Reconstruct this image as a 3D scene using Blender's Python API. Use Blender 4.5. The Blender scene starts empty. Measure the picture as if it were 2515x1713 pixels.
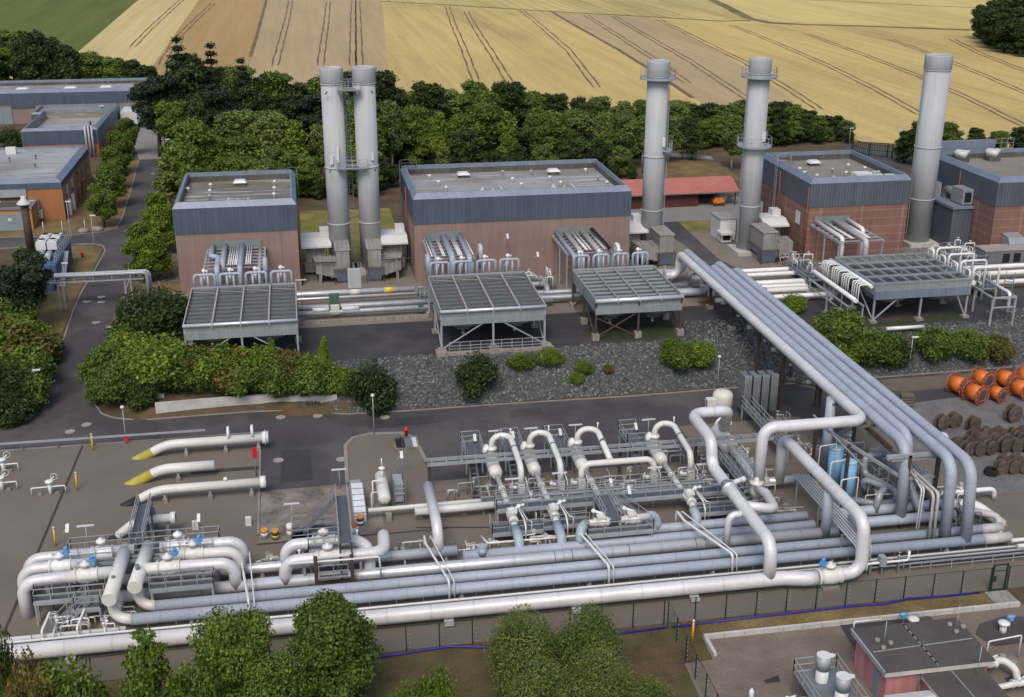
import bpy, bmesh, math, random
from math import sin, cos, pi, radians, sqrt, floor
from mathutils import Vector as V, Matrix

S = bpy.context.scene
COL = S.collection
random.seed(7)

# ------------------------------------------------------------------ camera model (pixels of a 2515 x 1713 frame)
IW, IH, FPX, CH = 2515.0, 1713.0, 2914.8, 50.0
_p, _r, _y = radians(20.738), radians(.127), radians(10.148)
FW = V((sin(_y)*cos(_p), cos(_y)*cos(_p), -sin(_p)))
_rt = V((cos(_y), -sin(_y), 0)); _up = _rt.cross(FW)
RT = _rt*cos(_r) + _up*sin(_r)
UP = -_rt*sin(_r) + _up*cos(_r)
def ray(px, py): return RT*((px-IW/2)/FPX) - UP*((py-IH/2)/FPX) + FW
def U(px, py, z=0.0):
    d = ray(px, py); return V((0, 0, CH)) + d*((z-CH)/d.z)
def UY(px, py, y):
    d = ray(px, py); return V((0, 0, CH)) + d*(y/d.y)
def UX(px, py, x):
    d = ray(px, py); return V((0, 0, CH)) + d*(x/d.x)
def PXY(p):
    d = V(p)-V((0, 0, CH)); w = d.dot(FW)
    return IW/2+FPX*d.dot(RT)/w, IH/2-FPX*d.dot(UP)/w
def k3(x0, y0, a, b): return x0+a/3.598, y0+b/3.598
def k7(x0, y0, a, b): return x0+a/7.197, y0+b/7.197
def k4(x0, y0, a, b): return x0+a/4.072, y0+b/4.072

# ------------------------------------------------------------------ terrain
PZ = 3.5
def lerp(a, b, t): return a+(b-a)*max(0., min(1., t))
def gz(x, y):
    y0 = lerp(116.2, 113.9, (x+6)/10.)
    L = lerp(6.4, 34., (-16-x)/7.)
    return PZ*max(0., min(1., (y-y0)/L))
def G(px, py):
    z = 0.
    for _ in range(30):
        p = U(px, py, z); z = z*.5+gz(p.x, p.y)*.5
    p = U(px, py, z); return V((p.x, p.y, gz(p.x, p.y)))

# ------------------------------------------------------------------ materials
MATS = {}
def nodes(name):
    m = bpy.data.materials.new(name); m.use_nodes = True
    nt = m.node_tree; b = nt.nodes['Principled BSDF']
    MATS[name] = m
    return m, nt, nt.nodes, nt.links, b
def lnk(L, a, b): L.new(a, b)
def ramp(N, pts, interp='LINEAR'):
    r = N.new('ShaderNodeValToRGB'); r.color_ramp.interpolation = interp
    e = r.color_ramp.elements
    while len(e) > 1: e.remove(e[-1])
    e[0].position = pts[0][0]; e[0].color = (*pts[0][1], 1)
    for p, c in pts[1:]:
        q = e.new(p); q.color = (*c, 1)
    return r
def mul(c, k): return tuple(max(0, min(1, v*k)) for v in c)
def pmat(name, col, rough=.6, metal=0., var=.12, sc=.6, fine=.08, fsc=9., bump=0., spec=.4, streak=0., dirt=None, dirtamt=.5, seam=None, coord='pos'):
    """surface with two scales of tone variation, optional rain streaks, dirt patches and jacket seams along UV"""
    m, nt, N, L, b = nodes(name)
    geo = N.new('ShaderNodeNewGeometry'); pos = geo.outputs['Position']
    n1 = N.new('ShaderNodeTexNoise'); n1.inputs['Scale'].default_value = sc; n1.inputs['Detail'].default_value = 5
    lnk(L, pos, n1.inputs['Vector'])
    r1 = ramp(N, [(.28, mul(col, 1-var)), (.72, mul(col, 1+var))]); lnk(L, n1.outputs['Fac'], r1.inputs['Fac'])
    c = r1.outputs['Color']
    n2 = N.new('ShaderNodeTexNoise'); n2.inputs['Scale'].default_value = fsc; n2.inputs['Detail'].default_value = 3
    lnk(L, pos, n2.inputs['Vector'])
    r2 = ramp(N, [(.3, (1-fine,)*3), (.7, (1+0*fine,)*3)]); lnk(L, n2.outputs['Fac'], r2.inputs['Fac'])
    mx = N.new('ShaderNodeMixRGB'); mx.blend_type = 'MULTIPLY'; mx.inputs[0].default_value = 1
    lnk(L, c, mx.inputs[1]); lnk(L, r2.outputs['Color'], mx.inputs[2]); c = mx.outputs['Color']
    if streak:
        mp = N.new('ShaderNodeMapping'); mp.inputs['Scale'].default_value = (2.2, 2.2, .12); lnk(L, pos, mp.inputs['Vector'])
        n3 = N.new('ShaderNodeTexNoise'); n3.inputs['Scale'].default_value = 1.6; n3.inputs['Detail'].default_value = 4
        lnk(L, mp.outputs['Vector'], n3.inputs['Vector'])
        r3 = ramp(N, [(.35, (1-streak,)*3), (.65, (1, 1, 1))]); lnk(L, n3.outputs['Fac'], r3.inputs['Fac'])
        mx = N.new('ShaderNodeMixRGB'); mx.blend_type = 'MULTIPLY'; mx.inputs[0].default_value = 1
        lnk(L, c, mx.inputs[1]); lnk(L, r3.outputs['Color'], mx.inputs[2]); c = mx.outputs['Color']
    if dirt:
        n4 = N.new('ShaderNodeTexNoise'); n4.inputs['Scale'].default_value = sc*.6; n4.inputs['Detail'].default_value = 8; n4.inputs['Roughness'].default_value = .65
        ad = N.new('ShaderNodeVectorMath'); ad.inputs[1].default_value = (31.7, 12.1, 5.3); lnk(L, pos, ad.inputs[0]); lnk(L, ad.outputs[0], n4.inputs['Vector'])
        r4 = ramp(N, [(.48, (0,)*3), (.62, (dirtamt,)*3)]); lnk(L, n4.outputs['Fac'], r4.inputs['Fac'])
        mx = N.new('ShaderNodeMixRGB'); mx.blend_type = 'MIX'
        lnk(L, r4.outputs['Color'], mx.inputs[0]); lnk(L, c, mx.inputs[1]); mx.inputs[2].default_value = (*dirt, 1); c = mx.outputs['Color']
    if seam:
        uv = N.new('ShaderNodeTexCoord'); sx = N.new('ShaderNodeSeparateXYZ'); lnk(L, uv.outputs['UV'], sx.inputs[0])
        fl = N.new('ShaderNodeMath'); fl.operation = 'FLOOR'; lnk(L, sx.outputs['X'], fl.inputs[0])
        wn = N.new('ShaderNodeTexWhiteNoise'); wn.noise_dimensions = '1D'; lnk(L, fl.outputs[0], wn.inputs['W'])
        r5 = ramp(N, [(0, (1-seam*.35,)*3), (1, (1, 1, 1))]); lnk(L, wn.outputs['Value'], r5.inputs['Fac'])
        fr = N.new('ShaderNodeMath'); fr.operation = 'FRACT'; lnk(L, sx.outputs['X'], fr.inputs[0])
        r6 = ramp(N, [(0, (1-seam,)*3), (.05, (1-seam,)*3), (.075, (1, 1, 1))]); lnk(L, fr.outputs[0], r6.inputs['Fac'])
        for r in (r5, r6):
            mx = N.new('ShaderNodeMixRGB'); mx.blend_type = 'MULTIPLY'; mx.inputs[0].default_value = 1
            lnk(L, c, mx.inputs[1]); lnk(L, r.outputs['Color'], mx.inputs[2]); c = mx.outputs['Color']
    lnk(L, c, b.inputs['Base Color'])
    b.inputs['Roughness'].default_value = rough; b.inputs['Metallic'].default_value = metal
    b.inputs['Specular IOR Level'].default_value = spec
    if bump:
        bp = N.new('ShaderNodeBump'); bp.inputs['Strength'].default_value = bump; bp.inputs['Distance'].default_value = .05
        lnk(L, n2.outputs['Fac'], bp.inputs['Height']); lnk(L, bp.outputs['Normal'], b.inputs['Normal'])
    return m

# ------------------------------------------------------------------ mesh builder
class MB:
    def __init__(s): s.v = []; s.f = []; s.uv = []; s.sm = []; s.mi = []; s.cur = 0
    def face(s, idx, uv=None, smooth=False):
        s.f.append(tuple(idx)); s.uv.append(uv); s.sm.append(smooth); s.mi.append(s.cur)
    def add(s, p): s.v.append(tuple(p)); return len(s.v)-1
    def quad(s, a, b, c, d, uv=None):
        i = len(s.v); s.v += [tuple(a), tuple(b), tuple(c), tuple(d)]; s.face((i, i+1, i+2, i+3), uv); return s
    def box(s, c, d, rz=0., tilt=None):
        c = V(c); hx, hy, hz = d[0]/2, d[1]/2, d[2]/2; i = len(s.v); M = Matrix.Rotation(rz, 3, 'Z')
        if tilt is not None: M = M @ tilt
        for z in (-hz, hz):
            for x, y in ((-hx, -hy), (hx, -hy), (hx, hy), (-hx, hy)): s.v.append(tuple(c+M@V((x, y, z))))
        for f in ((3, 2, 1, 0), (4, 5, 6, 7), (0, 1, 5, 4), (1, 2, 6, 5), (2, 3, 7, 6), (3, 0, 4, 7)): s.face([i+q for q in f])
        return s
    def bb(s, x0, x1, y0, y1, z0, z1): return s.box(((x0+x1)/2, (y0+y1)/2, (z0+z1)/2), (abs(x1-x0), abs(y1-y0), abs(z1-z0)))
    def beam(s, a, b, w, h=None):
        """box bar from a to b"""
        a = V(a); b = V(b); h = h or w; d = (b-a); ln = d.length
        if ln < 1e-6: return s
        d /= ln; side = d.cross(V((0, 0, 1)))
        if side.length < 1e-3: side = V((1, 0, 0))
        side.normalize(); up = side.cross(d); i = len(s.v)
        for p in (a, b):
            for x, y in ((-1, -1), (1, -1), (1, 1), (-1, 1)): s.v.append(tuple(p+side*(x*w/2)+up*(y*h/2)))
        for f in ((3, 2, 1, 0), (4, 5, 6, 7), (0, 1, 5, 4), (1, 2, 6, 5), (2, 3, 7, 6), (3, 0, 4, 7)): s.face([i+q for q in f])
        return s
    def prism(s, poly, z0, z1):
        n = len(poly); i = len(s.v)
        for z in (z0, z1):
            for p in poly: s.v.append((p[0], p[1], z))
        s.face([i+n-1-j for j in range(n)]); s.face([i+n+j for j in range(n)])
        for j in range(n): s.face((i+j, i+(j+1) % n, i+n+(j+1) % n, i+n+j))
        return s
    def cyl(s, a, b, r, r2=None, n=14, caps=True, ul=None):
        a = V(a); b = V(b); r2 = r if r2 is None else r2
        return s.sweep([a, b], [r, r2], n, caps, ul=ul)
    def sweep(s, pts, rad, n=14, caps=True, us=None, ul=None):
        """tube through points with a radius each"""
        m = len(pts); pts = [V(p) for p in pts]
        if not isinstance(rad, (list, tuple)): rad = [rad]*m
        T = []
        for i in range(m):
            t = (pts[min(i+1, m-1)]-pts[max(i-1, 0)])
            T.append(t.normalized() if t.length > 1e-9 else V((0, 0, 1)))
        nv = T[0].cross(V((0, 0, 1)))
        if nv.length < .05: nv = V((1, 0, 0))
        nv.normalize(); base = len(s.v)
        if us is None:
            us = [0.]; seg = ul or 1.2
            for i in range(1, m): us.append(us[-1]+(pts[i]-pts[i-1]).length/seg)
        for i in range(m):
            if i: nv = (nv-T[i]*nv.dot(T[i])); nv.normalize()
            bv = T[i].cross(nv)
            for j in range(n):
                a = 2*pi*j/n; s.v.append(tuple(pts[i]+(nv*cos(a)+bv*sin(a))*rad[i]))
        for i in range(m-1):
            for j in range(n):
                j2 = (j+1) % n
                s.face((base+i*n+j, base+i*n+j2, base+(i+1)*n+j2, base+(i+1)*n+j),
                       ((us[i], j/n), (us[i], (j+1)/n), (us[i+1], (j+1)/n), (us[i+1], j/n)), True)
        if caps:
            s.face([base+n-1-j for j in range(n)]); s.face([base+(m-1)*n+j for j in range(n)])
        return s
    def pipe(s, pts, r, bend=None, n=16, caps=True, ul=1.2, gore=.22, dome=False):
        """pipe along a polyline with round elbows; elbow gores get short seams in UV"""
        pts = [V(p) for p in pts]; bend = bend or r*2.2
        out = [pts[0]]; us = [0.]
        def push(p, seg):
            us.append(us[-1]+(p-out[-1]).length/seg); out.append(p)
        for i in range(1, len(pts)-1):
            a, p, b = pts[i-1], pts[i], pts[i+1]
            da = (a-p).normalized(); db = (b-p).normalized()
            ang = da.angle(db)
            if ang > pi-.02: push(p, ul); continue
            t = min(bend/math.tan(ang/2), (a-p).length*.499 if i > 1 else (a-p).length*.98, (b-p).length*.499 if i < len(pts)-2 else (b-p).length*.98)
            rr = t*math.tan(ang/2)
            s0 = p+da*t; s1 = p+db*t
            c = p+(da+db).normalized()*(rr/sin(ang/2))
            push(s0, ul); e0 = s0-c; e1 = s1-c; tot = e0.angle(e1); k = max(4, int(tot/.2))
            ax = e0.cross(e1).normalized()
            for q in range(1, k+1):
                push(c+Matrix.Rotation(tot*q/k, 3, ax)@e0, gore)
        push(pts[-1], ul)
        rad = [r]*len(out)
        if dome:
            d = (out[-1]-out[-2]).normalized(); e = out[-1]
            for f, g in ((.35, .93), (.55, .78), (.68, .5), (.72, .12)):
                out.append(e+d*(r*f)); rad.append(r*g); us.append(us[-1]+.01)
        return s.sweep(out, rad, n, caps, us)
    def sphere(s, c, r, n=12, m=8, sz=(1, 1, 1)):
        c = V(c); b = len(s.v)
        for i in range(m+1):
            t = pi*i/m
            for j in range(n):
                a = 2*pi*j/n; s.v.append((c.x+r*sz[0]*sin(t)*cos(a), c.y+r*sz[1]*sin(t)*sin(a), c.z+r*sz[2]*cos(t)))
        for i in range(m):
            for j in range(n): s.face((b+i*n+j, b+(i+1)*n+j, b+(i+1)*n+(j+1) % n, b+i*n+(j+1) % n), None, True)
        return s
    def lathe(s, c, prof, n=20, axis='Z'):
        """revolve (radius, height) pairs about an axis through c"""
        c = V(c); b = len(s.v)
        for r, h in prof:
            for j in range(n):
                a = 2*pi*j/n; x, y = r*cos(a), r*sin(a)
                s.v.append(tuple(c+(V((x, y, h)) if axis == 'Z' else V((h, x, y)) if axis == 'X' else V((x, h, y)) if axis == 'Y' else axis@V((x, y, h)))))
        for i in range(len(prof)-1):
            for j in range(n): s.face((b+i*n+j, b+i*n+(j+1) % n, b+(i+1)*n+(j+1) % n, b+(i+1)*n+j), None, True)
        if prof[0][0] > 1e-4: s.face([b+n-1-j for j in range(n)])
        if prof[-1][0] > 1e-4: s.face([b+(len(prof)-1)*n+j for j in range(n)])
        return s
    def ring(s, c, R, r, n=20, m=5, axis='Z', a0=0., a1=2*pi):
        pts = []
        for j in range(n+1):
            a = a0+(a1-a0)*j/n
            d = V((R*cos(a), R*sin(a), 0)) if axis == 'Z' else V((0, R*cos(a), R*sin(a))) if axis == 'X' else V((R*cos(a), 0, R*sin(a)))
            pts.append(V(c)+d)
        return s.sweep(pts, r, m, False)
    def rail(s, pts, h=1.1, step=1.5, r=.028, rails=(1., .55), toe=True):
        pts = [V(p) for p in pts]; up = V((0, 0, 1))
        for a, b in zip(pts[:-1], pts[1:]):
            ln = (b-a).length; k = max(1, round(ln/step))
            for i in range(k+1):
                p = a.lerp(b, i/k); s.beam(p, p+up*h, r*2)
            for q in rails: s.beam(a+up*h*q, b+up*h*q, r*1.8)
            if toe: s.beam(a+up*.07, b+up*.07, r*.8, .14)
        return s
    def stairs(s, a, b, w=.9, n=None):
        """flight of steps from a (low) to b (high)"""
        a = V(a); b = V(b); n = n or max(3, int((b.z-a.z)/.2)); d = (b-a); d.z = 0; d.normalize(); side = V((-d.y, d.x, 0))*(w/2)
        for sg in (-1, 1): s.beam(a+side*sg, b+side*sg, .06, .2)
        for i in range(1, n+1):
            p = a.lerp(b, i/n); s.beam(p-side, p+side, .24, .04)
        for sg in (-1, 1):
            o = side*sg+V((0, 0, 1.0)); s.beam(a+o, b+o, .05); s.beam(a+side*sg+V((0, 0, .5)), b+side*sg+V((0, 0, .5)), .04)
            for t in (0, .5, 1): p = a.lerp(b, t)+side*sg; s.beam(p, p+V((0, 0, 1)), .05)
        return s
    def build(s, name, mat, parent=None, loc=None, smooth=None, base=False):
        """link as one mesh object; vertices are world coordinates unless the parent was made at the origin"""
        org = V(loc) if loc is not None else (V(ORG.get(parent.name, (0, 0, 0))) if parent else None)
        if org is None:
            xs = [v[0] for v in s.v]; ys = [v[1] for v in s.v]; zs = [v[2] for v in s.v]
            org = V(((min(xs)+max(xs))/2, (min(ys)+max(ys))/2, min(zs)))
        me = bpy.data.meshes.new(name)
        me.from_pydata([(v[0]-org.x, v[1]-org.y, v[2]-org.z) for v in s.v], [], s.f)
        mats = mat if isinstance(mat, (list, tuple)) else [mat]
        for q in mats: me.materials.append(MATS[q] if isinstance(q, str) else q)
        me.polygons.foreach_set('use_smooth', [bool(q) if smooth is None else smooth for q in s.sm])
        if len(mats) > 1: me.polygons.foreach_set('material_index', s.mi)
        if any(u is not None for u in s.uv):
            ul = me.uv_layers.new(name='UVMap'); data = []
            for f, u in zip(s.f, s.uv):
                if u is None: data += [.5, .5]*len(f)
                else:
                    for q in u: data += [q[0], q[1]]
            ul.data.foreach_set('uv', data)
        me.update()
        o = bpy.data.objects.new(name, me); COL.objects.link(o)
        if parent: o.parent = parent
        else: o.location = org
        ORG[o.name] = tuple(org)
        return o
ORG = {}
def thing(name, label, cat, loc=(0, 0, 0), group=None, rz=0.):
    o = bpy.data.objects.new(name, None); COL.objects.link(o); o.empty_display_size = .3
    o.location = loc; o.rotation_euler = (0, 0, rz); o['label'] = label; o['category'] = cat
    if group: o['group'] = group
    ORG[o.name] = tuple(loc); return o
def local(o):
    """children of this thing are modelled in its own coordinates"""
    ORG[o.name] = (0, 0, 0); return o
def tag(o, label, cat, group=None, kind=None):
    o['label'] = label; o['category'] = cat
    if group: o['group'] = group
    if kind: o['kind'] = kind
    return o
def struct(o): o['kind'] = 'structure'; return o
def dup(root, loc, rz=0., label=None, group=None, sc=None):
    r = root.copy(); COL.objects.link(r); r.location = loc; r.rotation_euler = (0, 0, rz)
    if sc is not None: r.scale = sc if isinstance(sc, (tuple, list)) else (sc, sc, sc)
    if label: r['label'] = label
    if group: r['group'] = group
    for ch in list(root.children):
        c = ch.copy(); COL.objects.link(c); c.parent = r
        for g in list(ch.children):
            d = g.copy(); COL.objects.link(d); d.parent = c
    return r
ORD = ['first', 'second', 'third', 'fourth', 'fifth', 'sixth', 'seventh', 'eighth', 'ninth', 'tenth', 'eleventh', 'twelfth', 'thirteenth', 'fourteenth', 'fifteenth', 'sixteenth', 'seventeenth', 'eighteenth', 'nineteenth', 'twentieth']
def ordn(i):
    if i < 20: return ORD[i]
    t = ['twenty', 'thirty', 'forty', 'fifty', 'sixty'][(i+1)//10-2]
    return t+'-'+ORD[(i+1) % 10-1] if (i+1) % 10 else {20: 'twentieth', 30: 'thirtieth', 40: 'fortieth', 50: 'fiftieth', 60: 'sixtieth'}[i+1]

# clip a polygon by an axis-aligned cell, for sheets draped on the terrain
def _clip(poly, ax, val, keep_lt):
    out = []
    for i in range(len(poly)):
        a, b = poly[i], poly[(i+1) % len(poly)]
        ia = (a[ax] <= val) if keep_lt else (a[ax] >= val); ib = (b[ax] <= val) if keep_lt else (b[ax] >= val)
        if ia: out.append(a)
        if ia != ib:
            t = (val-a[ax])/(b[ax]-a[ax]); out.append((a[0]+(b[0]-a[0])*t, a[1]+(b[1]-a[1])*t))
    return out
def drape(name, poly, mat, dz=.03, cell=2., zf=gz, kind=True):
    poly = [(p[0], p[1]) for p in poly]; mb = MB()
    x0 = floor(min(p[0] for p in poly)/cell)*cell; x1 = max(p[0] for p in poly)
    y0 = floor(min(p[1] for p in poly)/cell)*cell; y1 = max(p[1] for p in poly)
    x = x0
    while x < x1:
        strip = _clip(_clip(poly, 0, x, False), 0, x+cell, True)
        if len(strip) > 2:
            y = y0
            while y < y1:
                c = _clip(_clip(strip, 1, y, False), 1, y+cell, True)
                if len(c) > 2:
                    ar = sum(c[i][0]*c[(i+1) % len(c)][1]-c[(i+1) % len(c)][0]*c[i][1] for i in range(len(c)))/2
                    if abs(ar) > 1e-4:
                        if ar < 0: c = c[::-1]
                        i0 = len(mb.v)
                        for q in c: mb.v.append((q[0], q[1], zf(q[0], q[1])+dz))
                        mb.face(list(range(i0, i0+len(c))))
                y += cell
        x += cell
    if not mb.f: return None
    o = mb.build(name, mat, loc=(0, 0, 0))
    return struct(o) if kind else o
def kerb(name, pts, w=.18, h=.12, mat='kerb_concrete', closed=False):
    mb = MB(); pts = [V((p[0], p[1], 0)) for p in pts]; seq = []
    for a, b in zip(pts[:-1], pts[1:]):
        k = max(1, int((b-a).length/1.5))
        for i in range(k): seq.append(a.lerp(b, i/k))
    seq.append(pts[-1])
    rings = []
    for i, p in enumerate(seq):
        t = (seq[min(i+1, len(seq)-1)]-seq[max(i-1, 0)]).normalized(); n = V((-t.y, t.x, 0))*(w/2)
        zz = gz(p.x, p.y)
        rings.append([mb.add((p.x-n.x, p.y-n.y, zz-.05)), mb.add((p.x-n.x, p.y-n.y, zz+h)), mb.add((p.x+n.x, p.y+n.y, zz+h)), mb.add((p.x+n.x, p.y+n.y, zz-.05))])
    for a, b in zip(rings[:-1], rings[1:]):
        for q in range(3): mb.face((a[q], b[q], b[q+1], a[q+1]))
    return struct(mb.build(name, mat, loc=(0, 0, 0)))
# ------------------------------------------------------------------ surface materials
pmat('asphalt', (.066, .061, .063), .9, var=.24, sc=.22, fine=.25, fsc=14, dirt=(.115, .103, .095), dirtamt=.5)
pmat('asphalt_dark', (.042, .040, .043), .88, var=.22, sc=.22, fine=.25, fsc=12, dirt=(.085, .072, .062), dirtamt=.6)
pmat('paving_brown', (.168, .142, .112), .9, var=.10, sc=.14, fine=.2, fsc=10, dirt=(.115, .105, .085), dirtamt=.45)
pmat('paving_grey', (.235, .222, .205), .9, var=.10, sc=.2, fine=.15, fsc=8, dirt=(.17, .16, .14), dirtamt=.4)
pmat('paving_beige', (.205, .18, .145), .9, var=.12, sc=.25, fine=.18, fsc=9, dirt=(.13, .115, .09), dirtamt=.4)
pmat('concrete', (.30, .275, .245), .85, var=.14, sc=.8, fine=.12, fsc=6, streak=.35)
pmat('concrete_pale', (.47, .45, .42), .85, var=.1, sc=.8, fine=.1, fsc=6, dirt=(.25, .22, .2), dirtamt=.4)
pmat('stained_slab', (.22, .185, .155), .85, var=.22, sc=.7, fine=.15, fsc=5, dirt=(.075, .062, .055), dirtamt=.85)
pmat('kerb_concrete', (.25, .225, .20), .9, var=.15, sc=.6, fine=.15, fsc=5)
pmat('dry_grass', (.20, .145, .055), .95, var=.35, sc=.35, fine=.45, fsc=7, dirt=(.105, .065, .034), dirtamt=.75, bump=.6)
pmat('lawn_grass', (.19, .175, .040), .95, var=.3, sc=.4, fine=.35, fsc=7, dirt=(.26, .19, .075), dirtamt=.7, bump=.5)
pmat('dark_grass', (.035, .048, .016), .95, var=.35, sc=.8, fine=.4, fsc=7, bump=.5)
pmat('brown_scrub', (.115, .078, .042), .95, var=.35, sc=.3, fine=.4, fsc=5, dirt=(.06, .058, .024), dirtamt=.7, bump=.6)
pmat('forest_floor', (.055, .042, .026), .95, var=.4, sc=.2, fine=.4, fsc=3, dirt=(.05, .06, .02), dirtamt=.6)
pmat('gravel', (.17, .165, .16), .9, var=.2, sc=.5, fine=.4, fsc=6, bump=.8)
pmat('manhole_cover', (.30, .27, .25), .8, var=.1)
def field_mat(name, col, tint, lines_dir, freq, amt):
    m, nt, N, L, b = nodes(name)
    geo = N.new('ShaderNodeNewGeometry')
    n1 = N.new('ShaderNodeTexNoise'); n1.inputs['Scale'].default_value = .018; n1.inputs['Detail'].default_value = 7; n1.inputs['Roughness'].default_value = .62
    mp = N.new('ShaderNodeMapping'); mp.inputs['Rotation'].default_value = (0, 0, -lines_dir); mp.inputs['Scale'].default_value = (1.6, .28, 1)
    lnk(L, geo.outputs['Position'], mp.inputs['Vector']); lnk(L, mp.outputs['Vector'], n1.inputs['Vector'])
    r1 = ramp(N, [(.32, mul(tint, 1)), (.5, col), (.72, mul(col, 1.12))]); lnk(L, n1.outputs['Fac'], r1.inputs['Fac'])
    mp2 = N.new('ShaderNodeMapping'); mp2.inputs['Rotation'].default_value = (0, 0, -lines_dir); mp2.inputs['Scale'].default_value = (freq, .01, 1)
    lnk(L, geo.outputs['Position'], mp2.inputs['Vector'])
    n2 = N.new('ShaderNodeTexNoise'); n2.inputs['Scale'].default_value = 1.; n2.inputs['Detail'].default_value = 3; lnk(L, mp2.outputs['Vector'], n2.inputs['Vector'])
    r2 = ramp(N, [(.35, (1-amt,)*3), (.65, (1, 1, 1))]); lnk(L, n2.outputs['Fac'], r2.inputs['Fac'])
    n3 = N.new('ShaderNodeTexNoise'); n3.inputs['Scale'].default_value = .9; n3.inputs['Detail'].default_value = 5; lnk(L, geo.outputs['Position'], n3.inputs['Vector'])
    r3 = ramp(N, [(.3, (.84,)*3), (.7, (1, 1, 1))]); lnk(L, n3.outputs['Fac'], r3.inputs['Fac'])
    c = r1.outputs['Color']
    for r in (r2, r3):
        mx = N.new('ShaderNodeMixRGB'); mx.blend_type = 'MULTIPLY'; mx.inputs[0].default_value = 1
        lnk(L, c, mx.inputs[1]); lnk(L, r.outputs['Color'], mx.inputs[2]); c = mx.outputs['Color']
    lnk(L, c, b.inputs['Base Color']); b.inputs['Roughness'].default_value = .95; b.inputs['Specular IOR Level'].default_value = .15
field_mat('meadow', (.125, .145, .032), (.10, .125, .028), -.6, .3, .15)
field_mat('straw_pale', (0.564, 0.438, 0.198), (0.482, 0.370, 0.168), -.35, .5, .12)
field_mat('straw_tan', (0.402, 0.270, 0.114), (0.336, 0.224, 0.095), -.2, .5, .10)
field_mat('straw_pink', (0.444, 0.330, 0.174), (0.386, 0.280, 0.146), -.05, .5, .10)
field_mat('straw_gold', (0.552, 0.414, 0.162), (0.414, 0.302, 0.123), .3, .5, .14)
field_mat('straw_swath', (0.588, 0.462, 0.186), (0.482, 0.370, 0.140), 1.1, 1.3, .38)
field_mat('straw_far', (0.600, 0.474, 0.186), (0.504, 0.392, 0.146), 1.25, .4, .12)
pmat('tramline_soil', (.17, .112, .055), .95, var=.3, sc=.2, fine=.3, fsc=2)
pmat('verge_grass', (.19, .145, .05), .95, var=.35, sc=.1, fine=.4, fsc=1.5)

# ------------------------------------------------------------------ base terrain: one sheet out to the horizon
def axis(near0, near1, step, far0, far1):
    a = []; v = near0
    while v <= near1+1e-6: a.append(v); v += step
    lo, hi, d = near0, near1, step
    while lo > far0: d *= 1.7; lo -= d; a.insert(0, lo)
    d = step
    while hi < far1: d *= 1.7; hi += d; a.append(hi)
    return a
def terrain():
    xs = axis(-70, 110, 2., -3000, 3000); ys = axis(30, 180, 2., -1500, 4000)
    mb = MB()
    for y in ys:
        for x in xs: mb.v.append((x, y, gz(x, y)))
    n = len(xs)
    for j in range(len(ys)-1):
        for i in range(n-1): mb.face((j*n+i, j*n+i+1, (j+1)*n+i+1, (j+1)*n+i))
    struct(mb.build('ground', 'brown_scrub', loc=(0, 0, 0)))
terrain()
M2 = 1.0822
def fpts(pts): return [U(x*M2, y*M2, PZ) for x, y in pts]
def flat(name, pts, mat, dz): return drape(name, pts, mat, dz, 60.)
flat('far_fields', [(-1400, 300), (1500, 300), (2600, 3600), (-2600, 3600)], 'straw_far', .04)
flat('green_meadow', fpts([(-120, 150), (-260, -40), (365, -40), (315, 0), (185, 112), (140, 150)]), 'meadow', .09)
flat('wheat_field', fpts([(140, 150), (185, 112), (315, 0), (365, -40), (505, -40), (452, 0), (340, 160), (300, 200), (140, 200)]), 'straw_pale', .10)
flat('wheat_field', fpts([(300, 200), (340, 160), (452, 0), (505, -40), (622, -40), (606, 0), (560, 175), (555, 215), (300, 215)]), 'straw_tan', .10)
flat('wheat_field', fpts([(555, 215), (560, 175), (606, 0), (622, -40), (872, -40), (867, 6), (885, 190), (892, 240), (555, 240)]), 'straw_pink', .10)
flat('wheat_field', fpts([(892, 240), (885, 190), (867, 6), (1000, 13), (1254, 29), (1400, 110), (1570, 222), (1620, 255), (892, 255)]), 'straw_gold', .10)
flat('wheat_field', fpts([(1620, 255), (1570, 222), (1400, 110), (1254, 29), (1474, 41), (1640, 122), (1760, 200), (1835, 258), (1900, 320), (1720, 320)]), 'straw_pink', .10)
flat('wheat_field', fpts([(1900, 320), (1835, 258), (1760, 200), (1640, 122), (1474, 41), (1640, 51), (1760, 56), (1900, 59), (2200, 71), (2500, 90), (2600, 360)]), 'straw_gold', .10)
flat('stubble_field', fpts([(867, 5), (872, -40), (1500, -40), (1612, 1), (1702, 47), (1640, 50), (1474, 40), (1254, 28), (1000, 12)]), 'straw_swath', .10)
flat('stubble_field', fpts([(1612, 0), (1540, -40), (2700, -40), (2700, 70), (2200, 66), (1900, 54), (1760, 52), (1702, 46)]), 'straw_far', .10)
def strip(name, pts, w, mat, dz=.16):
    q = fpts(pts); mb = MB(); rows = []
    for i, p in enumerate(q):
        t = (q[min(i+1, len(q)-1)]-q[max(i-1, 0)]).normalized(); n = V((-t.y, t.x, 0))*(w/2)
        rows.append((mb.add((p.x-n.x, p.y-n.y, PZ+dz)), mb.add((p.x+n.x, p.y+n.y, PZ+dz))))
    for a, b in zip(rows[:-1], rows[1:]): mb.face((a[0], a[1], b[1], b[0]))
    return struct(mb.build(name, mat, loc=(0, 0, 0)))
strip('field_verge', [(866, 4), (1000, 11), (1254, 27), (1474, 39), (1640, 49), (1702, 48)], 2.2, 'verge_grass')
strip('field_verge', [(1600, -6), (1640, 12), (1700, 43), (1750, 53), (1830, 57), (1950, 60), (2090, 65), (2250, 71), (2400, 78)], 4.5, 'verge_grass')
strip('field_verge', [(1760, -1), (1900, 3), (2100, 14), (2250, 20)], 2.0, 'tramline_soil')
strip('field_verge', [(1254, 29), (1310, 62), (1400, 112), (1500, 175), (1572, 224)], 1.3, 'tramline_soil', .17)
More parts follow.
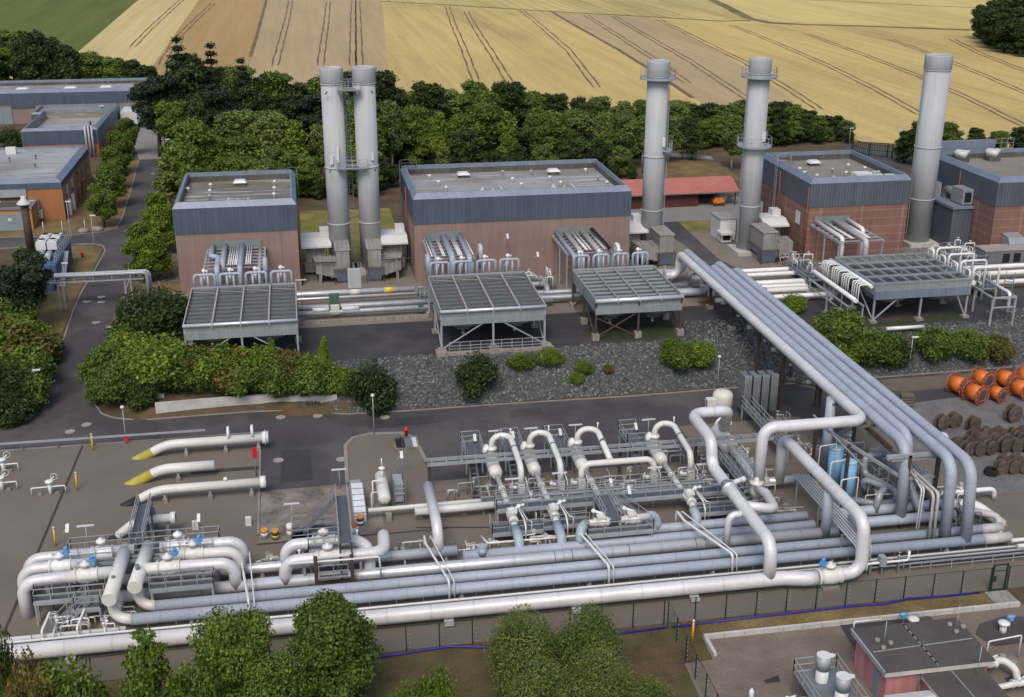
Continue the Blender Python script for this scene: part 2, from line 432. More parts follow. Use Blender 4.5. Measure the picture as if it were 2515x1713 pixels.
strip('field_verge', [(605, 0), (597, 30), (585, 75), (568, 130)], 1.2, 'tramline_soil', .17)
TR = [[(413, 0), (384, 26), (345, 62), (300, 108)], [(484, 8), (445, 45), (400, 90), (365, 150)],
      [(660, 2), (653, 40), (640, 90), (624, 150)], [(745, 6), (741, 50), (735, 90), (727, 150)], [(803, 2), (801, 40), (801, 90), (800, 150)], [(812, 2), (814, 60), (816, 150)],
      [(1015, 16), (1030, 60), (1052, 110), (1080, 185)], [(1058, 28), (1085, 75), (1118, 125), (1160, 195)],
      [(1185, 26), (1230, 62), (1290, 115), (1355, 200)],
      [(1330, 36), (1400, 80), (1480, 132), (1560, 190)], [(1390, 37), (1480, 90), (1570, 142), (1680, 215), (1760, 265)],
      [(1492, 44), (1580, 88), (1690, 142), (1800, 210), (1860, 250)], [(1660, 58), (1760, 98), (1880, 150), (1990, 205), (2090, 262)],
      [(1830, 78), (1960, 125), (2080, 172), (2200, 225), (2330, 290)], [(2020, 90), (2130, 130), (2240, 175), (2380, 235)], [(2160, 90), (2230, 125), (2320, 160), (2420, 190)]]
def tram(pts):
    q = fpts(pts)
    mb = MB()
    for off in (-.95, .95):
        rows = []
        dense = []
        for a, b in zip(q[:-1], q[1:]):
            for i in range(8): dense.append(a.lerp(b, i/8))
        dense.append(q[-1])
        for i, p in enumerate(dense):
            t = (dense[min(i+1, len(dense)-1)]-dense[max(i-1, 0)]).normalized(); n = V((-t.y, t.x, 0))
            c = p+n*(off+.12*sin(i*1.7+off)); w = .24+.09*sin(i*2.3)
            rows.append((mb.add((c.x-n.x*w, c.y-n.y*w, PZ+.15)), mb.add((c.x+n.x*w, c.y+n.y*w, PZ+.15))))
        for a, b in zip(rows[:-1], rows[1:]): mb.face((a[0], a[1], b[1], b[0]))
    struct(mb.build('tramlines', 'tramline_soil', loc=(0, 0, 0)))
for t in TR: tram(t)

# ------------------------------------------------------------------ yards, roads, paving
def gp(pts): return [G(x, y) for x, y in pts]
flat_yard = [(-70, 71.6), (75, 71.6), (75, 100), (75, 112), (-70, 112)]
drape('yard_paving', flat_yard, 'paving_brown', .02, 4.)
# lower service road with its bay in front of the scrubber skid
back = gp([(0, 1053), (42, 1043), (83, 1021), (361, 1033), (500, 1022), (620, 1013), (700, 1010), (760, 1013), (856, 1019), (1000, 1011), (1240, 994), (1550, 975), (1857, 950), (2153, 929), (2420, 908), (2600, 893)])
road = [(-75, 111.0), (-18, 110.95), (-5.8, 110.8), (-5.6, 98.0), (2.2, 98.2), (2.4, 106.2), (3.2, 108.0), (5.0, 108.75), (8.2, 108.4), (9.4, 107.0), (10.0, 97), (46., 97.), (58, 106), (85, 109.4), (85, 113)]
drape('service_road', road+[(p.x, p.y-.02) for p in reversed(back)]+[(-75, 116)], 'asphalt', .05, 2.)
drape('skid_yard_paving', [(10.1, 95.), (49, 95.), (49, 105.2), (36, 105.0), (36, 97.2), (10.1, 97.2)], 'paving_brown', .08, 4.)
drape('stained_slab', [(-5.4, 88.5), (5.0, 88.5), (5.0, 98.2), (-5.4, 97.8)], 'stained_slab', .07, 2.)
# road climbing to the upper terrace on the left
right = gp([(233.5, 996), (235, 968), (250, 923), (269.6, 850), (294.6, 764.6), (314, 700.7), (345, 610), (372, 545), (397.4, 475.6), (415.5, 390.5)])
left = gp([(83, 1021), (108.4, 993), (133, 907), (150, 853), (180.7, 762), (216.8, 692), (236, 659), (258.5, 618), (254, 606), (232, 600), (166.8, 602), (0, 612), (-120, 618)])
left2 = gp([(-120, 590), (0, 585.4), (152.9, 581.2), (250, 571.5), (286, 561.7), (298.8, 539.5), (319.6, 475.6), (341.9, 393.3)])
ring = gp([(361, 1034), (328, 1033), (278, 1028), (250, 1018)])
drape('access_road', [(p.x, p.y) for p in left]+[(p.x, p.y) for p in left2]+[(p.x, p.y) for p in reversed(right)]+[(p.x, p.y) for p in reversed(ring)], 'asphalt', .065, 2.)
kerb('road_kerb', left[:9]); kerb('road_kerb', left[8:]); kerb('road_kerb', left2); kerb('road_kerb', list(ring[1:])+list(right))
kerb('road_kerb', back[3:]); kerb('road_kerb', back[:3])
kerb('road_kerb', [(-75, 110.9), (-5.7, 110.75), (-5.5, 90.)]); kerb('road_kerb', [(2.3, 98.2), (2.5, 106.2), (3.3, 107.9), (5.0, 108.6), (8.1, 108.3), (9.3, 107.0), (9.9, 101.3)], .35)
drape('workshop_forecourt', gp([(341.9, 393.3), (415.5, 390.5), (432, 330), (420, 296), (370, 296), (355, 300), (330, 340), (330, 360)]), 'paving_grey', .06, 4.)
# upper terrace
drape('upper_pad', [(-17, 120.4), (47, 120.4), (47, 131.5), (-17, 131.5)], 'asphalt_dark', .05, 2.)
drape('upper_paving', [(-17, 131.5), (47, 131.5), (47, 152), (-17, 152)], 'paving_beige', .04, 4.)
drape('upper_paving', [(-1, 147), (13.6, 147), (13.6, 158), (-1, 158)], 'paving_beige', .06, 4.)
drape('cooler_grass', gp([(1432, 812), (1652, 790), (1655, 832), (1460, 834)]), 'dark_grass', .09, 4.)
drape('upper_pad', gp([(1700, 850), (2600, 776), (2600, 700), (2200, 720), (1850, 745), (1640, 760), (1640, 850)]), 'asphalt_dark', .055, 3.)
drape('upper_paving', [(47, 133), (110, 133), (110, 152), (47, 152)], 'paving_beige', .045, 4.)
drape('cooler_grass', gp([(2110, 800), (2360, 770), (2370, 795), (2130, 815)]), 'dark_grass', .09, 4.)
drape('lawn', [(-.9, 158.2), (13.4, 158.2), (13.4, 187), (-.9, 187)], 'lawn_grass', .05, 4.)
drape('lawn', gp([(405, 470), (425, 395), (440, 396), (436, 560), (445, 720), (330, 700), (350, 610), (395, 520)]), 'dry_grass', .045, 2.)
drape('lawn', gp([(165, 606), (230, 604), (252, 612), (250, 618), (232, 655), (205, 700), (160, 800), (120, 900), (95, 985), (60, 1025), (0, 1040), (-100, 1045), (-100, 900), (0, 700), (100, 640)]), 'dry_grass', .045, 2.)
drape('lawn', gp([(-40, 585), (150, 580), (250, 570), (285, 560), (298, 538), (320, 470), (340, 395), (320, 395), (230, 500), (100, 545), (-40, 560)]), 'dry_grass', .045, 2.)
def t7(a, b): return k3(1240, 420, a, b)
drape('shed_yard', [G(*t7(*p)) for p in ((1100, 345), (1390, 325), (1720, 310), (2030, 230), (2300, 215), (2700, 260), (2350, 420), (1990, 432), (1530, 450), (1120, 475))], 'paving_grey', .05, 4.)
drape('plant_road', [G(*t7(*p)) for p in ((1350, 470), (1530, 452), (1620, 545), (1900, 790), (2050, 860), (1850, 870), (1560, 640), (1390, 520))], 'asphalt', .06, 3.)
drape('lawn', [G(*t7(*p)) for p in ((1530, 452), (1990, 433), (2010, 530), (1625, 545))], 'lawn_grass', .055, 3.)
drape('plant_paving', [G(*t7(*p)) for p in ((1625, 545), (2010, 532), (2330, 720), (2330, 850), (2060, 862), (1900, 790))], 'paving_beige', .056, 3.)
drape('plant_paving', [G(*t7(*p)) for p in ((1400, 530), (1560, 640), (1850, 870), (1480, 900), (1300, 700))], 'paving_beige', .057, 3.)
def t4(a, b): return k3(1875, 0, a, b)
drape('gate_road', [G(*t4(*p)) for p in ((690, 1290), (780, 1290), (1200, 1340), (1290, 1500), (1100, 1520), (930, 1420), (790, 1370))], 'asphalt', .05, 4.)
drape('back_path', [G(*k3(1240, 0, *p)) for p in ((350, 1235), (850, 1300), (1400, 1350), (1820, 1385), (1850, 1415), (1400, 1390), (850, 1335), (350, 1265))], 'paving_grey', .06, 4.)
drape('back_yard', [G(*k3(620, 0, *p)) for p in ((0, 1060), (340, 1080), (1300, 1090), (1560, 1110), (2303, 1230), (2303, 1290), (1700, 1290), (1240, 1150), (340, 1150), (0, 1140))], 'paving_grey', .055, 4.)
drape('rough_grass', [G(*k3(1240, 0, *p)) for p in ((1240, 1390), (1900, 1440), (2100, 1600), (1240, 1590))], 'dry_grass', .05, 4.)
# reel storage yard on the right, lower terrace
drape('reel_yard', [(57, 86), (100, 86), (100, 113.2), (50, 113.2), (50, 106), (57, 104)], 'gravel', .04, 4.)
pmat('packed_dirt', (.135, .108, .088), .95, var=.2, sc=.3, fine=.2, fsc=4)
drape('reel_yard_track', [(56, 109.6), (100, 109.6), (100, 113.2), (52, 113.2)], 'packed_dirt', .075, 4.)
# strip in front of the fence and the neighbouring pink station
pmat('front_grass', (.105, .072, .036), .95, 0, .35, .5, .45, 7, .6, .3, 0, (.075, .082, .022), .8)
drape('rough_grass', [(-70, 40), (100, 40), (100, 71.4), (-70, 71.4)], 'front_grass', .02, 4.)
pink = gp([(1722, 1562), (1751, 1622), (1682, 1632), (1720, 1720), (1760, 1790), (2700, 1790), (2700, 1466), (2494, 1487), (2200, 1517)])
m, nt, N, L, b = nodes('clay_pavers')
geo = N.new('ShaderNodeNewGeometry'); bk = N.new('ShaderNodeTexBrick'); bk.inputs['Scale'].default_value = 1.9
mp = N.new('ShaderNodeMapping'); mp.inputs['Rotation'].default_value = (0, 0, .785); lnk(L, geo.outputs['Position'], mp.inputs['Vector']); lnk(L, mp.outputs['Vector'], bk.inputs['Vector'])
bk.inputs['Color1'].default_value = (.245, .19, .145, 1); bk.inputs['Color2'].default_value = (.20, .155, .12, 1); bk.inputs['Mortar'].default_value = (.10, .085, .07, 1); bk.inputs['Mortar Size'].default_value = .03
n1 = N.new('ShaderNodeTexNoise'); n1.inputs['Scale'].default_value = .35; n1.inputs['Detail'].default_value = 6; lnk(L, geo.outputs['Position'], n1.inputs['Vector'])
r1 = ramp(N, [(.35, (.72, .7, .68)), (.65, (1.0, 1.0, 1.0))]); lnk(L, n1.outputs['Fac'], r1.inputs['Fac'])
mx = N.new('ShaderNodeMixRGB'); mx.blend_type = 'MULTIPLY'; mx.inputs[0].default_value = 1; lnk(L, bk.outputs['Color'], mx.inputs[1]); lnk(L, r1.outputs['Color'], mx.inputs[2])
lnk(L, mx.outputs['Color'], b.inputs['Base Color']); b.inputs['Roughness'].default_value = .9
drape('station_paving', pink, 'clay_pavers', .05, 3.)
for i, q in enumerate((((2062, 1537), (2260, 1505), (2290, 1520), (2290, 1600), (2100, 1600)), ((2405, 1535), (2470, 1515), (2540, 1520), (2560, 1575), (2440, 1590), (2395, 1560)), ((2465, 1668), (2540, 1655), (2560, 1690), (2490, 1690)))):
    drape('gravel_bed', gp(q), 'asphalt_dark', .09, 3.)
pmat('slot_drain', (.05, .043, .036), .9)
for a, b_, w in (((204, 1093), (8, 1560), .16), ((0, 1108), (640, 1066), .1), ((1022, 1298), (1225, 1297), .12), ((1098, 1300), (630, 1340), .1), ((470, 1162), (640, 1150), .6)):
    p, q = G(*a), G(*b_); n_ = V((-(q-p).y, (q-p).x, 0)).normalized()*(w/2); drape('slot_drain', [p-n_, q-n_, q+n_, p+n_], 'slot_drain', .085, 6.)
for pts in (((900, 1035), (1060, 1022), (1075, 1040), (905, 1055)), ((690, 1110), (760, 1105), (768, 1180), (690, 1186)), ((1250, 1010), (1330, 1002), (1336, 1018), (1254, 1028)), ((225, 700), (262, 700), (258, 740), (212, 740)), ((150, 930), (205, 925), (200, 965), (140, 975))): drape('asphalt_patch', gp(pts), 'asphalt_dark', .078, 4.)
def slab(x0, y0, a, s=3.598):
    c = [U(x0+p[0]/s, y0+p[1]/s, .1) for p in a]
    return c
struct(MB().prism([U(1876, 1672, .1), U(1911, 1659, .1), U(1917, 1673, .1), U(1884, 1677, .1)][::1], .0, .11).build('pit_cover', 'asphalt_dark'))

# ------------------------------------------------------------------ riprap slope and retaining walls
pmat('riprap_base', (.07, .072, .07), .95, var=.25, sc=1.2, fine=.4, fsc=5)
m, nt, N, L, b = nodes('riprap_stone')
geo = N.new('ShaderNodeNewGeometry'); r1 = ramp(N, [(0, (.05, .053, .053)), (.5, (.09, .095, .094)), (.85, (.135, .14, .136)), (1, (.22, .22, .21))])
lnk(L, geo.outputs['Random Per Island'], r1.inputs['Fac']); lnk(L, r1.outputs['Color'], b.inputs['Base Color']); b.inputs['Roughness'].default_value = .9
def rocks(areas, seed=3):
    rnd = random.Random(seed); mb = MB()
    base = [V(p).normalized() for p in ((1, 0, 0), (-1, 0, 0), (0, 1, 0), (0, -1, 0), (0, 0, 1), (0, 0, -1))]
    fs = ((0, 2, 4), (2, 1, 4), (1, 3, 4), (3, 0, 4), (2, 0, 5), (1, 2, 5), (3, 1, 5), (0, 3, 5))
    for (x0, x1, y0, y1, n, smin, smax) in areas:
        for _ in range(n):
            x = rnd.uniform(x0, x1); yb = lerp(116.3, 114.0, (x+6)/10.)
            y = rnd.uniform(max(y0, yb), y1); s = rnd.uniform(smin, smax)*rnd.uniform(.7, 1.1)
            M = Matrix.Rotation(rnd.uniform(0, 6.3), 3, V((rnd.uniform(-1, 1), rnd.uniform(-1, 1), rnd.uniform(-1, 1))).normalized())
            i0 = len(mb.v); z = gz(x, y)+s*.2
            for p in base:
                q = M@V((p.x*rnd.uniform(.7, 1.2), p.y*rnd.uniform(.6, 1.1), p.z*rnd.uniform(.5, .9)))*s
                mb.v.append((x+q.x, y+q.y, z+q.z))
            for f in fs: mb.face([i0+t for t in f])
    o = mb.build('riprap_stones', 'riprap_stone', loc=(0, 0, 0))
    tag(o, 'grey broken stone riprap covering the terrace slope', 'riprap', kind='stuff')
drape('riprap_slope', [(-2, 116.3), (4, 114.0), (110, 113.95), (110, 120.5), (-2, 120.5)], 'riprap_base', .03, 1.)
rocks([(-1.5, 56, 113.9, 120.4, 12500, .10, .25), (56, 100, 113.9, 120.4, 7000, .10, .25), (42.5, 56, 120.0, 126, 1200, .10, .25), (-22.5, -16.5, 150, 172, 500, .15, .3), (80, 100, 118, 124, 600, .15, .3)])
# ------------------------------------------------------------------ facade materials
def stripe_mat(name, col, pitch, amt, axis='h', rough=.55, metal=0., var=.1, streak=.2, line=.12, sc=.4, tone=.12, pitch2=None):
    """panels: thin joint lines and a slight tone change per panel, along the wall (h) or up it (z)"""
    m = pmat(name, col, rough, metal, var, sc, .08, 8., 0., .4, streak)
    nt = m.node_tree; N = nt.nodes; L = nt.links; b = N['Principled BSDF']
    geo = N.new('ShaderNodeNewGeometry'); sx = N.new('ShaderNodeSeparateXYZ'); lnk(L, geo.outputs['Position'], sx.inputs[0])
    c = b.inputs['Base Color'].links[0].from_socket
    def line_for(ax, p, a, ln, tn):
        nonlocal c
        if ax == 'h':
            ad = N.new('ShaderNodeMath'); ad.operation = 'ADD'; lnk(L, sx.outputs['X'], ad.inputs[0]); lnk(L, sx.outputs['Y'], ad.inputs[1]); v = ad.outputs[0]
        else: v = sx.outputs['Z']
        dv = N.new('ShaderNodeMath'); dv.operation = 'DIVIDE'; dv.inputs[1].default_value = p; lnk(L, v, dv.inputs[0])
        fr = N.new('ShaderNodeMath'); fr.operation = 'FRACT'; lnk(L, dv.outputs[0], fr.inputs[0])
        fl = N.new('ShaderNodeMath'); fl.operation = 'FLOOR'; lnk(L, dv.outputs[0], fl.inputs[0])
        wn = N.new('ShaderNodeTexWhiteNoise'); wn.noise_dimensions = '1D'; lnk(L, fl.outputs[0], wn.inputs['W'])
        r1 = ramp(N, [(0, (1-a,)*3), (ln, (1-a,)*3), (ln+.03, (1, 1, 1))]); lnk(L, fr.outputs[0], r1.inputs['Fac'])
        r2 = ramp(N, [(0, (1-tn,)*3), (1, (1, 1, 1))]); lnk(L, wn.outputs['Value'], r2.inputs['Fac'])
        for r in (r1, r2):
            mx = N.new('ShaderNodeMixRGB'); mx.blend_type = 'MULTIPLY'; mx.inputs[0].default_value = 1
            lnk(L, c, mx.inputs[1]); lnk(L, r.outputs['Color'], mx.inputs[2]); c = mx.outputs['Color']
    line_for(axis, pitch, amt, line, tone)
    if pitch2: line_for('z' if axis == 'h' else 'h', pitch2, amt*.8, .03, .06)
    lnk(L, c, b.inputs['Base Color'])
    return m
stripe_mat('blue_cladding', (.085, .110, .155), .5, .28, 'h', .5, .0, .10, .18, .08)
stripe_mat('blue_cladding_right', (.105, .128, .158), .42, .4, 'h', .5, .0, .10, .2, .22)
stripe_mat('rim_zinc', (.20, .235, .30), .55, .25, 'h', .45, .1, .08, .1, .06)
stripe_mat('pink_brick', (.285, .195, .168), .28, .14, 'z', .85, 0, .12, .12, .14, .25, .05, 7.2)
stripe_mat('red_brick', (.225, .125, .098), 1.15, -.55, 'z', .85, 0, .14, .12, .07, .3, .06, 6.)
stripe_mat('orange_brick', (.36, .150, .062), .3, .16, 'z', .85, 0, .13, .10, .14, .3, .05)
stripe_mat('ochre_brick', (.44, .23, .085), .3, .12, 'z', .85, 0, .12, .10, .14, .3, .05)
stripe_mat('shed_boards', (.105, .034, .026), .3, .3, 'z', .8, 0, .15, .1, .1)
stripe_mat('red_roof', (.46, .16, .125), .33, .16, 'h', .55, 0, .10, .12, .12)
stripe_mat('pink_plaster', (.53, .235, .235), 9., .05, 'h', .8, 0, .08, .22)
def roof_mat(name, base, wet, pale):
    m, nt, N, L, b = nodes(name); geo = N.new('ShaderNodeNewGeometry'); c = None
    for i, (scl, lo, hi, col) in enumerate((((.09, .09, 1), .42, .60, wet), ((.10, 1.1, 1), .52, .64, pale), ((.5, .5, 1), .56, .70, wet))):
        mp = N.new('ShaderNodeMapping'); mp.inputs['Scale'].default_value = scl; mp.inputs['Location'].default_value = (i*7.3, i*3.1, 0); lnk(L, geo.outputs['Position'], mp.inputs['Vector'])
        n = N.new('ShaderNodeTexNoise'); n.inputs['Scale'].default_value = 1.; n.inputs['Detail'].default_value = 6; n.inputs['Roughness'].default_value = .6; lnk(L, mp.outputs['Vector'], n.inputs['Vector'])
        r = ramp(N, [(lo, (0,)*3), (hi, (.8,)*3)]); lnk(L, n.outputs['Fac'], r.inputs['Fac'])
        mx = N.new('ShaderNodeMixRGB'); lnk(L, r.outputs['Color'], mx.inputs[0])
        if c is None: mx.inputs[1].default_value = (*base, 1)
        else: lnk(L, c, mx.inputs[1])
        mx.inputs[2].default_value = (*col, 1); c = mx.outputs['Color']
    lnk(L, c, b.inputs['Base Color']); b.inputs['Roughness'].default_value = .5
roof_mat('roof_felt', (.30, .285, .28), (.19, .165, .13), (.43, .42, .42))
roof_mat('roof_felt_brown', (.205, .185, .135), (.115, .095, .062), (.46, .45, .43))
pmat('roof_gravel', (.235, .225, .185), .9, 0, .10, .2, .2, 6, .2, .3, 0, (.13, .11, .08), .5)
pmat('bitumen', (.085, .078, .070), .9, 0, .16, .5, .2, 7, .2, .3, 0, (.06, .055, .05), .5)
pmat('parapet_dark', (.10, .095, .085), .8, 0, .25, .5, .1, 5, 0, .4, .3)
pmat('white_paint', (.62, .62, .61), .45, 0, .05, .8, .06, 6, 0, .45, .08)
pmat('galv', (.36, .375, .39), .5, .25, .12, .8, .1, 8)
pmat('galv_dark', (.17, .18, .19), .55, .2, .15, .8, .1, 8)
pmat('grating', (.125, .135, .15), .65, .2, .15, 1.2, .3, 16)
pmat('grey_paint', (.42, .43, .43), .5, 0, .08, .6, .06, 6, 0, .4, .12)
pmat('grey_box', (.33, .32, .31), .55, .1, .12, .6, .08, 6, 0, .4, .28, (.20, .15, .12), .5)
pmat('box_lid', (.33, .29, .275), .7, 0, .15, 1.2, .1, 6, 0, .4, 0, (.22, .19, .17), .5)
pmat('stack_grey', (.40, .41, .42), .7, 0, .06, .25, .05, 6, 0, .4, .10)
pmat('stack_soot', (.03, .028, .027), .9)
pmat('dark_void', (.012, .012, .014), .9)
pmat('window_glass', (.035, .042, .05), .12, 0, .1, .3, spec=.6)
pmat('blind_white', (.55, .54, .52), .6)
pmat('door_blue_grey', (.20, .25, .27), .55, 0, .08)
pmat('rust_steel', (.085, .058, .045), .8, .1, .25, 1.2, .2, 6, 0, .4, .2)
pmat('dark_pipe', (.05, .045, .045), .7)
pmat('red_brown', (.22, .07, .045), .7)
pmat('soft_blue_panel', (.095, .105, .15), .5)

def vent_cap(mb, x, y, z, h=.55, r=.16):
    mb.cyl((x, y, z), (x, y, z+h), r*.6, n=8); mb.lathe((x, y, z+h), [(r*1.5, -.05), (r*1.6, .1), (r*1.1, .22), (0, .25)], 10)
def skylight(par, x, y, z, w=1.4, name='roof_light'):
    o = MB().bb(x-w/2, x+w/2, y-w*.42, y+w*.42, z, z+.45).build(name, 'parapet_dark', par)
    mb = MB(); h = w/2+.18
    mb.v += [(x-h, y-h*.85, z+.45), (x+h, y-h*.85, z+.45), (x+h, y+h*.85, z+.45), (x-h, y+h*.85, z+.45), (x-h*.7, y-h*.6, z+.78), (x+h*.7, y-h*.6, z+.78), (x+h*.7, y+h*.6, z+.78), (x-h*.7, y+h*.6, z+.78)]
    for f in ((3, 2, 1, 0), (4, 5, 6, 7), (0, 1, 5, 4), (1, 2, 6, 5), (2, 3, 7, 6), (3, 0, 4, 7)): mb.face(f)
    mb.build('dome', 'white_paint', o); return o
def rimmed(par, x0, x1, y0, y1, zw, zc, zb, zl, inset, zr, wallm, cladm, rimm, roofm, zbase=PZ, inner='parapet_dark'):
    MB().bb(x0+.08, x1-.08, y0+.08, y1-.08, zbase-.6, zc).build('wall', wallm, par)
    mb = MB()
    def ringq(a, za, c, zc_):
        A = [(x0+a, y0+a, za), (x1-a, y0+a, za), (x1-a, y1-a, za), (x0+a, y1-a, za)]; B = [(x0+c, y0+c, zc_), (x1-c, y0+c, zc_), (x1-c, y1-c, zc_), (x0+c, y1-c, zc_)]
        for i in range(4): mb.quad(A[i], A[(i+1) % 4], B[(i+1) % 4], B[i])
    ringq(.08, zc, 0, zc-.002); ringq(0, zc-.002, 0, zb); mb.build('cladding', cladm, par)
    mb = MB()
    ringq(0, zb, inset, zl); ringq(inset, zl, inset+.22, zl); ringq(inset+.22, zl, inset+.25, zl-.55); mb.build('roof_rim', rimm, par)
    mb = MB(); ringq(inset+.25, zl-.55, inset+.28, zr-.1); mb.build('parapet', inner, par)
    a = inset+.26
    return MB().bb(x0+a, x1-a, y0+a, y1-a, zr-.15, zr).build('roof', roofm, par)
HY0, HY1 = 147.2, 165.4
def hall(x0, x1, label, wallm, cladm, roofm, y0=HY0, y1=HY1):
    t = thing('compressor_hall', label, 'building', ((x0+x1)/2, (y0+y1)/2, PZ), 'compressor halls')
    rimmed(t, x0, x1, y0, y1, PZ, 11.1, 14.35, 15.05, .5, 13.75, wallm, cladm, 'rim_zinc', roofm)
    return t
h1 = hall(-16.05, -1.0, 'small compressor hall with wet brown flat roof, leftmost of the four blue-topped halls', 'pink_brick', 'blue_cladding', 'roof_felt_brown')
h2 = hall(13.55, 42.2, 'widest compressor hall, pink brick under blue cladding, right of the twin stacks', 'pink_brick', 'blue_cladding', 'roof_felt')
h3 = hall(67.0, 81.6, 'red brick compressor hall with gravel roof, between the two rightmost stacks', 'red_brick', 'blue_cladding_right', 'roof_gravel')
h4 = hall(92.3, 112, 'red brick compressor hall cut off by the right photo edge', 'red_brick', 'blue_cladding_right', 'roof_gravel', 143.5, 162.5)
ZR = 13.75
# roof furniture of the halls
for h, lst in ((h1, ((-8.4, 161.8), (-13.6, 149.6), (-3.1, 149.6))), (h2, ((22.0, 161.6), (34.8, 161.6), (17.2, 149.4), (25.4, 149.6), (32.0, 149.5), (39.0, 149.6))), (h3, ((73.4, 161.), (70.0, 149.6), (80., 150.2)))):
    for x, y in lst: skylight(h, x, y, ZR)
for h, lst in ((h1, ((-12.2, 160.5), (-12.1, 157.), (-12., 153.8), (-12., 150.2), (-3.8, 161), (-3.8, 157.2), (-3.8, 153.6), (-3.8, 150.2), (-15, 158.6))), (h2, ((17.2, 161), (18, 157.2), (18.6, 153.6), (19.6, 149.4), (27.6, 162), (28.2, 157.4), (28.8, 154), (29.4, 149.6), (31.6, 161.6), (33.4, 157.4), (34.2, 154), (35.4, 149.6), (39.4, 161.4), (40, 156.6), (40.4, 153.2))), (h3, ((69.3, 154.6), (69.6, 157.), (70.2, 152.4), (72.0, 151.), (77.5, 158.2), (75, 153.5), (74, 155.8), (79, 156)))):
    for x, y in lst:
        mb = MB(); vent_cap(mb, x, y, ZR, .5, .17); mb.build('roof_vent', 'white_paint' if random.random() < .6 else 'galv', h)
def smoke_hatch(par, x, y, z):
    o = MB().bb(x-1.2, x+1.2, y-.9, y+.9, z, z+.25).build('smoke_hatch', 'grey_paint', par)
    MB().box((x-1.3, y, z+.55), (.12, 1.9, .5), 0, Matrix.Rotation(.5, 3, 'Y')).box((x+1.3, y, z+.55), (.12, 1.9, .5), 0, Matrix.Rotation(-.5, 3, 'Y')).build('flap', 'white_paint', o)
    pmat('yellow_paint', (.62, .46, .05), .6) if 'yellow_paint' not in MATS else None
    MB().cyl((x, y-.3, z+.25), (x, y-.3, z+.8), .12, n=8).cyl((x-.3, y-.3, z+.4), (x+.3, y-.3, z+.4), .07, n=8).build('opener', 'yellow_paint', o)
smoke_hatch(h1, -8.2, 150.6, ZR); smoke_hatch(h2, 24.4, 151.2, ZR); smoke_hatch(h2, 34.0, 151.4, ZR)
# air handling box on hall 3
MB().bb(75.2, 77.6, 150.6, 152.4, ZR, ZR+.9).bb(77.6, 79.0, 150.5, 152.2, ZR+.1, ZR+.8).build('air_unit', 'white_paint', h3)
for q in (0.4, .9): MB().cyl((77.7+q, 151.2, ZR+.8), (77.7+q, 151.2, ZR+1.15), .3, n=12).build('fan_cowl', 'galv', h3)
for x, y in ((96.2, 160), (101.2, 160)):
    o = MB().bb(x-.9, x+.9, y-.8, y+.8, ZR, ZR+.6).build('roof_fan', 'parapet_dark', h4)
    mb = MB(); mb.sweep([(x, y, ZR+.6), (x, y, ZR+1.6)], [.9, 1.3], 4); mb.build('cowl', 'white_paint', o)
MB().bb(94, 103, 162.6, 163.2, 14.2, 16.3).build('equipment_screen', 'rim_zinc', h4)
MB().rail([(103, 162.6, 14.9), (106, 162.6, 14.9)], 1.6, 1).build('roof_railing', 'galv', h4)
# ladders and down pipes
def ladder(mb, x, y, z0, z1, w=.5, dx=1, step=.4):
    sx, sy = (w/2, 0) if dx else (0, w/2)
    for s_ in (-1, 1): mb.beam((x+sx*s_, y+sy*s_, z0), (x+sx*s_, y+sy*s_, z1), .06)
    z = z0
    while z < z1: mb.beam((x-sx, y-sy, z), (x+sx, y+sy, z), .04); z += step
mb = MB(); ladder(mb, -.75, 160.5, PZ, 16, .6, 0); mb.rail([(-2, 161.2, 15), (-.8, 161.2, 15)], 1.1); mb.build('roof_ladder', 'galv_dark', h1)
mb = MB(); ladder(mb, 13.3, 163.5, PZ, 16, .6, 0); mb.rail([(13.6, 164, 15), (15.6, 164, 15), (15.6, 162.6, 15)], 1.0); mb.build('roof_ladder', 'galv_dark', h2)
mb = MB(); ladder(mb, 66.7, 158.5, PZ, 16, .6, 0); mb.rail([(67, 159.2, 15), (68.6, 159.2, 15), (68.6, 158, 15)], 1.0); mb.build('roof_ladder', 'galv', h3)
for h, x, y in ((h1, -.85, 148.2), (h2, 13.4, 156), (h3, 66.85, 147.2), (h3, 66.85, 157.2), (h4, 92.2, 153)):
    MB().cyl((x, y, PZ), (x, y, 14), .08, n=6).build('down_pipe', 'red_brown', h)
for y0, z0, z1 in ((149.6, 8.1, 9.9), (163.0, 5.2, 8.0)):
    w = MB().bb(66.9, 67.0, y0, y0+1.4, z0, z1).build('window', 'grey_paint', h3)
    MB().bb(66.86, 66.9, y0+.12, y0+1.28, z0+.12, z1-.12).build('pane', 'blind_white', w)
# ------------------------------------------------------------------ red shed
t = thing('open_shed', 'long low shed with red metal roof and open right bay behind the single stack', 'shed', (60, 182, PZ))
MB().bb(49, 62.7, 179.7, 184.6, PZ-.3, 6.0).bb(62.7, 67.6, 184.3, 184.6, PZ, 6.).build('wall', 'shed_boards', t)
MB().prism([(62.75, 179.8), (67.4, 179.8), (67.4, 184.3), (62.75, 184.3)], PZ+.02, PZ+.1).build('floor', 'paving_grey', t)
mb = MB()
for a, za, c, zc in ((179.0, 5.95, 183.3, 7.55), (183.3, 7.55, 187.2, 6.1)):
    mb.v += [(48.4, a, za), (69.4, a, za), (69.4, c, zc), (48.4, c, zc), (48.4, a, za-.14), (69.4, a, za-.14), (69.4, c, zc-.14), (48.4, c, zc-.14)]
    i = len(mb.v)-8
    for f in ((0, 1, 2, 3), (7, 6, 5, 4), (0, 4, 5, 1), (1, 5, 6, 2), (3, 7, 4, 0)): mb.face([i+q for q in f])
mb.build('roof', 'red_roof', t)
for x in (65.3, 68.8): MB().beam((x, 179.4, PZ), (x, 179.4, 6.), .16).build('post', 'rust_steel', t)
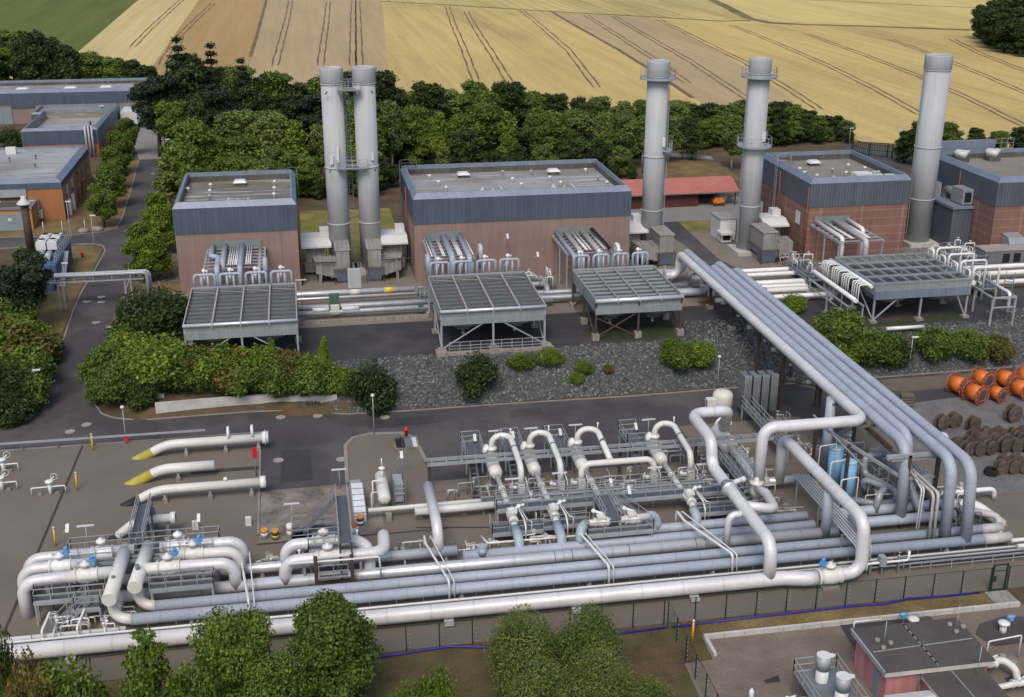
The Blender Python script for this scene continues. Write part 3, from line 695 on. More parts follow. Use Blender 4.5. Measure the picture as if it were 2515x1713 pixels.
MB().beam((48.5, 178.95, 5.82), (69.3, 178.95, 5.82), .14).build('gutter', 'galv_dark', t)
t = thing('towed_spreader', 'small orange towed machine parked in the open bay of the red shed', 'machine', (66.1, 179.6, PZ))
MB().bb(65.2, 67.0, 179.2, 180.4, PZ+.5, PZ+1.15).bb(65.5, 66.7, 179.4, 180.2, PZ+1.15, PZ+1.35).build('body', pmat('orange_paint', (.75, .22, .03), .5), t)
for x in (65.5, 66.7): MB().cyl((x, 179.05, PZ+.35), (x, 179.3, PZ+.35), .33, n=12).build('wheel', 'dark_pipe', t)
MB().beam((65.2, 179.8, PZ+.6), (64.4, 179.8, PZ+.5), .1).build('tow_bar', 'rust_steel', t)
tag(MB().sphere((67.3, 181.6, PZ+.9), .95, 10, 6, (1.1, .9, 1)).build('covered_heap', 'blind_white'), 'pale tarpaulin-covered heap standing under the red shed roof', 'heap')
# ------------------------------------------------------------------ office buildings on the left
t = thing('office_building', 'orange brick office with grey felt roof and three air conditioners, nearest on the left', 'building', (-50, 200, PZ))
rimmed(t, -80, -36.4, 187.6, 215, PZ, 8.5, 9.45, 10.05, .75, 9.75, 'orange_brick', 'blue_cladding', 'rim_zinc', 'roof_felt')
# ochre end wall facing the road, windows, doors
MB().bb(-36.5, -36.42, 187.7, 214.8, PZ, 8.45).build('end_wall', 'ochre_brick', t)
for i, (y, z0, z1) in enumerate(((190.6, 6.0, 8.2), (195.2, 6.0, 8.2), (200.2, 6.0, 8.2), (205, 6.0, 8.2), (209.8, 6.0, 8.2))):
    w = MB().bb(-36.42, -36.36, y, y+1.9, z0, z1).build('window', 'window_glass', t)
    if i < 2: MB().bb(-36.36, -36.33, y+.1, y+1.8, z0+.8, z1-.05).build('blind', 'blind_white', w)
    MB().bb(-36.42, -36.25, y-.1, y+2., z0-.12, z0).build('sill', 'galv', w)
for y in (188.6, 191.2, 194.6, 199.6, 203.6): MB().bb(-36.42, -36.35, y, y+1.3, PZ, 5.9).build('door', 'dark_void' if y < 196 else 'red_brown', t)
for y in (190.6, 194.0): MB().bb(-36.4, -35.9, y, y+.35, PZ, 6.1).build('door_surround', 'white_paint', t)
for x0, x1, br in ((-60, -53.6, 1), (-49.6, -41.6, 0)):
    w = MB().bb(x0, x1, 187.58, 187.62, 7.0, 8.6).build('window', 'window_glass', t)
    MB().bb(x0, x1, 187.40, 187.56, 7.45, 8.6).build('awning', 'blind_white' if br else 'galv', w)
for x, z in ((-46.6, 5.55), (-41.2, 5.55), (-40.8, 4.05)):
    o = MB().bb(x-1.25, x+1.25, 187.0, 187.6, z, z+1.35).build('air_conditioner', 'grey_paint', t)
    MB().cyl((x+.25, 186.98, z+.68), (x+.25, 187.02, z+.68), .5, n=16).build('fan', 'dark_void', o)
    MB().box((x+.45, 186.95, z+.5), (.5, .02, .3), 0, Matrix.Rotation(-.6, 3, 'Y')).build('fan_blade', 'white_paint', o)
for x, y, w in ((-48, 210, 1.6), (-60.5, 203, .8)): MB().bb(x-w/2, x+w/2, y-.4, y+.4, 9.75, 10.9).build('roof_unit', 'white_paint', t)
for x, y in ((-43.2, 205), (-47.0, 203.5), (-49.8, 202.6), (-42, 198)):
    mb = MB(); vent_cap(mb, x, y, 9.75, .5, .14); mb.build('roof_vent', 'galv_dark', t)
mb = MB()
for k in range(26): mb.sphere((-51.4-k*.42+random.uniform(-.4, .4), 207-k*.62, 9.76), random.uniform(.15, .42), 6, 4, (1, 1, .3))
mb.build('roof_moss', 'roof_gravel', t)
t = thing('garage_annex', 'low ochre garage annex with grey-blue doors in front of the orange office', 'garage', (-48, 185, PZ))
MB().bb(-75, -40.2, 182.6, 187.5, PZ-.3, 6.75).build('wall', 'ochre_brick', t)
MB().bb(-75, -40.3, 182.8, 187.4, 6.75, 6.8).build('roof', 'bitumen', t)
mb = MB()
for a in ((-75.2, -40.0, 182.4, 182.75), (-40.35, -40.0, 182.75, 187.4)): mb.bb(a[0], a[1], a[2], a[3], 6.7, 7.05)
mb.build('roof_edge', pmat('mauve_trim', (.20, .17, .22), .6), t)
for x in (-47.8, -56.2): MB().bb(x, x+6.2, 182.52, 182.6, PZ, 6.1).build('garage_door', 'door_blue_grey', t)
MB().bb(-43.6, -43.1, 182.48, 182.52, 5.0, 5.4).build('door_sign', 'white_paint', t)
t = thing('mid_building', 'flat-roofed brick building with deep parapet between the office and the workshop', 'building', (-45, 250, PZ))
rimmed(t, -52.2, -38.2, 237.6, 259.5, PZ, 6.0, 8.6, 9.1, .5, 7.4, 'orange_brick', 'blue_cladding', 'rim_zinc', 'roof_felt', inner='roof_felt_brown')
for y in (242, 246, 250): MB().bb(-38.28, -38.2, y, y+1.2, PZ+.5, 5.6).build('window', 'window_glass', t)
MB().bb(-46, -44.4, 237.5, 237.66, 4.7, 5.6).build('window', 'window_glass', t)
for x, y in ((-41.2, 249), (-39.8, 245)): MB().cyl((x, y, 7.4), (x, y, 8.3), .2, n=8).build('roof_vent', 'rust_steel', t)
for x in (-40.3, -39.7, -39.1): MB().cyl((x, 236.6, PZ), (x, 236.6, 9.6), .2, n=8).build('flue', 'galv', t)
for x in (-39.9, -39.5): MB().beam((x, 236.9, PZ), (x, 236.9, 9.4), .3).build('flue_frame', 'rust_steel', t)
t = thing('rear_annex', 'narrow flat annex behind the deep-parapet brick building', 'building', (-46, 264, PZ))
rimmed(t, -54.5, -38.2, 259.8, 270, PZ, 5.5, 8.2, 8.6, .4, 8.1, 'pink_brick', 'blue_cladding', 'rim_zinc', 'roof_gravel')
mb = MB(); vent_cap(mb, -40.5, 261, 8.1, 1.2, .4); mb.build('roof_vent', 'grey_paint', t)
t = thing('workshop_hall', 'long blue workshop hall with big doors at the back left', 'building', (-80, 285, PZ))
rimmed(t, -150, -33.4, 277, 293.5, PZ, 7.6, 10.1, 10.8, .8, 9.6, 'pink_brick', 'blue_cladding', 'rim_zinc', 'roof_felt')
for x in (-70.5, -60.6, -50.3, -42.6): skylight(t, x, 284, 9.6, 2.4)
for x0, x1 in ((-82, -74), (-70, -62), (-57, -53), (-39.4, -35.2)):
    o = MB().bb(x0, x1, 276.9, 277.02, PZ, 7.0).build('workshop_door', 'door_blue_grey', t)
    for k in (1, 2, 3): MB().bb(x0+(x1-x0)*k/4-.04, x0+(x1-x0)*k/4+.04, 276.86, 276.9, PZ, 7.).build('door_rib', 'galv_dark', o)
MB().bb(-53, -39.5, 276.86, 277.02, 7.0, 8.6).bb(-62, -57, 276.86, 277.02, 7., 8.6).build('fascia', 'blue_cladding', t)
for y in (279, 284.5): MB().bb(-33.42, -33.34, y, y+1.3, PZ, 6).build('door', 'rust_steel', t)
# lorry trailer beside the workshop
t = thing('box_trailer', 'white box trailer parked at the corner of the far workshop', 'trailer', (-35.8, 268, PZ))
MB().bb(-37.8, -34.4, 266.8, 274, PZ+.9, PZ+3.6).build('box_body', 'white_paint', t)
MB().bb(-37.6, -34.6, 267, 273.8, PZ+.6, PZ+.9).build('chassis', 'dark_pipe', t)
for y in (268.6, 271.8):
    for x in (-37.4, -34.7): MB().cyl((x-.15, y, PZ+.45), (x+.15, y, PZ+.45), .45, n=12).build('wheel', 'dark_void', t)
# ------------------------------------------------------------------ stacks
def stack(x, r, label, group='exhaust stacks', base=True, joints=(10.2, 17.6, 28.2), mid=None, zt=30.2, y=153.5):
    t = thing('exhaust_stack', label, 'chimney', (x, y, PZ), group)
    MB().cyl((x, y, PZ), (x, y, zt-1.9), r, n=40).build('shaft', 'stack_grey', t)
    for z in joints: MB().ring((x, y, z), r+.02, .09, 40, 6).build('joint_ring', 'grey_paint', t)
    MB().lathe((x, y, 0), [(r+.02, zt-1.9), (r+.09, zt-1.8), (r+.09, zt-.1), (r+.08, zt), (r-.22, zt), (r-.24, zt-.25), (r-.3, zt-1.2)], 40).build('cap', 'stack_grey', t)
    MB().lathe((x, y, zt-.9), [(r-.25, 0), (0.01, 0)], 40).build('flue_lining', 'stack_soot', t)
    if base: MB().bb(x-2.2, x+2.2, y-2.6, y+1.9, PZ-.2, PZ+.55).build('plinth', 'concrete_pale', t)
    return t
s1 = stack(4.3, 1.40, 'left one of the twin grey exhaust stacks joined by two platforms')
s2 = stack(8.35, 1.40, 'right one of the twin grey exhaust stacks joined by two platforms')
s3 = stack(47.0, 1.42, 'lone grey stack with round top gallery standing right of the widest hall')
s4 = stack(61.1, 1.44, 'grey stack with top gallery and white base slab in front of the red hall')
s5 = stack(86.9, 1.78, 'thickest grey stack, without galleries, rising at the right')
# twin bridge platforms
def bridge(z, ext, label):
    t = thing('stack_bridge', label, 'platform', (6.3, 152, z), 'bridges between the twin stacks')
    y = 151.75
    MB().bb(4.3-ext, 8.35+ext, y-.55, y+.35, z-.12, z).bb(5.5, 7.2, y+.3, y+1.4, z-.12, z).build('deck', 'grating', t)
    MB().rail([(4.3-ext, y-.5, z), (8.35+ext, y-.5, z)], 1.15, .9, .032).rail([(4.3-ext, y-.5, z), (4.3-ext, y+.3, z)], 1.15, .9).rail([(8.35+ext, y-.5, z), (8.35+ext, y+.3, z)], 1.15, .9).rail([(5.5, y+1.4, z), (7.2, y+1.4, z)], 1.15, .8).build('railing', 'galv', t)
    MB().beam((3.4, y+.2, z-.5), (3.6, y-.4, z-.1), .12).beam((9.3, y+.2, z-.5), (9.1, y-.4, z-.1), .12).build('bracket', 'galv_dark', t)
    return t
b = bridge(27.6, -.6, 'upper platform bridging the twin stacks just below their rims')
b = bridge(17.7, -.1, 'lower platform bridging the twin stacks at mid height')
MB().bb(3.5, 3.95, 151.9, 152.1, 18.2, 19.4).bb(8.8, 9.1, 151.9, 152.1, 18.6, 19.6).bb(4.4, 4.7, 151.8, 152.0, 18.4, 20.4).build('instrument_box', 'white_paint', b)
mb = MB(); ladder(mb, 6.1, 153.4, 5, 28, .5); mb.build('cage_ladder', 'galv_dark', s1)
def gallery(t, x, r, z, a0, a1, y=153.5, colr='galv', name='gallery'):
    mb = MB(); n = 24
    for i in range(n):
        p, q = a0+(a1-a0)*i/n, a0+(a1-a0)*(i+1)/n
        for zz, f in ((z, 1), (z-.1, -1)):
            a = [(x+rr*cos(g), y+rr*sin(g), zz) for rr, g in ((r+.05, p), (r+.95, p), (r+.95, q), (r+.05, q))]
            mb.quad(*(a if f > 0 else a[::-1]))
        mb.quad((x+(r+.95)*cos(p), y+(r+.95)*sin(p), z-.18), (x+(r+.95)*cos(q), y+(r+.95)*sin(q), z-.18), (x+(r+.95)*cos(q), y+(r+.95)*sin(q), z+.06), (x+(r+.95)*cos(p), y+(r+.95)*sin(p), z+.06))
    d = mb.build(name, 'galv', t)
    mb = MB(); k = 12
    for i in range(k+1):
        g = a0+(a1-a0)*i/k; mb.beam((x+(r+.9)*cos(g), y+(r+.9)*sin(g), z), (x+(r+.9)*cos(g), y+(r+.9)*sin(g), z+1.15), .055)
        if i < k:
            h = a0+(a1-a0)*(i+1)/k
            for zz in (.6, 1.15): mb.beam((x+(r+.9)*cos(g), y+(r+.9)*sin(g), z+zz), (x+(r+.9)*cos(h), y+(r+.9)*sin(h), z+zz), .05)
    mb.build('gallery_railing', colr, d)
gallery(s3, 47., 1.45, 28.0, pi*.0, pi*2); gallery(s4, 61.1, 1.46, 27.9, 0, pi*2)
gallery(s3, 47., 1.42, 18.4, -1.1, 1.2); gallery(s4, 61.1, 1.44, 18.6, 0, pi*2)
for t, x, z in ((s3, 47., 19.0), (s4, 61.1, 19.3)):
    MB().bb(x+.55, x+1.0, 152.1, 152.35, z, z+1.3).build('instrument_box', 'white_paint', t)
    MB().bb(x+1.0, x+1.3, 152.2, 152.5, z+.3, z+1.4).build('access_hatch', 'galv_dark', t)
for t, x, dx, r in ((s3, 47., 1, 1.42), (s4, 61.1, -1, 1.44), (s5, 86.9, -1, 1.78)):
    mb = MB(); ladder(mb, x+dx*(r+.16), 153.3, 5, 28, .5, 0, .45); mb.build('cage_ladder', 'galv', t)
mb = MB(); mb.cyl((60.9, 151.9, 4.8), (60.9, 151.6, 4.8), .42, n=16); mb.build('drain_nozzle', 'galv_dark', s4)
# ------------------------------------------------------------------ pipe and plant materials
pmat('pipe_silver', (.66, .665, .68), .33, .45, .07, .5, .10, 7, 0, .5, .0, None, .5, .14)
pmat('pipe_blue', (.35, .39, .455), .5, .0, .09, .5, .12, 7, 0, .45, .0, (.33, .355, .39), .55, .14)
pmat('jacket_white', (.66, .65, .645), .42, .12, .08, .4, .10, 7, 0, .45, .0, (.50, .485, .47), .5, .12)
pmat('pipe_grey', (.33, .345, .365), .42, .2, .1, .5, .08, 7, 0, .45, .0, None, .5, .24)
pmat('pipe_dusty', (.47, .45, .435), .6, .05, .10, .6, .08, 7, 0, .4, .0, (.36, .33, .30), .6, .15)
pmat('pipe_cream', (.64, .635, .585), .42, 0, .05, .5, .06, 7, 0, .45, .05, (.50, .48, .42), .4)
pmat('pipe_white', (.72, .72, .70), .38, 0, .05, .5, .06, 7, 0, .45, .05, (.56, .55, .51), .4)
pmat('cooler_panel', (.30, .325, .33), .5, .25, .08, .4, .06, 6, 0, .4, .16)
pmat('cooler_fin', (.105, .105, .108), .6, .2, .16, .5, .2, 5)
pmat('cooler_beam', (.40, .36, .34), .65, .05, .12, .8, .1, 6, 0, .4, .0, (.33, .22, .17), .6)
pmat('fan_ring', (.20, .205, .205), .6, .2, .12, .6)
pmat('valve_green', (.07, .12, .10), .6)
pmat('valve_blue', (.10, .30, .60), .45)
pmat('hydrant_red', (.55, .012, .03), .5)

def leg_block(par, x, y, z, s=.8, h=.6): return MB().bb(x-s/2, x+s/2, y-s/2, y+s/2, z-.4, z+h).build('footing', 'concrete', par)

def cooler(x0, x1, y0, y1, label, style=0, front=(0, .5, 1)):
    zt = 8.3; t = thing('air_cooler', label, 'air cooler', ((x0+x1)/2, (y0+y1)/2, PZ), 'air coolers on steel legs')
    # casing panels
    zb = 6.55
    f = MB().bb(x0, x1, y0+.25, y0+.33, zb, zt-.2); f.bb(x0, x0+.08, y0+.33, y1, zb+.3, zt-.15).bb(x1-.08, x1, y0+.33, y1, zb+.3, zt-.15).bb(x0, x1, y1-.08, y1, zb, zt-.15)
    f.build('casing', 'cooler_panel', t)
    MB().bb(x0, x1, y0+.18, y0+.25, zb, zb+.78).build('lower_panel', 'cooler_panel', t)
    # louvre slats
    mb = MB(); nb = 9 if style == 0 else 8; mb.bb(x0+.08, x1-.08, y0+.3, y1-.1, zt-.42, zt-.36); fl = mb.build('tube_bundle', 'cooler_fin', t)
    mb = MB()
    for i in range(nb+1):
        y = lerp(y0+.55, y1-.25, i/nb); mb.bb(x0+.1, x1-.1, y-.045, y+.045, zt-.36, zt-.16)
    mb.build('louvre_bar', 'galv_dark' if style == 0 else 'galv', t)
    n = 4
    for i in range(n+1):
        x = lerp(x0+.06, x1-.06, i/n)
        MB().beam((x, y0+.35, zt), (x, y1, zt), .16 if 0 < i < n and style == 0 else .11, .2).build('deck_beam', 'cooler_beam' if style == 0 else 'galv', t)
    MB().beam((x0, y1, zt), (x1, y1, zt), .16, .2).build('rear_beam', 'galv', t)
    mb = MB().pipe([(x0-.05, y0+.1, zt-.12), (x1+.05, y0+.1, zt-.12)], .19 if style == 0 else .26, n=12)
    for i in range(1, 4): mb.bb(lerp(x0, x1, i/4)-.04, lerp(x0, x1, i/4)+.04, y0-.18, y0+.36, zt-.42, zt+.12)
    mb.build('front_header', 'pipe_silver', t)
    if style == 0:
        mb = MB()
        for i in range(n):
            a = lerp(x0, x1, i/n)+.25; b_ = lerp(x0, x1, (i+1)/n)-.25; mb.beam((a, y1-1.4, zt-.02), (b_, y1-2.1, zt-.02), .05)
        mb.build('tie_rod', 'cooler_beam', t)
    # fan rings
    for fx in (.25, .75):
        for fy in (.27, .73):
            cx_, cy_ = lerp(x0, x1, fx), lerp(y0, y1, fy); r = (x1-x0)*.21
            o = MB().lathe((cx_, cy_, 0), [(r*.55, 5.45), (r*.98, 5.95), (r, 6.0), (r*1.12, zb+.3), (r*1.1, zb+.3), (r*.96, 6.0)], 28).build('fan_ring', 'fan_ring', t)
            mb = MB().bb(cx_-.75, cx_+.75, cy_-.35, cy_+.35, 5.0, 5.45).cyl((cx_, cy_, 4.6), (cx_, cy_, 5.), .22, n=10)
            mb.build('fan_motor', 'galv_dark', o)
            MB().cyl((cx_, cy_, 4.35), (cx_, cy_, 4.6), .15, n=10).build('motor_cap', 'white_paint', o)
    # legs and braces
    cols = 'galv' if style == 0 else 'rust_steel'
    for i, fx in enumerate((0, .5, 1)):
        for j, y in enumerate((y0+.3, (y0+y1)/2, y1-.2)):
            if j == 1 and i == 1: continue
            x = lerp(x0+.1, x1-.1, fx); zg = gz(x, y)
            MB().beam((x, y, zg), (x, y, zt-.3), .2).build('leg', cols, t)
            leg_block(t, x, y, zg, .75, .45 if style == 0 else .75)
    q = y0+.3; zg = PZ+.3; xm = (x0+x1)/2
    for a, b_ in (((x0+.15, q, zg), (lerp(x0, xm, .8), q, zb)), ((x1-.15, q, zg), (lerp(x1, xm, .8), q, zb))) if style == 0 else (((x0+.15, q, zg), (xm-.2, q, zb)), ((x0+.2, q, zb-.4), (xm-.2, q, zg))):
        MB().beam(a, b_, .12).build('brace', cols, t)
    for x in (x0+.1, x1-.1):
        for a, b_ in (((x, y0+.4, zg), (x, (y0+y1)/2, zb)), ((x, y1-.3, zg), (x, (y0+y1)/2, zb))): MB().beam(a, b_, .11).build('brace', cols, t)
    return t
c1 = cooler(-13.3, -1.5, 120.9, 133.7, 'air cooler on grey legs, leftmost, half hidden by bushes in front')
c2 = cooler(13.75, 25.45, 120.9, 133.7, 'air cooler with pinkish deck beams above the handrailed concrete edge')
c3 = cooler(31.25, 41.35, 121.6, 133.4, 'air cooler on rusty cross-braced legs standing over dark grass', 1)
# inverted U header pipes rising behind the three coolers
pos = {0: 'first', 1: 'second', 2: 'third', 3: 'fourth'}
def u_header(x0, x1, z, y, label):
    t = thing('header_pipe', label, 'pipe', ((x0+x1)/2, y, z-1.6), 'inverted U header pipes behind the coolers')
    MB().pipe([(x0, y, z-2.2), (x0, y, z), (x1, y, z), (x1, y, z-2.2)], .17, .34, 12).build('header', 'pipe_blue', t)
    for f in (.34, .66):
        x = lerp(x0, x1, f); MB().cyl((x, y, z-2.2), (x, y, z), .13, n=10).build('riser', 'pipe_blue', t)
    xm = lerp(x0, x1, .47)
    MB().sphere((xm, y+.9, z+.2), .26, 10, 8).cyl((xm, y+.9, z-1.5), (xm, y+.9, z+.1), .16, n=8).cyl((xm, y+.9, z+.15), (xm+.45, y+.9, z+.15), .14, n=8).build('relief_valve', 'pipe_white', t)
    MB().pipe([(lerp(x0, x1, .25), y+.25, z-2), (lerp(x0, x1, .25), y+.25, z-.5), (lerp(x0, x1, .25), y+1.1, z-.5)], .06, n=6).build('branch', 'galv', t)
for ci, (cx0, cx1, nm, zt) in enumerate(((-13.2, -1.6, 'left', 9.65), (14.0, 25.2, 'middle', 9.75), (31.4, 41.2, 'cross-braced', 9.75))):
    for i in range(4):
        a = lerp(cx0, cx1, i/4)+.22; b_ = lerp(cx0, cx1, (i+1)/4)-.38
        u_header(a, b_, zt, 134.35, '%s blue-grey U header from the left behind the %s air cooler' % (pos[i], nm))
# pipes running out of the hall fronts on steel racks
def wall_pipe(x, r, zw, y1, label, mat='pipe_blue', jog=None, zend=4.6):
    pts = [(x, HY0+.05, zw)]
    if jog: pts += [(x, jog[0], zw), (x+jog[1], jog[0]-.8, zw), (x+jog[1], y1, zw-.1), (x+jog[1], y1, zend)]
    else: pts += [(x, y1, zw-.1), (x, y1, zend)]
    return tag(MB().pipe(pts, r, r*2.0, 14).build('process_pipe', mat), label, 'pipe', 'process pipes out of the hall walls')
wall_pipe(-11.55, .33, 9.5, 137.4, 'blue-grey pipe with a sideways jog leaving the small hall wall', jog=(142.6, .95))
wall_pipe(-10.05, .34, 9.55, 139.5, 'straight blue-grey pipe beside the jogged one on the small hall', zend=7)
wall_pipe(-7.95, .33, 9.5, 137.2, 'blue-grey pipe right of the slim pipe bundle on the small hall')
wall_pipe(-5.75, .2, 9.0, 138.0, 'slim silver pipe at the right edge of the small hall pipe rack', 'pipe_dusty')
wall_pipe(15.35, .22, 9.3, 138.2, 'thin grey pipe at the left of the widest hall pipe rack')
wall_pipe(17.3, .40, 9.4, 137.6, 'thick blue-grey pipe in the left pipe rack of the widest hall')
wall_pipe(19.35, .33, 9.45, 137.2, 'blue-grey pipe right of the thick one on the widest hall')
wall_pipe(32.2, .27, 9.2, 136.6, 'slim grey pipe leftmost on the right pipe rack of the widest hall')
wall_pipe(33.4, .33, 9.2, 137.6, 'dusty grey pipe second on the right pipe rack of the widest hall', 'pipe_dusty')
wall_pipe(35.6, .33, 9.3, 137.4, 'dusty pale pipe third on the right pipe rack of the widest hall', 'pipe_dusty')
wall_pipe(68.3, .28, 9.15, 138.8, 'white pipe leftmost on the red hall pipe rack', 'pipe_white')
wall_pipe(70.75, .34, 9.2, 137.0, 'dusty grey pipe in the middle of the red hall pipe rack', 'pipe_dusty')
wall_pipe(72.85, .27, 9.2, 142.4, 'short white pipe right on the red hall turning straight down', 'pipe_white', None, 4.6)
def standpipe(x, y, z, r, label, mat='pipe_blue'):
    return tag(MB().pipe([(x, y+1.4, z-2), (x, y+1.4, z), (x, y, z), (x, y, z-2.6)], r, r*1.9, 14).build('return_bend', mat), label, 'pipe', 'arched return bends behind the coolers')
standpipe(-4.95, 135.6, 10.6, .3, 'tall arched blue return bend between U headers at the small hall')
standpipe(14.1, 135.4, 10.1, .3, 'arched blue return bend at the left of the widest hall rack')
standpipe(20.9, 138.4, 10.2, .28, 'arched pale return bend right of the widest hall left rack', 'pipe_dusty')
standpipe(38.2, 138.2, 9.6, .24, 'white slanted pipe end beside the right rack of the widest hall', 'pipe_white')
def wall_rack(xs, y1, z, label, small=(), cols='galv'):
    t = thing('pipe_rack', label, 'pipe rack', ((xs[0]+xs[-1])/2, (HY0+y1)/2, PZ), 'pipe racks at the hall fronts')
    for x in (xs[0], xs[-1]): MB().beam((x, HY0, z-.55), (x, y1, z-.55), .22, .3).build('rack_beam', cols, t)
    n = 6
    for i in range(n+1):
        y = lerp(HY0-.3, y1+.2, i/n); MB().beam((xs[0], y, z-.42), (xs[-1], y, z-.42), .16, .14).build('cross_beam', cols, t)
    for x in (xs[0], xs[-1]):
        for y in (y1+.3, (HY0+y1)/2): MB().beam((x, y, PZ), (x, y, z-.6), .18).build('post', cols, t)
    for x in small: MB().cyl((x, HY0, z-.15), (x, y1+.6, z-.15), .075, n=8).build('small_pipe', 'pipe_white', t)
    MB().bb(xs[0]+.4, xs[-1]-.5, HY0-.1, HY0-.02, z-.75, z+.62).build('wall_plate', pmat('plate_green', (.17, .20, .20), .6) if 'plate_green' not in MATS else 'plate_green', t)
    return t
wall_rack((-12.2, -5.2), 138.4, 9.5, 'steel rack of pipes on the small hall front', (-9.35, -9.1, -8.85, -8.6, -8.4, -7.3, -7.05, -6.8))
wall_rack((14.7, 20.0), 138.2, 9.4, 'steel rack of pipes on the left of the widest hall front', (14.95, 16.3, 16.5, 18.2, 18.4, 18.6, 20.))
wall_rack((31.7, 37.4), 138.2, 9.3, 'steel rack of pipes on the right of the widest hall front', (34.2, 34.4, 34.8, 36.6, 36.9, 37.3))
wall_rack((67.6, 73.6), 138.0, 9.2, 'grey steel rack of white pipes on the red hall front', (69.4, 69.65, 71.7, 71.95))
tag(MB().bb(36.7, 37.1, 137.5, HY0, 9.5, 9.7).build('cable_tray', 'dark_void'), 'black cable tray running out of the widest hall wall at its right rack', 'cable tray')
# rungs of the small hall rack bundle
# ------------------------------------------------------------------ pipes on the upper terrace running left to right
def xpipe(pts, r, label, mat, group='pipes along the upper terrace', name='process_pipe', n=14, bend=None):
    return tag(MB().pipe(pts, r, bend, n).build(name, mat), label, 'pipe', group)
p = xpipe([(-13, 141.3, 4.45), (12.9, 141.3, 4.45)], .36, 'fat silver pipe, hindmost in the row between the left two coolers', 'pipe_silver')
MB().cyl((4.9, 141.3, 4.45), (6.2, 141.3, 4.45), .46, n=14).build('valve_body', 'pipe_cream', p)
MB().bb(4.7, 6.3, 141.0, 141.7, 5.0, 7.4).build('actuator_cabinet', 'grey_paint', p)
MB().cyl((9.1, 141.3, 4.45), (10.3, 141.3, 4.45), .375, n=14).build('yellow_band', 'yellow_paint', p)
xpipe([(-13, 139.7, 4.35), (14.3, 139.7, 4.35)], .17, 'slim silver pipe second from the back between the left two coolers', 'pipe_silver')
tag(MB().bb(-13, 46, 137.3, 138.5, 3.9, 4.05).build('cable_trench_cover', 'galv_dark'), 'flat grey cable trench cover between the pipes of the upper terrace', 'trench cover')
p = xpipe([(-13, 136.1, 4.4), (28.6, 136.1, 4.4)], .36, 'thick grey pipe second from the front between the left two coolers', 'pipe_grey')
o = MB().cyl((2.1, 136.1, 4.4), (3.5, 136.1, 4.4), .46, n=14).build('valve_body', 'galv_dark', p)
MB().bb(2.2, 3.4, 135.8, 136.4, 4.8, 6.0).build('actuator', 'valve_green', o)
p = xpipe([(-13, 134.2, 4.35), (29, 134.2, 4.35)], .32, 'foremost grey pipe with a green valve between the left two coolers', 'pipe_grey')
o = MB().cyl((.2, 134.1, 4.75), (2.1, 134.1, 4.75), .28, n=12).cyl((3.6, 134.1, 4.75), (5.6, 134.1, 4.75), .28, n=12).build('actuator_cylinder', 'white_paint', p)
MB().bb(2.3, 3.3, 133.9, 134.5, 4.2, 5.2).build('valve_body', 'pipe_cream', p)
MB().bb(12.6, 13.2, 133.9, 134.5, 3.9, 4.9).build('green_valve', 'valve_green', p)
for i, (y, z) in enumerate(((140.6, 5.2), (138.8, 5.0))):
    xpipe([(26.4, y, z-.6), (26.4, y, z), (29.0, y, z), (29.0, y-1.8, z), (29.0, y-1.8, z-1.2)], .36, '%s grey elbow pipe in the gap between the two right-hand coolers' % ('rear', 'front')[i], 'pipe_grey')
xpipe([(20, 137.0, 4.4), (47, 137.0, 4.4)], .36, 'thick grey pipe behind the cross-braced cooler leading to the bridge foot', 'pipe_grey')
xpipe([(20, 135.2, 4.35), (47, 135.2, 4.35)], .36, 'foremost grey pipe behind the cross-braced cooler leading to the bridge foot', 'pipe_grey')
for i, (y, r, m) in enumerate(((141.5, .32, 'pipe_white'), (139.7, .3, 'pipe_white'), (136.2, .36, 'pipe_white'), (134.6, .28, 'pipe_white'), (133.1, .34, 'pipe_cream'), (130.6, .30, 'pipe_white'))):
    x1 = (63.2, 63.4, 62.6, 62.0, 61.6, 63.5)[i]
    xpipe([(48.5, y, 4.4), (x1, y, 4.4), (x1, y, 3.6)], r, '%s white pipe from the back, right of the diagonal pipe bridge' % ORD[i], m, 'white pipes feeding the right cooler')
tag(MB().bb(48, 62, 137.3, 138.6, 3.95, 4.1).build('cable_trench_cover', 'galv_dark'), 'flat grey trench cover between white pipes beside the pipe bridge', 'trench cover')
for i, (y, x0, r) in enumerate(((142.5, 88, .42), (137.5, 84, .34), (134.8, 84.5, .34), (131.2, 83.5, .33))):
    xpipe([(x0, y, 4.5), (130, y, 4.5)], r, '%s white pipe from the back running off the right photo edge' % ORD[i], 'pipe_white', 'white pipes at the right edge')
# edge wall and pipe sleepers of the upper terrace
tag(MB().bb(-1, 13.6, 132.6, 132.9, PZ-.3, PZ+.4).build('low_wall', 'concrete'), 'low concrete upstand in front of the pipes between the left two coolers', 'wall')
t = thing('edge_wall', 'concrete retaining edge under the middle air cooler', 'wall', (19.6, 120.4, 2))
MB().bb(13.2, 26.2, 120.0, 120.5, 1.2, PZ+.25).build('wall', 'concrete', t)
for x in (13.75, 19.6, 25.45): MB().bb(x-.6, x+.6, 119.9, 121.3, 1.0, PZ+.35).build('pier', 'concrete', t)
tag(MB().rail([(14.6, 120.3, PZ+.25), (25.0, 120.3, PZ+.25)], 1.1, 1.15, .03, (1, .62, .3), False).build('handrail', 'galv'), 'galvanised handrail on the concrete edge below the middle cooler', 'railing')
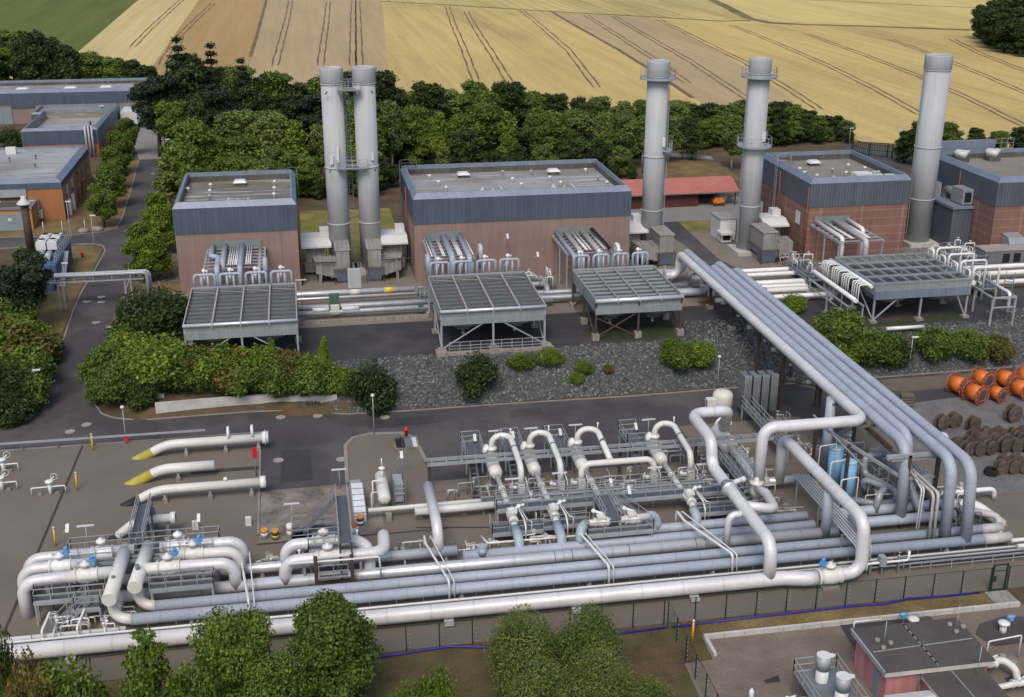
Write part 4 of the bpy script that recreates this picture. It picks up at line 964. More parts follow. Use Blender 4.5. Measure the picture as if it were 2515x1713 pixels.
# ------------------------------------------------------------------ air intakes, ducts and canopies beside the stacks
def intake(x0, x1, y0, ht, side, label, lab2, lab3):
    t = thing('intake_tower', label, 'intake', ((x0+x1)/2, y0+2, PZ), 'air intake towers')
    y1 = y0+4.8; zt = 7.95
    MB().bb(x0, x1, y0, y1, 5.6, zt).build('filter_house', 'grey_box', t)
    MB().bb(x0-.12, x1+.12, y0-.12, y1+.12, zt, zt+.12).build('lid', 'box_lid', t)
    mb = MB()
    for i in range(3):
        for j in range(5): mb.bb(lerp(x0, x1, i/3)+.1, lerp(x0, x1, (i+1)/3)-.1, lerp(y0, y1, j/5)+.12, lerp(y0, y1, (j+1)/5)-.12, zt+.12, zt+.17)
    mb.build('lid_panels', 'grey_box', t)
    MB().bb(x0+.05, x1-.05, y0+.05, y1-.05, 4.55, 5.6).build('duct_neck', 'galv_dark', t)
    MB().bb(x0, x1, y0-.02, y0+2, 3.9, 4.9).build('blue_panel', 'soft_blue_panel', t)
    MB().bb(x0+.15, x1-.1, y0+.2, y1, PZ-.2, 4.1).build('base', 'concrete', t)
    for q in (x0+.55, x1-.55): MB().bb(q-.03, q+.03, y0-.05, y0-.0, 5.6, zt).build('panel_rib', 'galv', t)
    for x in (x0-.25, x1+.25):
        MB().beam((x, y0-.2, PZ), (x, y0-.2, 5.5), .1).build('post', 'rust_steel', t)
    MB().beam((x0-.3, y0-.25, 5.45), (x1+.3, y0-.25, 5.45), .1).beam((x0-.3, y0-.25, 5.45), (x0-.3, y1, 5.45), .1).beam((x1+.3, y0-.25, 5.45), (x1+.3, y1, 5.45), .1).build('frame', 'rust_steel', t)
    # tapered duct to the side
    d = thing('transition_duct', lab2, 'duct', ((x0+x1)/2+side*2, y0+1.5, PZ), 'tapered intake ducts')
    xa = x0 if side < 0 else x1; xb = xa+side*2.6
    mb = MB(); P_ = [(xa, y0+.3, 4.3), (xb, y0+.5, 4.9), (xb, y0+.5, 6.4), (xa, y0+.3, 6.3)]; Q_ = [(a, b_+3.4, c) for a, b_, c in P_]
    Q_[1] = (xb+side*.4, y0+3.6, 5.0); Q_[2] = (xb+side*.4, y0+3.6, 6.4)
    mb.quad(*P_).quad(*Q_[::-1])
    for i in range(4): mb.quad(P_[i], Q_[i], Q_[(i+1) % 4], P_[(i+1) % 4])
    mb.build('duct', 'grey_box', d)
    for f in (.25, .75):
        x = lerp(xa, xb, f); MB().beam((x, y0+.22, 4.3), (x, y0+.28, 6.45), .1).beam((x, y0+.2, 6.45), (x, y0+3.9, 6.45), .1).build('stiffener', 'galv', d)
    MB().beam((xb-side*.5, y0+.8, PZ), (xb-side*.5, y0+.8, 4.9), .35).build('prop', 'concrete', d)
    # canopy and exhaust box at the hall side
    c = thing('exhaust_enclosure', lab3, 'enclosure', (xa+side*2.5, y0+9, PZ), 'exhaust enclosures with white roofs')
    xc0, xc1 = (x0-4.3, x0-.4) if side < 0 else (x1+.3, x1+3.9)
    MB().bb(xc0+.5, xc1-.9, 152.9, 155.2, 4.2, 7.3).build('duct_box', 'grey_box', c)
    MB().bb(xc0+.3, xc1-.5, 152.2, 153.4, 3.9, 5.2).build('silencer', 'grey_box', c)
    mb = MB(); z0, z1 = 7.45, 8.15
    mb.quad((xc0, 152.0, z0), (xc1, 152.0, z0), (xc1, 153.6, z1), (xc0, 153.6, z1)).quad((xc0, 153.6, z1-.02), (xc1, 153.6, z1-.02), (xc1, 157.2, z1-.15), (xc0, 157.2, z1-.15)).quad((xc0, 152., z0-.22), (xc1, 152., z0-.22), (xc1, 152., z0), (xc0, 152., z0)).quad((xc1, 152., z0-.2), (xc1, 157.2, z0-.2), (xc1, 157.2, z1-.15), (xc1, 153.6, z1)).quad((xc0, 157.2, z0-.2), (xc0, 152., z0-.2), (xc0, 153.6, z1), (xc0, 157.2, z1-.15))
    mb.build('canopy', 'white_paint', c)
    MB().bb(xc1-1.4, xc1-.2, 155, 156.6, z1-.1, z1+.8).build('roof_box', 'white_paint', c)
    for q in (xc1-.7, xc1-.35): MB().beam((q, 152.4, PZ), (q, 152.4, 7.3), .1).build('post', 'dark_pipe', c)
    return t
intake(3.55, 5.25, 147.7, 8, -1, 'left of two grey intake towers in front of the twin stacks', 'tapered grey duct left of the twin stack intake towers', 'white-roofed enclosure between the small hall and the twin stacks')
intake(7.6, 9.3, 147.7, 8, 1, 'right of two grey intake towers in front of the twin stacks', 'tapered grey duct right of the twin stack intake towers', 'white-roofed enclosure between the twin stacks and the widest hall')
intake(46.6, 48.5, 147.9, 8, -1, 'grey intake tower in front of the lone stack', 'tapered grey duct beside the lone stack intake tower', 'white-roofed enclosure between the widest hall and the lone stack')
intake(60.75, 62.7, 146.8, 8, 1, 'grey intake tower right of the stack with white base slab', 'grey ribbed duct between the intake tower and the red hall', 'grey-roofed enclosure against the red hall side wall')
t = thing('filter_cabin', 'white cabin with louvred front behind the stack with white base slab', 'cabin', (58.4, 160, PZ))
MB().bb(59.2, 61.6, 159.5, 163.5, PZ, 6.6).build('body', 'white_paint', t)
MB().bb(59.1, 61.7, 159.4, 163.6, 6.6, 6.75).build('roof', 'box_lid', t)
o = MB().bb(58.6, 60.6, 157.2, 159.4, 4.9, 5.2).bb(58.9, 60.4, 157.8, 159.4, 3.7, 4.9).build('louvre_box', 'white_paint', t)
MB().bb(59.1, 60.2, 157.74, 157.8, 4., 4.7).build('louvre', 'dark_void', o)
mb = MB(); mb.beam((5.3, 147.2, 6.5), (7.6, 147.2, 6.5), .12).beam((-.7, 148.2, 6.4), (3.5, 147.6, 6.5), .12).beam((9.4, 147.6, 6.5), (13.3, 148.4, 6.4), .12).beam((6.45, 147.2, 3.6), (6.45, 147.2, 6.5), .22)
tag(mb.build('cable_bridge', 'dark_pipe'), 'dark cable bridge linking the two halls past the intake towers', 'cable bridge')
# silencer, fan box, hoods at the far right hall
t = thing('silencer_house', 'tall blue-grey silencer enclosure with rounded roof beside the thickest stack', 'enclosure', (94, 157, PZ))
MB().bb(89.2, 92.2, 148.6, 156, PZ, 9.6).build('body', 'blue_cladding_right', t)
mb = MB(); mb.prism([(89., 148.4), (92.25, 148.4), (92.25, 156.2), (89., 156.2)], 9.6, 9.95); mb.build('roof', 'rim_zinc', t)
o = MB().bb(90.6, 92.2, 149.0, 152.0, 10.1, 12.2).build('fan_box', 'cooler_panel', t)
MB().bb(90.9, 91.9, 148.95, 149.02, 10.4, 11.8).build('fan_opening', 'dark_void', o)
MB().pipe([(91.2, 154.6, 9.8), (91.2, 154.6, 11.2), (91.2, 152, 11.2)], .6, 1.0, 16).build('elbow_duct', 'galv_dark', t)
MB().bb(89.3, 90.4, 154.5, 156, 9.95, 12.).build('side_duct', 'cooler_panel', t)
for x, z, i in ((93.9, 4.8, 0), (98.7, 4.4, 1)):
    mb = MB(); y0 = 143.5-.0; w = 2.3
    a = [(x, y0, z+2.6), (x, y0-1.6, z+2.3), (x, y0-2.1, z+1.5), (x, y0-2.1, z+.2), (x, y0, z+.2)]; b_ = [(p[0]+w, p[1], p[2]) for p in a]
    n0 = len(mb.v); mb.v += a+b_; mb.face(range(5)); mb.face([n0+9-j for j in range(5)])
    for j in range(5): mb.face((j, j+5, (j+1) % 5+5, (j+1) % 5))
    tag(mb.build('wall_hood', 'cooler_panel'), ('left' if i == 0 else 'right')+' grey weather hood on the wall of the hall at the right edge', 'hood', 'weather hoods on the right hall')
t = thing('equipment_container', 'long grey container with louvred end below the hoods of the right hall', 'container', (92.5, 141.5, PZ))
MB().bb(89.4, 96.8, 139.6, 142.2, PZ+.3, 6.0).build('body', 'galv_dark', t)
MB().bb(89.3, 96.9, 139.5, 142.3, 6.0, 6.15).build('roof', 'box_lid', t)
for x in (92.0, 93.6, 95.2): MB().bb(x, x+1., 139.54, 139.6, 4.4, 5.6).build('louvre', 'dark_void', t)
# ------------------------------------------------------------------ the right air cooler with white header pipes
X0, X1, Y0, Y1, ZT = 64.6, 76.75, 121.8, 132.9, 8.35
t = thing('air_cooler', 'air cooler with open grid deck and many white gooseneck pipes on its left side', 'air cooler', ((X0+X1)/2, (Y0+Y1)/2, PZ), 'air coolers on steel legs')
MB().bb(X0, X1, Y0, Y0+.1, 7.4, ZT-.05).bb(X0, X0+.1, Y0+.1, Y1, 7., ZT-.05).bb(X1-.1, X1, Y0+.1, Y1, 7., ZT-.05).bb(X0, X1, Y1-.1, Y1, 7., ZT-.05).build('casing', 'cooler_panel', t)
MB().bb(X0+.05, X1, Y0-.08, Y0, 6.45, 7.45).build('lower_panel', 'rim_zinc', t)
MB().bb(X0+.1, X1-.1, Y0+.1, Y1-.1, ZT-.75, ZT-.7).build('tube_bundle', 'cooler_fin', t)
for i in range(5): MB().beam((X0, lerp(Y0+.06, Y1-.06, i/4), ZT), (X1, lerp(Y0+.06, Y1-.06, i/4), ZT), .26, .2).build('deck_beam', 'cooler_panel', t)
for i in range(9):
    x = lerp(X0+.05, X1-.05, i/8); MB().beam((x, Y0, ZT-.08), (x, Y1, ZT-.08), .11, .2).build('grid_bar', 'galv', t)
for fx in (.25, .75):
    for fy in (.27, .73):
        cx_, cy_ = lerp(X0, X1, fx), lerp(Y0, Y1, fy)
        MB().lathe((cx_, cy_, 0), [(1.5, 5.5), (2.4, 5.9), (2.45, 6.), (2.6, 6.9), (2.5, 6.9), (2.35, 6.)], 28).build('fan_ring', 'fan_ring', t)
for x in (X0+.2, (X0+X1)/2, X1-.2):
    for y in (Y0+.2, (Y0+Y1)/2, Y1-.2):
        MB().beam((x, y, gz(x, y)), (x, y, ZT-.3), .2).build('leg', 'galv', t); leg_block(t, x, y, gz(x, y), .8, .35)
for a, b_ in (((X0+.3, Y0+.2, 3.9), (X0+3.2, Y0+.2, 6.5)), ((X1-.3, Y0+.2, 3.9), (X1-1.6, Y0+.2, 6.5)), ((X0+.2, Y0+.3, 3.9), (X0+.2, Y0+5, 7)), ((X1-.2, Y0+.3, 3.9), (X1-.2, Y0+5, 7))): MB().beam(a, b_, .14).build('brace', 'galv', t)
MB().pipe([(X0-.35, Y0+.2, 8.0), (X0-.35, Y1+.4, 8.0)], .22, n=12).build('upper_header', 'pipe_white', t)
o = MB().pipe([(X0-2.3, Y0-.2, 6.5), (X0-2.3, Y1+.6, 6.5)], .26, n=14, dome=True).build('lower_header', 'pipe_white', t)
for i in range(4):
    for j in range(4):
        y = Y0+.6+i*2.8+j*.56
        MB().pipe([(X0-.4, y, 7.9), (X0-.55, y, 8.15), (X0-1.7, y, 8.15), (X0-1.7, y, 6.1)], .085, .22, 8).build('gooseneck', 'pipe_white', t)
MB().pipe([(X1+.9, Y0+1., 7.5), (X1+.9, Y1+1, 7.5)], .3, n=14, dome=True).build('return_header', 'pipe_white', t)
for i in range(4):
    y = Y0+1.2+i*2.85
    for q in (0, .5): MB().pipe([(X1+.35, y+q*.0, 7.4), (X1+.35, y, 9.0), (X1+.35, y+1.3, 9.0), (X1+.35, y+1.3, 7.4)], .12, .3, 10).build('return_loop', 'pipe_white', t) if q == 0 else None
    MB().pipe([(X1+.8, y, 7.3), (X1+.8, y, 9.3), (X1+4.1, y, 9.3), (X1+4.1, y, 4.2)], .15, .4, 10).build('overhead_pipe', 'pipe_white', t)
t = thing('steel_gantry', 'two-legged grey steel frame at the front right of the white-piped cooler', 'frame', (79.7, 120.5, PZ))
for x, y in ((78.4, 119.6), (81.3, 119.6), (78.6, 123.8), (81.4, 123.8)): MB().beam((x, y, gz(x, y)), (x, y, 6.7), .2).build('post', 'galv', t)
MB().beam((78.3, 119.6, 6.6), (81.4, 119.6, 6.6), .22).beam((78.3, 119.6, 5.4), (81.4, 119.6, 5.4), .16).beam((78.4, 119.6, 6.6), (78.6, 127, 6.6), .2).beam((81.3, 119.6, 6.6), (81.4, 127, 6.6), .2).build('beams', 'galv', t)
MB().pipe([(80.9, 120.2, 4.6), (80.9, 120.2, 6.9), (80.9, 125, 6.9)], .2, .5, 12).build('pipe', 'pipe_white', t)
t = thing('steel_gantry', 'low grey steel frame carrying the header left of the white-piped cooler', 'frame', (62, 124, PZ))
for y in (121.0, 126.5, 131.5):
    for x in (61.0, 62.9): MB().beam((x, y, gz(x, y)), (x, y, 6.15), .16).build('post', 'galv', t)
MB().beam((61.0, 120.8, 6.1), (61.0, 132, 6.1), .18).beam((62.9, 120.8, 6.1), (62.9, 132, 6.1), .18).beam((61., 121., 5.2), (61., 132, 5.2), .14).build('beams', 'galv', t)
tag(MB().cyl((65.2, 119.2, 3.75), (69.8, 119.2, 3.75), .22, n=12).build('spare_pipe', 'pipe_white'), 'white pipe length lying on the ground in front of the white-piped cooler', 'pipe')
# valve skid platforms, seen as clusters of small pipework
def skid(name, x0, x1, y0, y1, z, n, label, seed, rail=True):
    rnd = random.Random(seed); t = thing(name, label, 'pipe skid', ((x0+x1)/2, (y0+y1)/2, gz(x0, y0)))
    MB().bb(x0, x1, y0, y1, z-.12, z).build('deck', 'grating', t)
    if rail: MB().rail([(x0, y0, z), (x1, y0, z), (x1, y1, z), (x0, y1, z), (x0, y0, z)], 1.1, 1.6, .028).build('railing', 'galv', t)
    for x in (x0+.1, x1-.1):
        for y in (y0+.1, y1-.1): MB().beam((x, y, gz(x, y)-.1), (x, y, z), .14).build('post', 'galv', t)
    for i in range(n):
        x, y = rnd.uniform(x0+.3, x1-.3), rnd.uniform(y0+.3, y1-.3); h = rnd.uniform(.7, 1.9); dx, dy = rnd.choice(((1, 0), (-1, 0), (0, 1), (0, -1))); l = rnd.uniform(.5, 1.4)
        m = rnd.choice(('pipe_white', 'pipe_cream', 'galv', 'pipe_dusty'))
        MB().pipe([(x, y, z), (x, y, z+h), (x+dx*l, y+dy*l, z+h), (x+dx*l, y+dy*l, z+rnd.uniform(.1, .6))], rnd.uniform(.05, .10), .15, 8).build('small_pipe', m, t)
        if rnd.random() < .6:
            v = MB().sphere((x+dx*l*.5, y+dy*l*.5, z+h), rnd.uniform(.14, .2), 8, 6).build('valve', m, t)
            MB().cyl((x+dx*l*.5, y+dy*l*.5, z+h), (x+dx*l*.5, y+dy*l*.5, z+h+.35), .035, n=6).ring((x+dx*l*.5, y+dy*l*.5, z+h+.36), .17, .025, 10, 4).build('handwheel', m, v)
    return t
skid('valve_skid', 62.3, 65.6, 135.2, 143.6, 4.7, 16, 'railed platform crowded with small valves left of the white-piped cooler', 5)
skid('valve_skid', 81.8, 84.6, 128.5, 143.5, 4.6, 26, 'railed platform crowded with small valves right of the white-piped cooler', 6)
skid('valve_skid', 85.6, 89.0, 138.5, 145.2, 4.7, 14, 'dense valve platform in front of the thickest stack', 8)
skid('valve_skid', 26.4, 30.6, 137.5, 144.0, 4.3, 14, 'tangle of small pipework between the middle and cross-braced coolers', 9, False)
skid('valve_skid', 42.6, 45.2, 135.5, 142.5, 4.2, 12, 'tangle of grey pipework at the right rear of the cross-braced cooler', 10, False)
skid('valve_skid', 13.2, 14.4, 136, 139, 4.2, 2, 'small railed step platform at the left rear of the middle cooler', 12)
skid('valve_skid', 66.5, 79.5, 134.5, 137.5, 4.2, 16, 'row of white valves and small pipes behind the white-piped cooler', 13, False)
tag(MB().stairs((84.5, 126.4, 3.6), (86.8, 129.5, 5.4), 1.0).build('steel_stairs', 'galv_dark'), 'dark steel stairs at the valve platform near the right edge', 'stairs')
# ------------------------------------------------------------------ valve built as part of a pipe
def valve(par, c, ax, r, act='valve_blue', col='pipe_cream', h=None, actside=1):
    """ball valve: body with flanges on the pipe, bonnet disc above, electric actuator beside it"""
    c = V(c); d = V((1, 0, 0)) if ax == 'x' else V((0, 1, 0)); h = h or r*1.9
    prof = [(r*1.02, -r*1.9), (r*1.3, -r*1.9), (r*1.3, -r*1.6), (r*1.08, -r*1.55), (r*1.32, -r*.9), (r*1.42, 0), (r*1.32, r*.9), (r*1.08, r*1.55), (r*1.3, r*1.6), (r*1.3, r*1.9), (r*1.02, r*1.9)]
    b = MB().lathe(c, prof, 20, 'X' if ax == 'x' else Matrix.Rotation(-pi/2, 3, 'X')).build('valve_body', col, par)
    MB().lathe(c, [(r*.5, r*.9), (r*.45, h-.12), (r*.85, h-.1), (r*.9, h+.05), (r*.7, h+.14), (r*.3, h+.18), (r*.28, h+.3), (0, h+.3)], 16).build('bonnet', col, b)
    if act:
        s = d*actside; e = c+V((0, 0, h+.12))
        m = MB().cyl(e+s*(-r*1.0), e+s*(r*1.2), .09, n=8); m.build('actuator_arm', 'galv', b)
        q = e-s*(r*1.25)
        MB().box(q+V((0, 0, .12)), (.34, .34, .42)).cyl(q+V((0, 0, .3)), q+V((0, 0, .55)), .14, n=10).cyl(q+V((-.28, 0, .15)), q+V((.28, 0, .15)), .12, n=10).build('actuator', act, b)
    return b
def saddle(par, x, y, zb, w=.5, ax='x'):
    MB().bb(x-(.2 if ax == 'x' else w), x+(.2 if ax == 'x' else w), y-(w if ax == 'x' else .2), y+(w if ax == 'x' else .2), -.05, max(.12, zb*.45)).build('plinth', 'concrete', par)
    MB().bb(x-.1, x+.1, y-w*.6, y+w*.6, max(.12, zb*.45), zb).build('saddle', 'galv', par)
def pipeline(label, pts, r, mat='jacket_white', group='large pipes of the front yard', bend=None, n=20, dome=False, ul=1.2, gore=.22, name='pipeline'):
    o = MB().pipe(pts, r, bend, n, True, ul, gore, dome).build(name, mat); tag(o, label, 'pipe', group); return o
# ------------------------------------------------------------------ the header pipes along the fence
P1 = pipeline('long white-silver pipe nearest the mesh fence', [(-44, 74.55, 1.0), (34.6, 74.55, 1.0), (36.3, 74.15, 1.0), (37.2, 74.15, 1.0)], .57, 'jacket_white', bend=2, ul=3.2)
for x in (8.6, 18.2, 27.4, -8, -18): MB().bb(x-.35, x+.35, 73.75, 74.3, .15, .45).build('shoe', 'grey_paint', P1)
R1 = pipeline('white pipe riser turning back over the rows beside the fence valve', [(37.4, 74.2, 1.0), (41.0, 74.35, 1.0), (40.95, 74.7, 5.35), (40.65, 90.1, 5.35), (40.6, 90.15, 1.0)], .5, 'jacket_white', bend=1.15, ul=3)
valve(R1, (38.3, 74.2, 1.0), 'x', .5, 'valve_blue', 'pipe_cream', None, 1)
MB().bb(37.6, 39.0, 73.6, 74.6, -.05, .3).build('plinth', 'concrete', R1)
pipeline('vertical support leg pipe under the white pipe riser run', [(40.75, 80.5, 4.9), (40.75, 80.5, .9)], .42, 'pipe_blue')
B1 = pipeline('blue-grey header pipe nearest the cable trays', [(-14.2, 77.5, .9), (55.6, 77.5, .9)], .43, 'pipe_blue', ul=2.0)
MB().cyl((53.2, 77.5, .9), (55.65, 77.5, .9), .44, n=20).build('end_cap', 'pipe_dusty', B1)
B2 = pipeline('second blue-grey header pipe behind the front one', [(-12.7, 79.05, .9), (55.8, 79.05, .9)], .41, 'pipe_blue', ul=2.0)
MB().cyl((53.9, 79.05, .9), (55.85, 79.05, .9), .42, n=20).build('end_cap', 'pipe_dusty', B2)
S2 = pipeline('bright silver header pipe with streaks in the middle of the rows', [(-17.5, 80.7, .95), (41.9, 80.7, .95)], .46, 'pipe_silver', ul=4.)
for x in (17.9, 19.3, 24.0, 29.6, 30.4): MB().ring((x, 80.7, .95), .47, .035, 20, 5, 'X').build('strap', 'galv_dark', S2)
S3 = pipeline('shorter silver pipe ending in a cap behind the middle valve group', [(-16, 83.1, .95), (10.4, 83.1, .95)], .42, 'pipe_silver', ul=3.)
B3 = pipeline('blue-grey pipe with a stub manhole starting right of the silver cap', [(10.75, 82.15, .9), (40.5, 82.15, .9)], .42, 'pipe_blue', ul=2.)
MB().cyl((12.3, 82.0, 1.0), (12.3, 82.0, 1.75), .38, n=18).cyl((12.3, 82.0, 1.75), (12.3, 82.0, 1.82), .42, n=18).build('manhole', 'pipe_blue', B3)
B4 = pipeline('hindmost blue-grey header pipe right of the sideways valve pair', [(24.2, 83.75, .9), (40.5, 83.75, .9)], .41, 'pipe_blue', ul=2.)
pipeline('shadowed fat blue-grey pipe under the diagonal bridge end', [(41.6, 81.7, .95), (53.0, 81.7, .95)], .46, 'pipe_blue', ul=2.)
pipeline('rear fat blue-grey pipe under the diagonal bridge end', [(41.6, 83.6, .95), (53.5, 83.6, .95)], .46, 'pipe_blue', ul=2.)
for p, y, zz in ((B1, 77.5, .48), (B2, 79.05, .5), (S2, 80.7, .5), (S3, 83.1, .55), (B3, 82.15, .5), (B4, 83.75, .5)):
    xs = {B1: (-10, 0, 10, 20, 30, 40, 50), B2: (-10, 0, 10, 20, 30, 40, 50), S2: (-12, -2, 8, 20.5, 27, 35), S3: (-12, -5, 2, 9.5), B3: (13, 21, 29, 37), B4: (26, 32, 38)}[p]
    for x in xs: saddle(p, x, y, zz, .42)
# slim lines and cable trays between the header rows and the fence pipe
pmat('slim_white', (.66, .66, .64), .45, 0, .06)
t = tag(MB().pipe([(-44, 76.45, .62), (60, 76.45, .62)], .1, n=8).build('slim_line', 'slim_white'), 'slim white line running beside the cable trays', 'pipe', 'slim lines beside the cable trays')
MB().pipe([(-44, 75.95, .62), (60, 75.95, .62)], .06, n=6).build('companion_line', 'slim_white', t)
for i in range(52): MB().beam((-43+i*2., 76.62, 0), (-43+i*2., 76.62, 1.05), .05).build('post', 'galv_dark', t)
t = tag(MB().bb(-44, 60, 75.45, 75.85, .5, .56).build('cable_tray', 'dark_void'), 'black cable tray running along behind the fence pipe', 'cable tray')
MB().bb(-44, 60, 75.42, 75.45, .5, .66).build('side_rail', 'galv', t); MB().bb(-44, 60, 75.85, 75.88, .5, .66).build('side_rail', 'galv', t)
tag(MB().pipe([(-44, 77.0, .5), (-14.6, 77.0, .5)], .2, n=10).build('slim_line', 'slim_white'), 'thicker white line at the lower left beside the fence pipe', 'pipe', 'slim lines beside the cable trays')
# thin white pipes crossing the rows
for i, (xa, ya, xb, xr) in enumerate(((-6.4, 84.2, -5.2, .08), (7.9, 84.2, 9.6, .08), (20.3, 82.6, 22.0, .09), (29.2, 84.6, 32.0, .09))):
    t = tag(MB().pipe([(xa, ya, .4), (xa, ya, 2.0), (lerp(xa, xb, .15)-.3, 82.8, 2.0), (xb-.6, 77.0, 2.0), (xb-.6, 76.8, .3)], xr*1.2, .35, 8).build('crossing_pipe', 'slim_white'), '%s thin white pipe crossing over the header rows from the left' % ORD[i], 'pipe', 'thin pipes crossing the header rows')
    MB().pipe([(xa+.45, ya+.1, 1.5), (xa+.45, ya+.1, 1.9), (xb-.2, 77.1, 1.9), (xb-.2, 76.9, .3)], xr*.7, .3, 6).build('companion_pipe', 'slim_white', t)
pipeline('thin white line laid along the front of the separator valves', [(12.6, 84.6, 1.2), (12.9, 83.1, 1.35), (23.6, 83.0, 1.35)], .09, 'slim_white', 'slim lines beside the cable trays', .3, 8)
# ------------------------------------------------------------------ left valve station
L1 = pipeline('front pipe of the left valve station rising from the ground', [(-22.1, 80.6, -.3), (-22.1, 80.6, 3.0), (-15.5, 80.9, 3.0)], .47, bend=1.1)
MB().cyl((-18.9, 80.75, 3.), (-15.6, 80.9, 3.), .475, n=20).build('bare_section', 'pipe_cream', L1)
valve(L1, (-17.6, 80.8, 3.0), 'x', .45, 'valve_blue', 'pipe_cream', .95, -1)
L1b = pipeline('front silver pipe right of the left valve station bending down into the header row', [(-13.8, 80.9, 3.0), (-6.9, 80.7, 3.0), (-6.9, 80.7, .9)], .47, bend=1.0)
MB().cyl((-13.7, 80.9, 3.), (-10.9, 80.8, 3.), .475, n=20).build('bare_section', 'pipe_cream', L1b)
valve(L1b, (-11.7, 80.85, 3.0), 'x', .45, 'valve_blue', 'pipe_cream', .95, -1)
L2 = pipeline('middle pipe of the left valve station rising from the ground', [(-22.5, 82.4, -.3), (-22.5, 82.4, 3.0), (-17.2, 82.5, 3.0)], .44, bend=1.1)
valve(L2, (-19.7, 82.45, 3.0), 'x', .42, 'valve_blue', 'pipe_white', .9, -1)
L2b = pipeline('middle silver pipe right of the left valve station bending down', [(-11.4, 82.6, 3.), (-6.6, 82.4, 3.0), (-6.6, 82.4, .9)], .42, 'pipe_cream', bend=1.0)
valve(L2b, (-10.0, 82.55, 3.0), 'x', .40, 'valve_blue', 'pipe_cream', .9, -1)
L3 = pipeline('rear pipe of the left valve station rising from the ground', [(-22.4, 83.9, -.3), (-22.4, 83.9, 3.0), (-14.5, 84.0, 3.0)], .44, bend=1.1)
valve(L3, (-16.9, 83.95, 3.0), 'x', .42, None, 'pipe_white', 1.0)
L3b = pipeline('rear silver pipe right of the left valve station bending down', [(-12.6, 84.0, 3.), (-6.4, 83.9, 3.0), (-6.4, 83.9, .9)], .44, bend=1.0)
valve(L3b, (-11.2, 84.0, 3.0), 'x', .42, None, 'pipe_white', 1.0)
C1 = pipeline('fat cream manifold with flat end cap, left of the two', [(-15.2, 84.4, 3.0), (-15.5, 77.0, 3.0)], .52, 'pipe_cream')
MB().pipe([(-15.46, 78.0, 2.8), (-15.46, 77.9, .95), (-14.1, 77.5, .9)], .4, .9, 18).build('branch_elbow', 'pipe_cream', C1)
MB().cyl((-15.42, 79.2, 3.4), (-15.42, 79.2, 3.65), .14, n=10).build('nozzle', 'galv_dark', C1)
C2 = pipeline('fat cream manifold with flat end cap, right of the two', [(-13.5, 84.4, 3.0), (-13.9, 78.4, 3.0)], .52, 'pipe_cream')
MB().pipe([(-13.86, 79.5, 2.8), (-13.86, 79.4, .95), (-12.6, 79.05, .9)], .4, .9, 18).build('branch_elbow', 'pipe_cream', C2)
MB().cyl((-13.8, 80.1, 3.4), (-13.8, 80.1, 3.9), .16, n=10).build('nozzle', 'galv_dark', C2)
for p, x, y in ((L1, -20.4, 80.65), (L2, -20.9, 82.4), (L3, -19.4, 83.9), (L1b, -9.2, 80.7), (L2b, -8.4, 82.5), (L3b, -9, 83.9)): saddle(p, x, y, 2.55, .3)
def platform(label, x0, x1, y0, y1, z, gaps=(), name='platform', legs=True, group='steel platforms of the front yard', posts='galv', sides='nesw'):
    t = thing('work_platform', label, 'platform', ((x0+x1)/2, (y0+y1)/2, 0), group)
    MB().bb(x0, x1, y0, y1, z-.05, z).build('grating', 'grating', t)
    MB().bb(x0, x1, y0-.06, y0, z-.25, z+.02).bb(x0, x1, y1, y1+.06, z-.25, z+.02).build('edge_channel', 'galv', t)
    E = {'s': [(x0, y0, z), (x1, y0, z)], 'n': [(x0, y1, z), (x1, y1, z)], 'w': [(x0, y0, z), (x0, y1, z)], 'e': [(x1, y0, z), (x1, y1, z)]}
    mb = MB()
    for s in sides: mb.rail(E[s], 1.1, 1.3, .03)
    mb.build('railing', 'galv', t)
    if legs:
        for x in (x0+.1, x1-.1):
            for y in (y0+.1, y1-.1): MB().beam((x, y, 0), (x, y, z-.05), .14).build('post', posts, t)
    return t
platform('long railed walkway above the rear pipe of the left valve station', -19.5, -8.2, 84.7, 85.6, 2.5, sides='nsew')
platform('railed walkway along the front left valve, over small pipes', -21.2, -16.2, 79.2, 80.0, 2.0, sides='snw')
platform('railed walkway along the front right valve of the left station', -13.0, -8.4, 79.3, 80.1, 2.1, sides='sne')
platform('short railed step platform between the front left valve and the cream manifold', -18.2, -16.4, 78.3, 79.1, 1.6, sides='swe')
platform('railed walkway between the middle and rear pipes of the left station', -19.8, -8.6, 83.0, 83.4, 2.7, sides='n')
t = thing('footbridge', 'dark footbridge with railings running back from the left valve station', 'footbridge', (-14.4, 88, 0))
MB().bb(-14.9, -13.9, 84.6, 90.6, 3.3, 3.36).build('deck', 'grating', t)
MB().rail([(-14.9, 84.6, 3.36), (-14.9, 90.6, 3.36)], 1.1, 1.4, .03).rail([(-13.9, 84.6, 3.36), (-13.9, 90.6, 3.36)], 1.1, 1.4, .03).build('railing', 'galv', t)
for y in (84.6, 88, 90.4):
    for x in (-14.85, -13.95): MB().beam((x, y, 0), (x, y, 3.3), .14).build('post', 'galv_dark', t)
MB().stairs((-14.4, 93.0, .1), (-14.4, 90.6, 3.3), .9).build('stairs', 'galv_dark', t)
tag(MB().stairs((-19.8, 77.6, .1), (-17.4, 79.2, 1.9), .8).build('steel_stairs', 'galv'), 'steel stairs up to the front walkway of the left valve station', 'stairs')
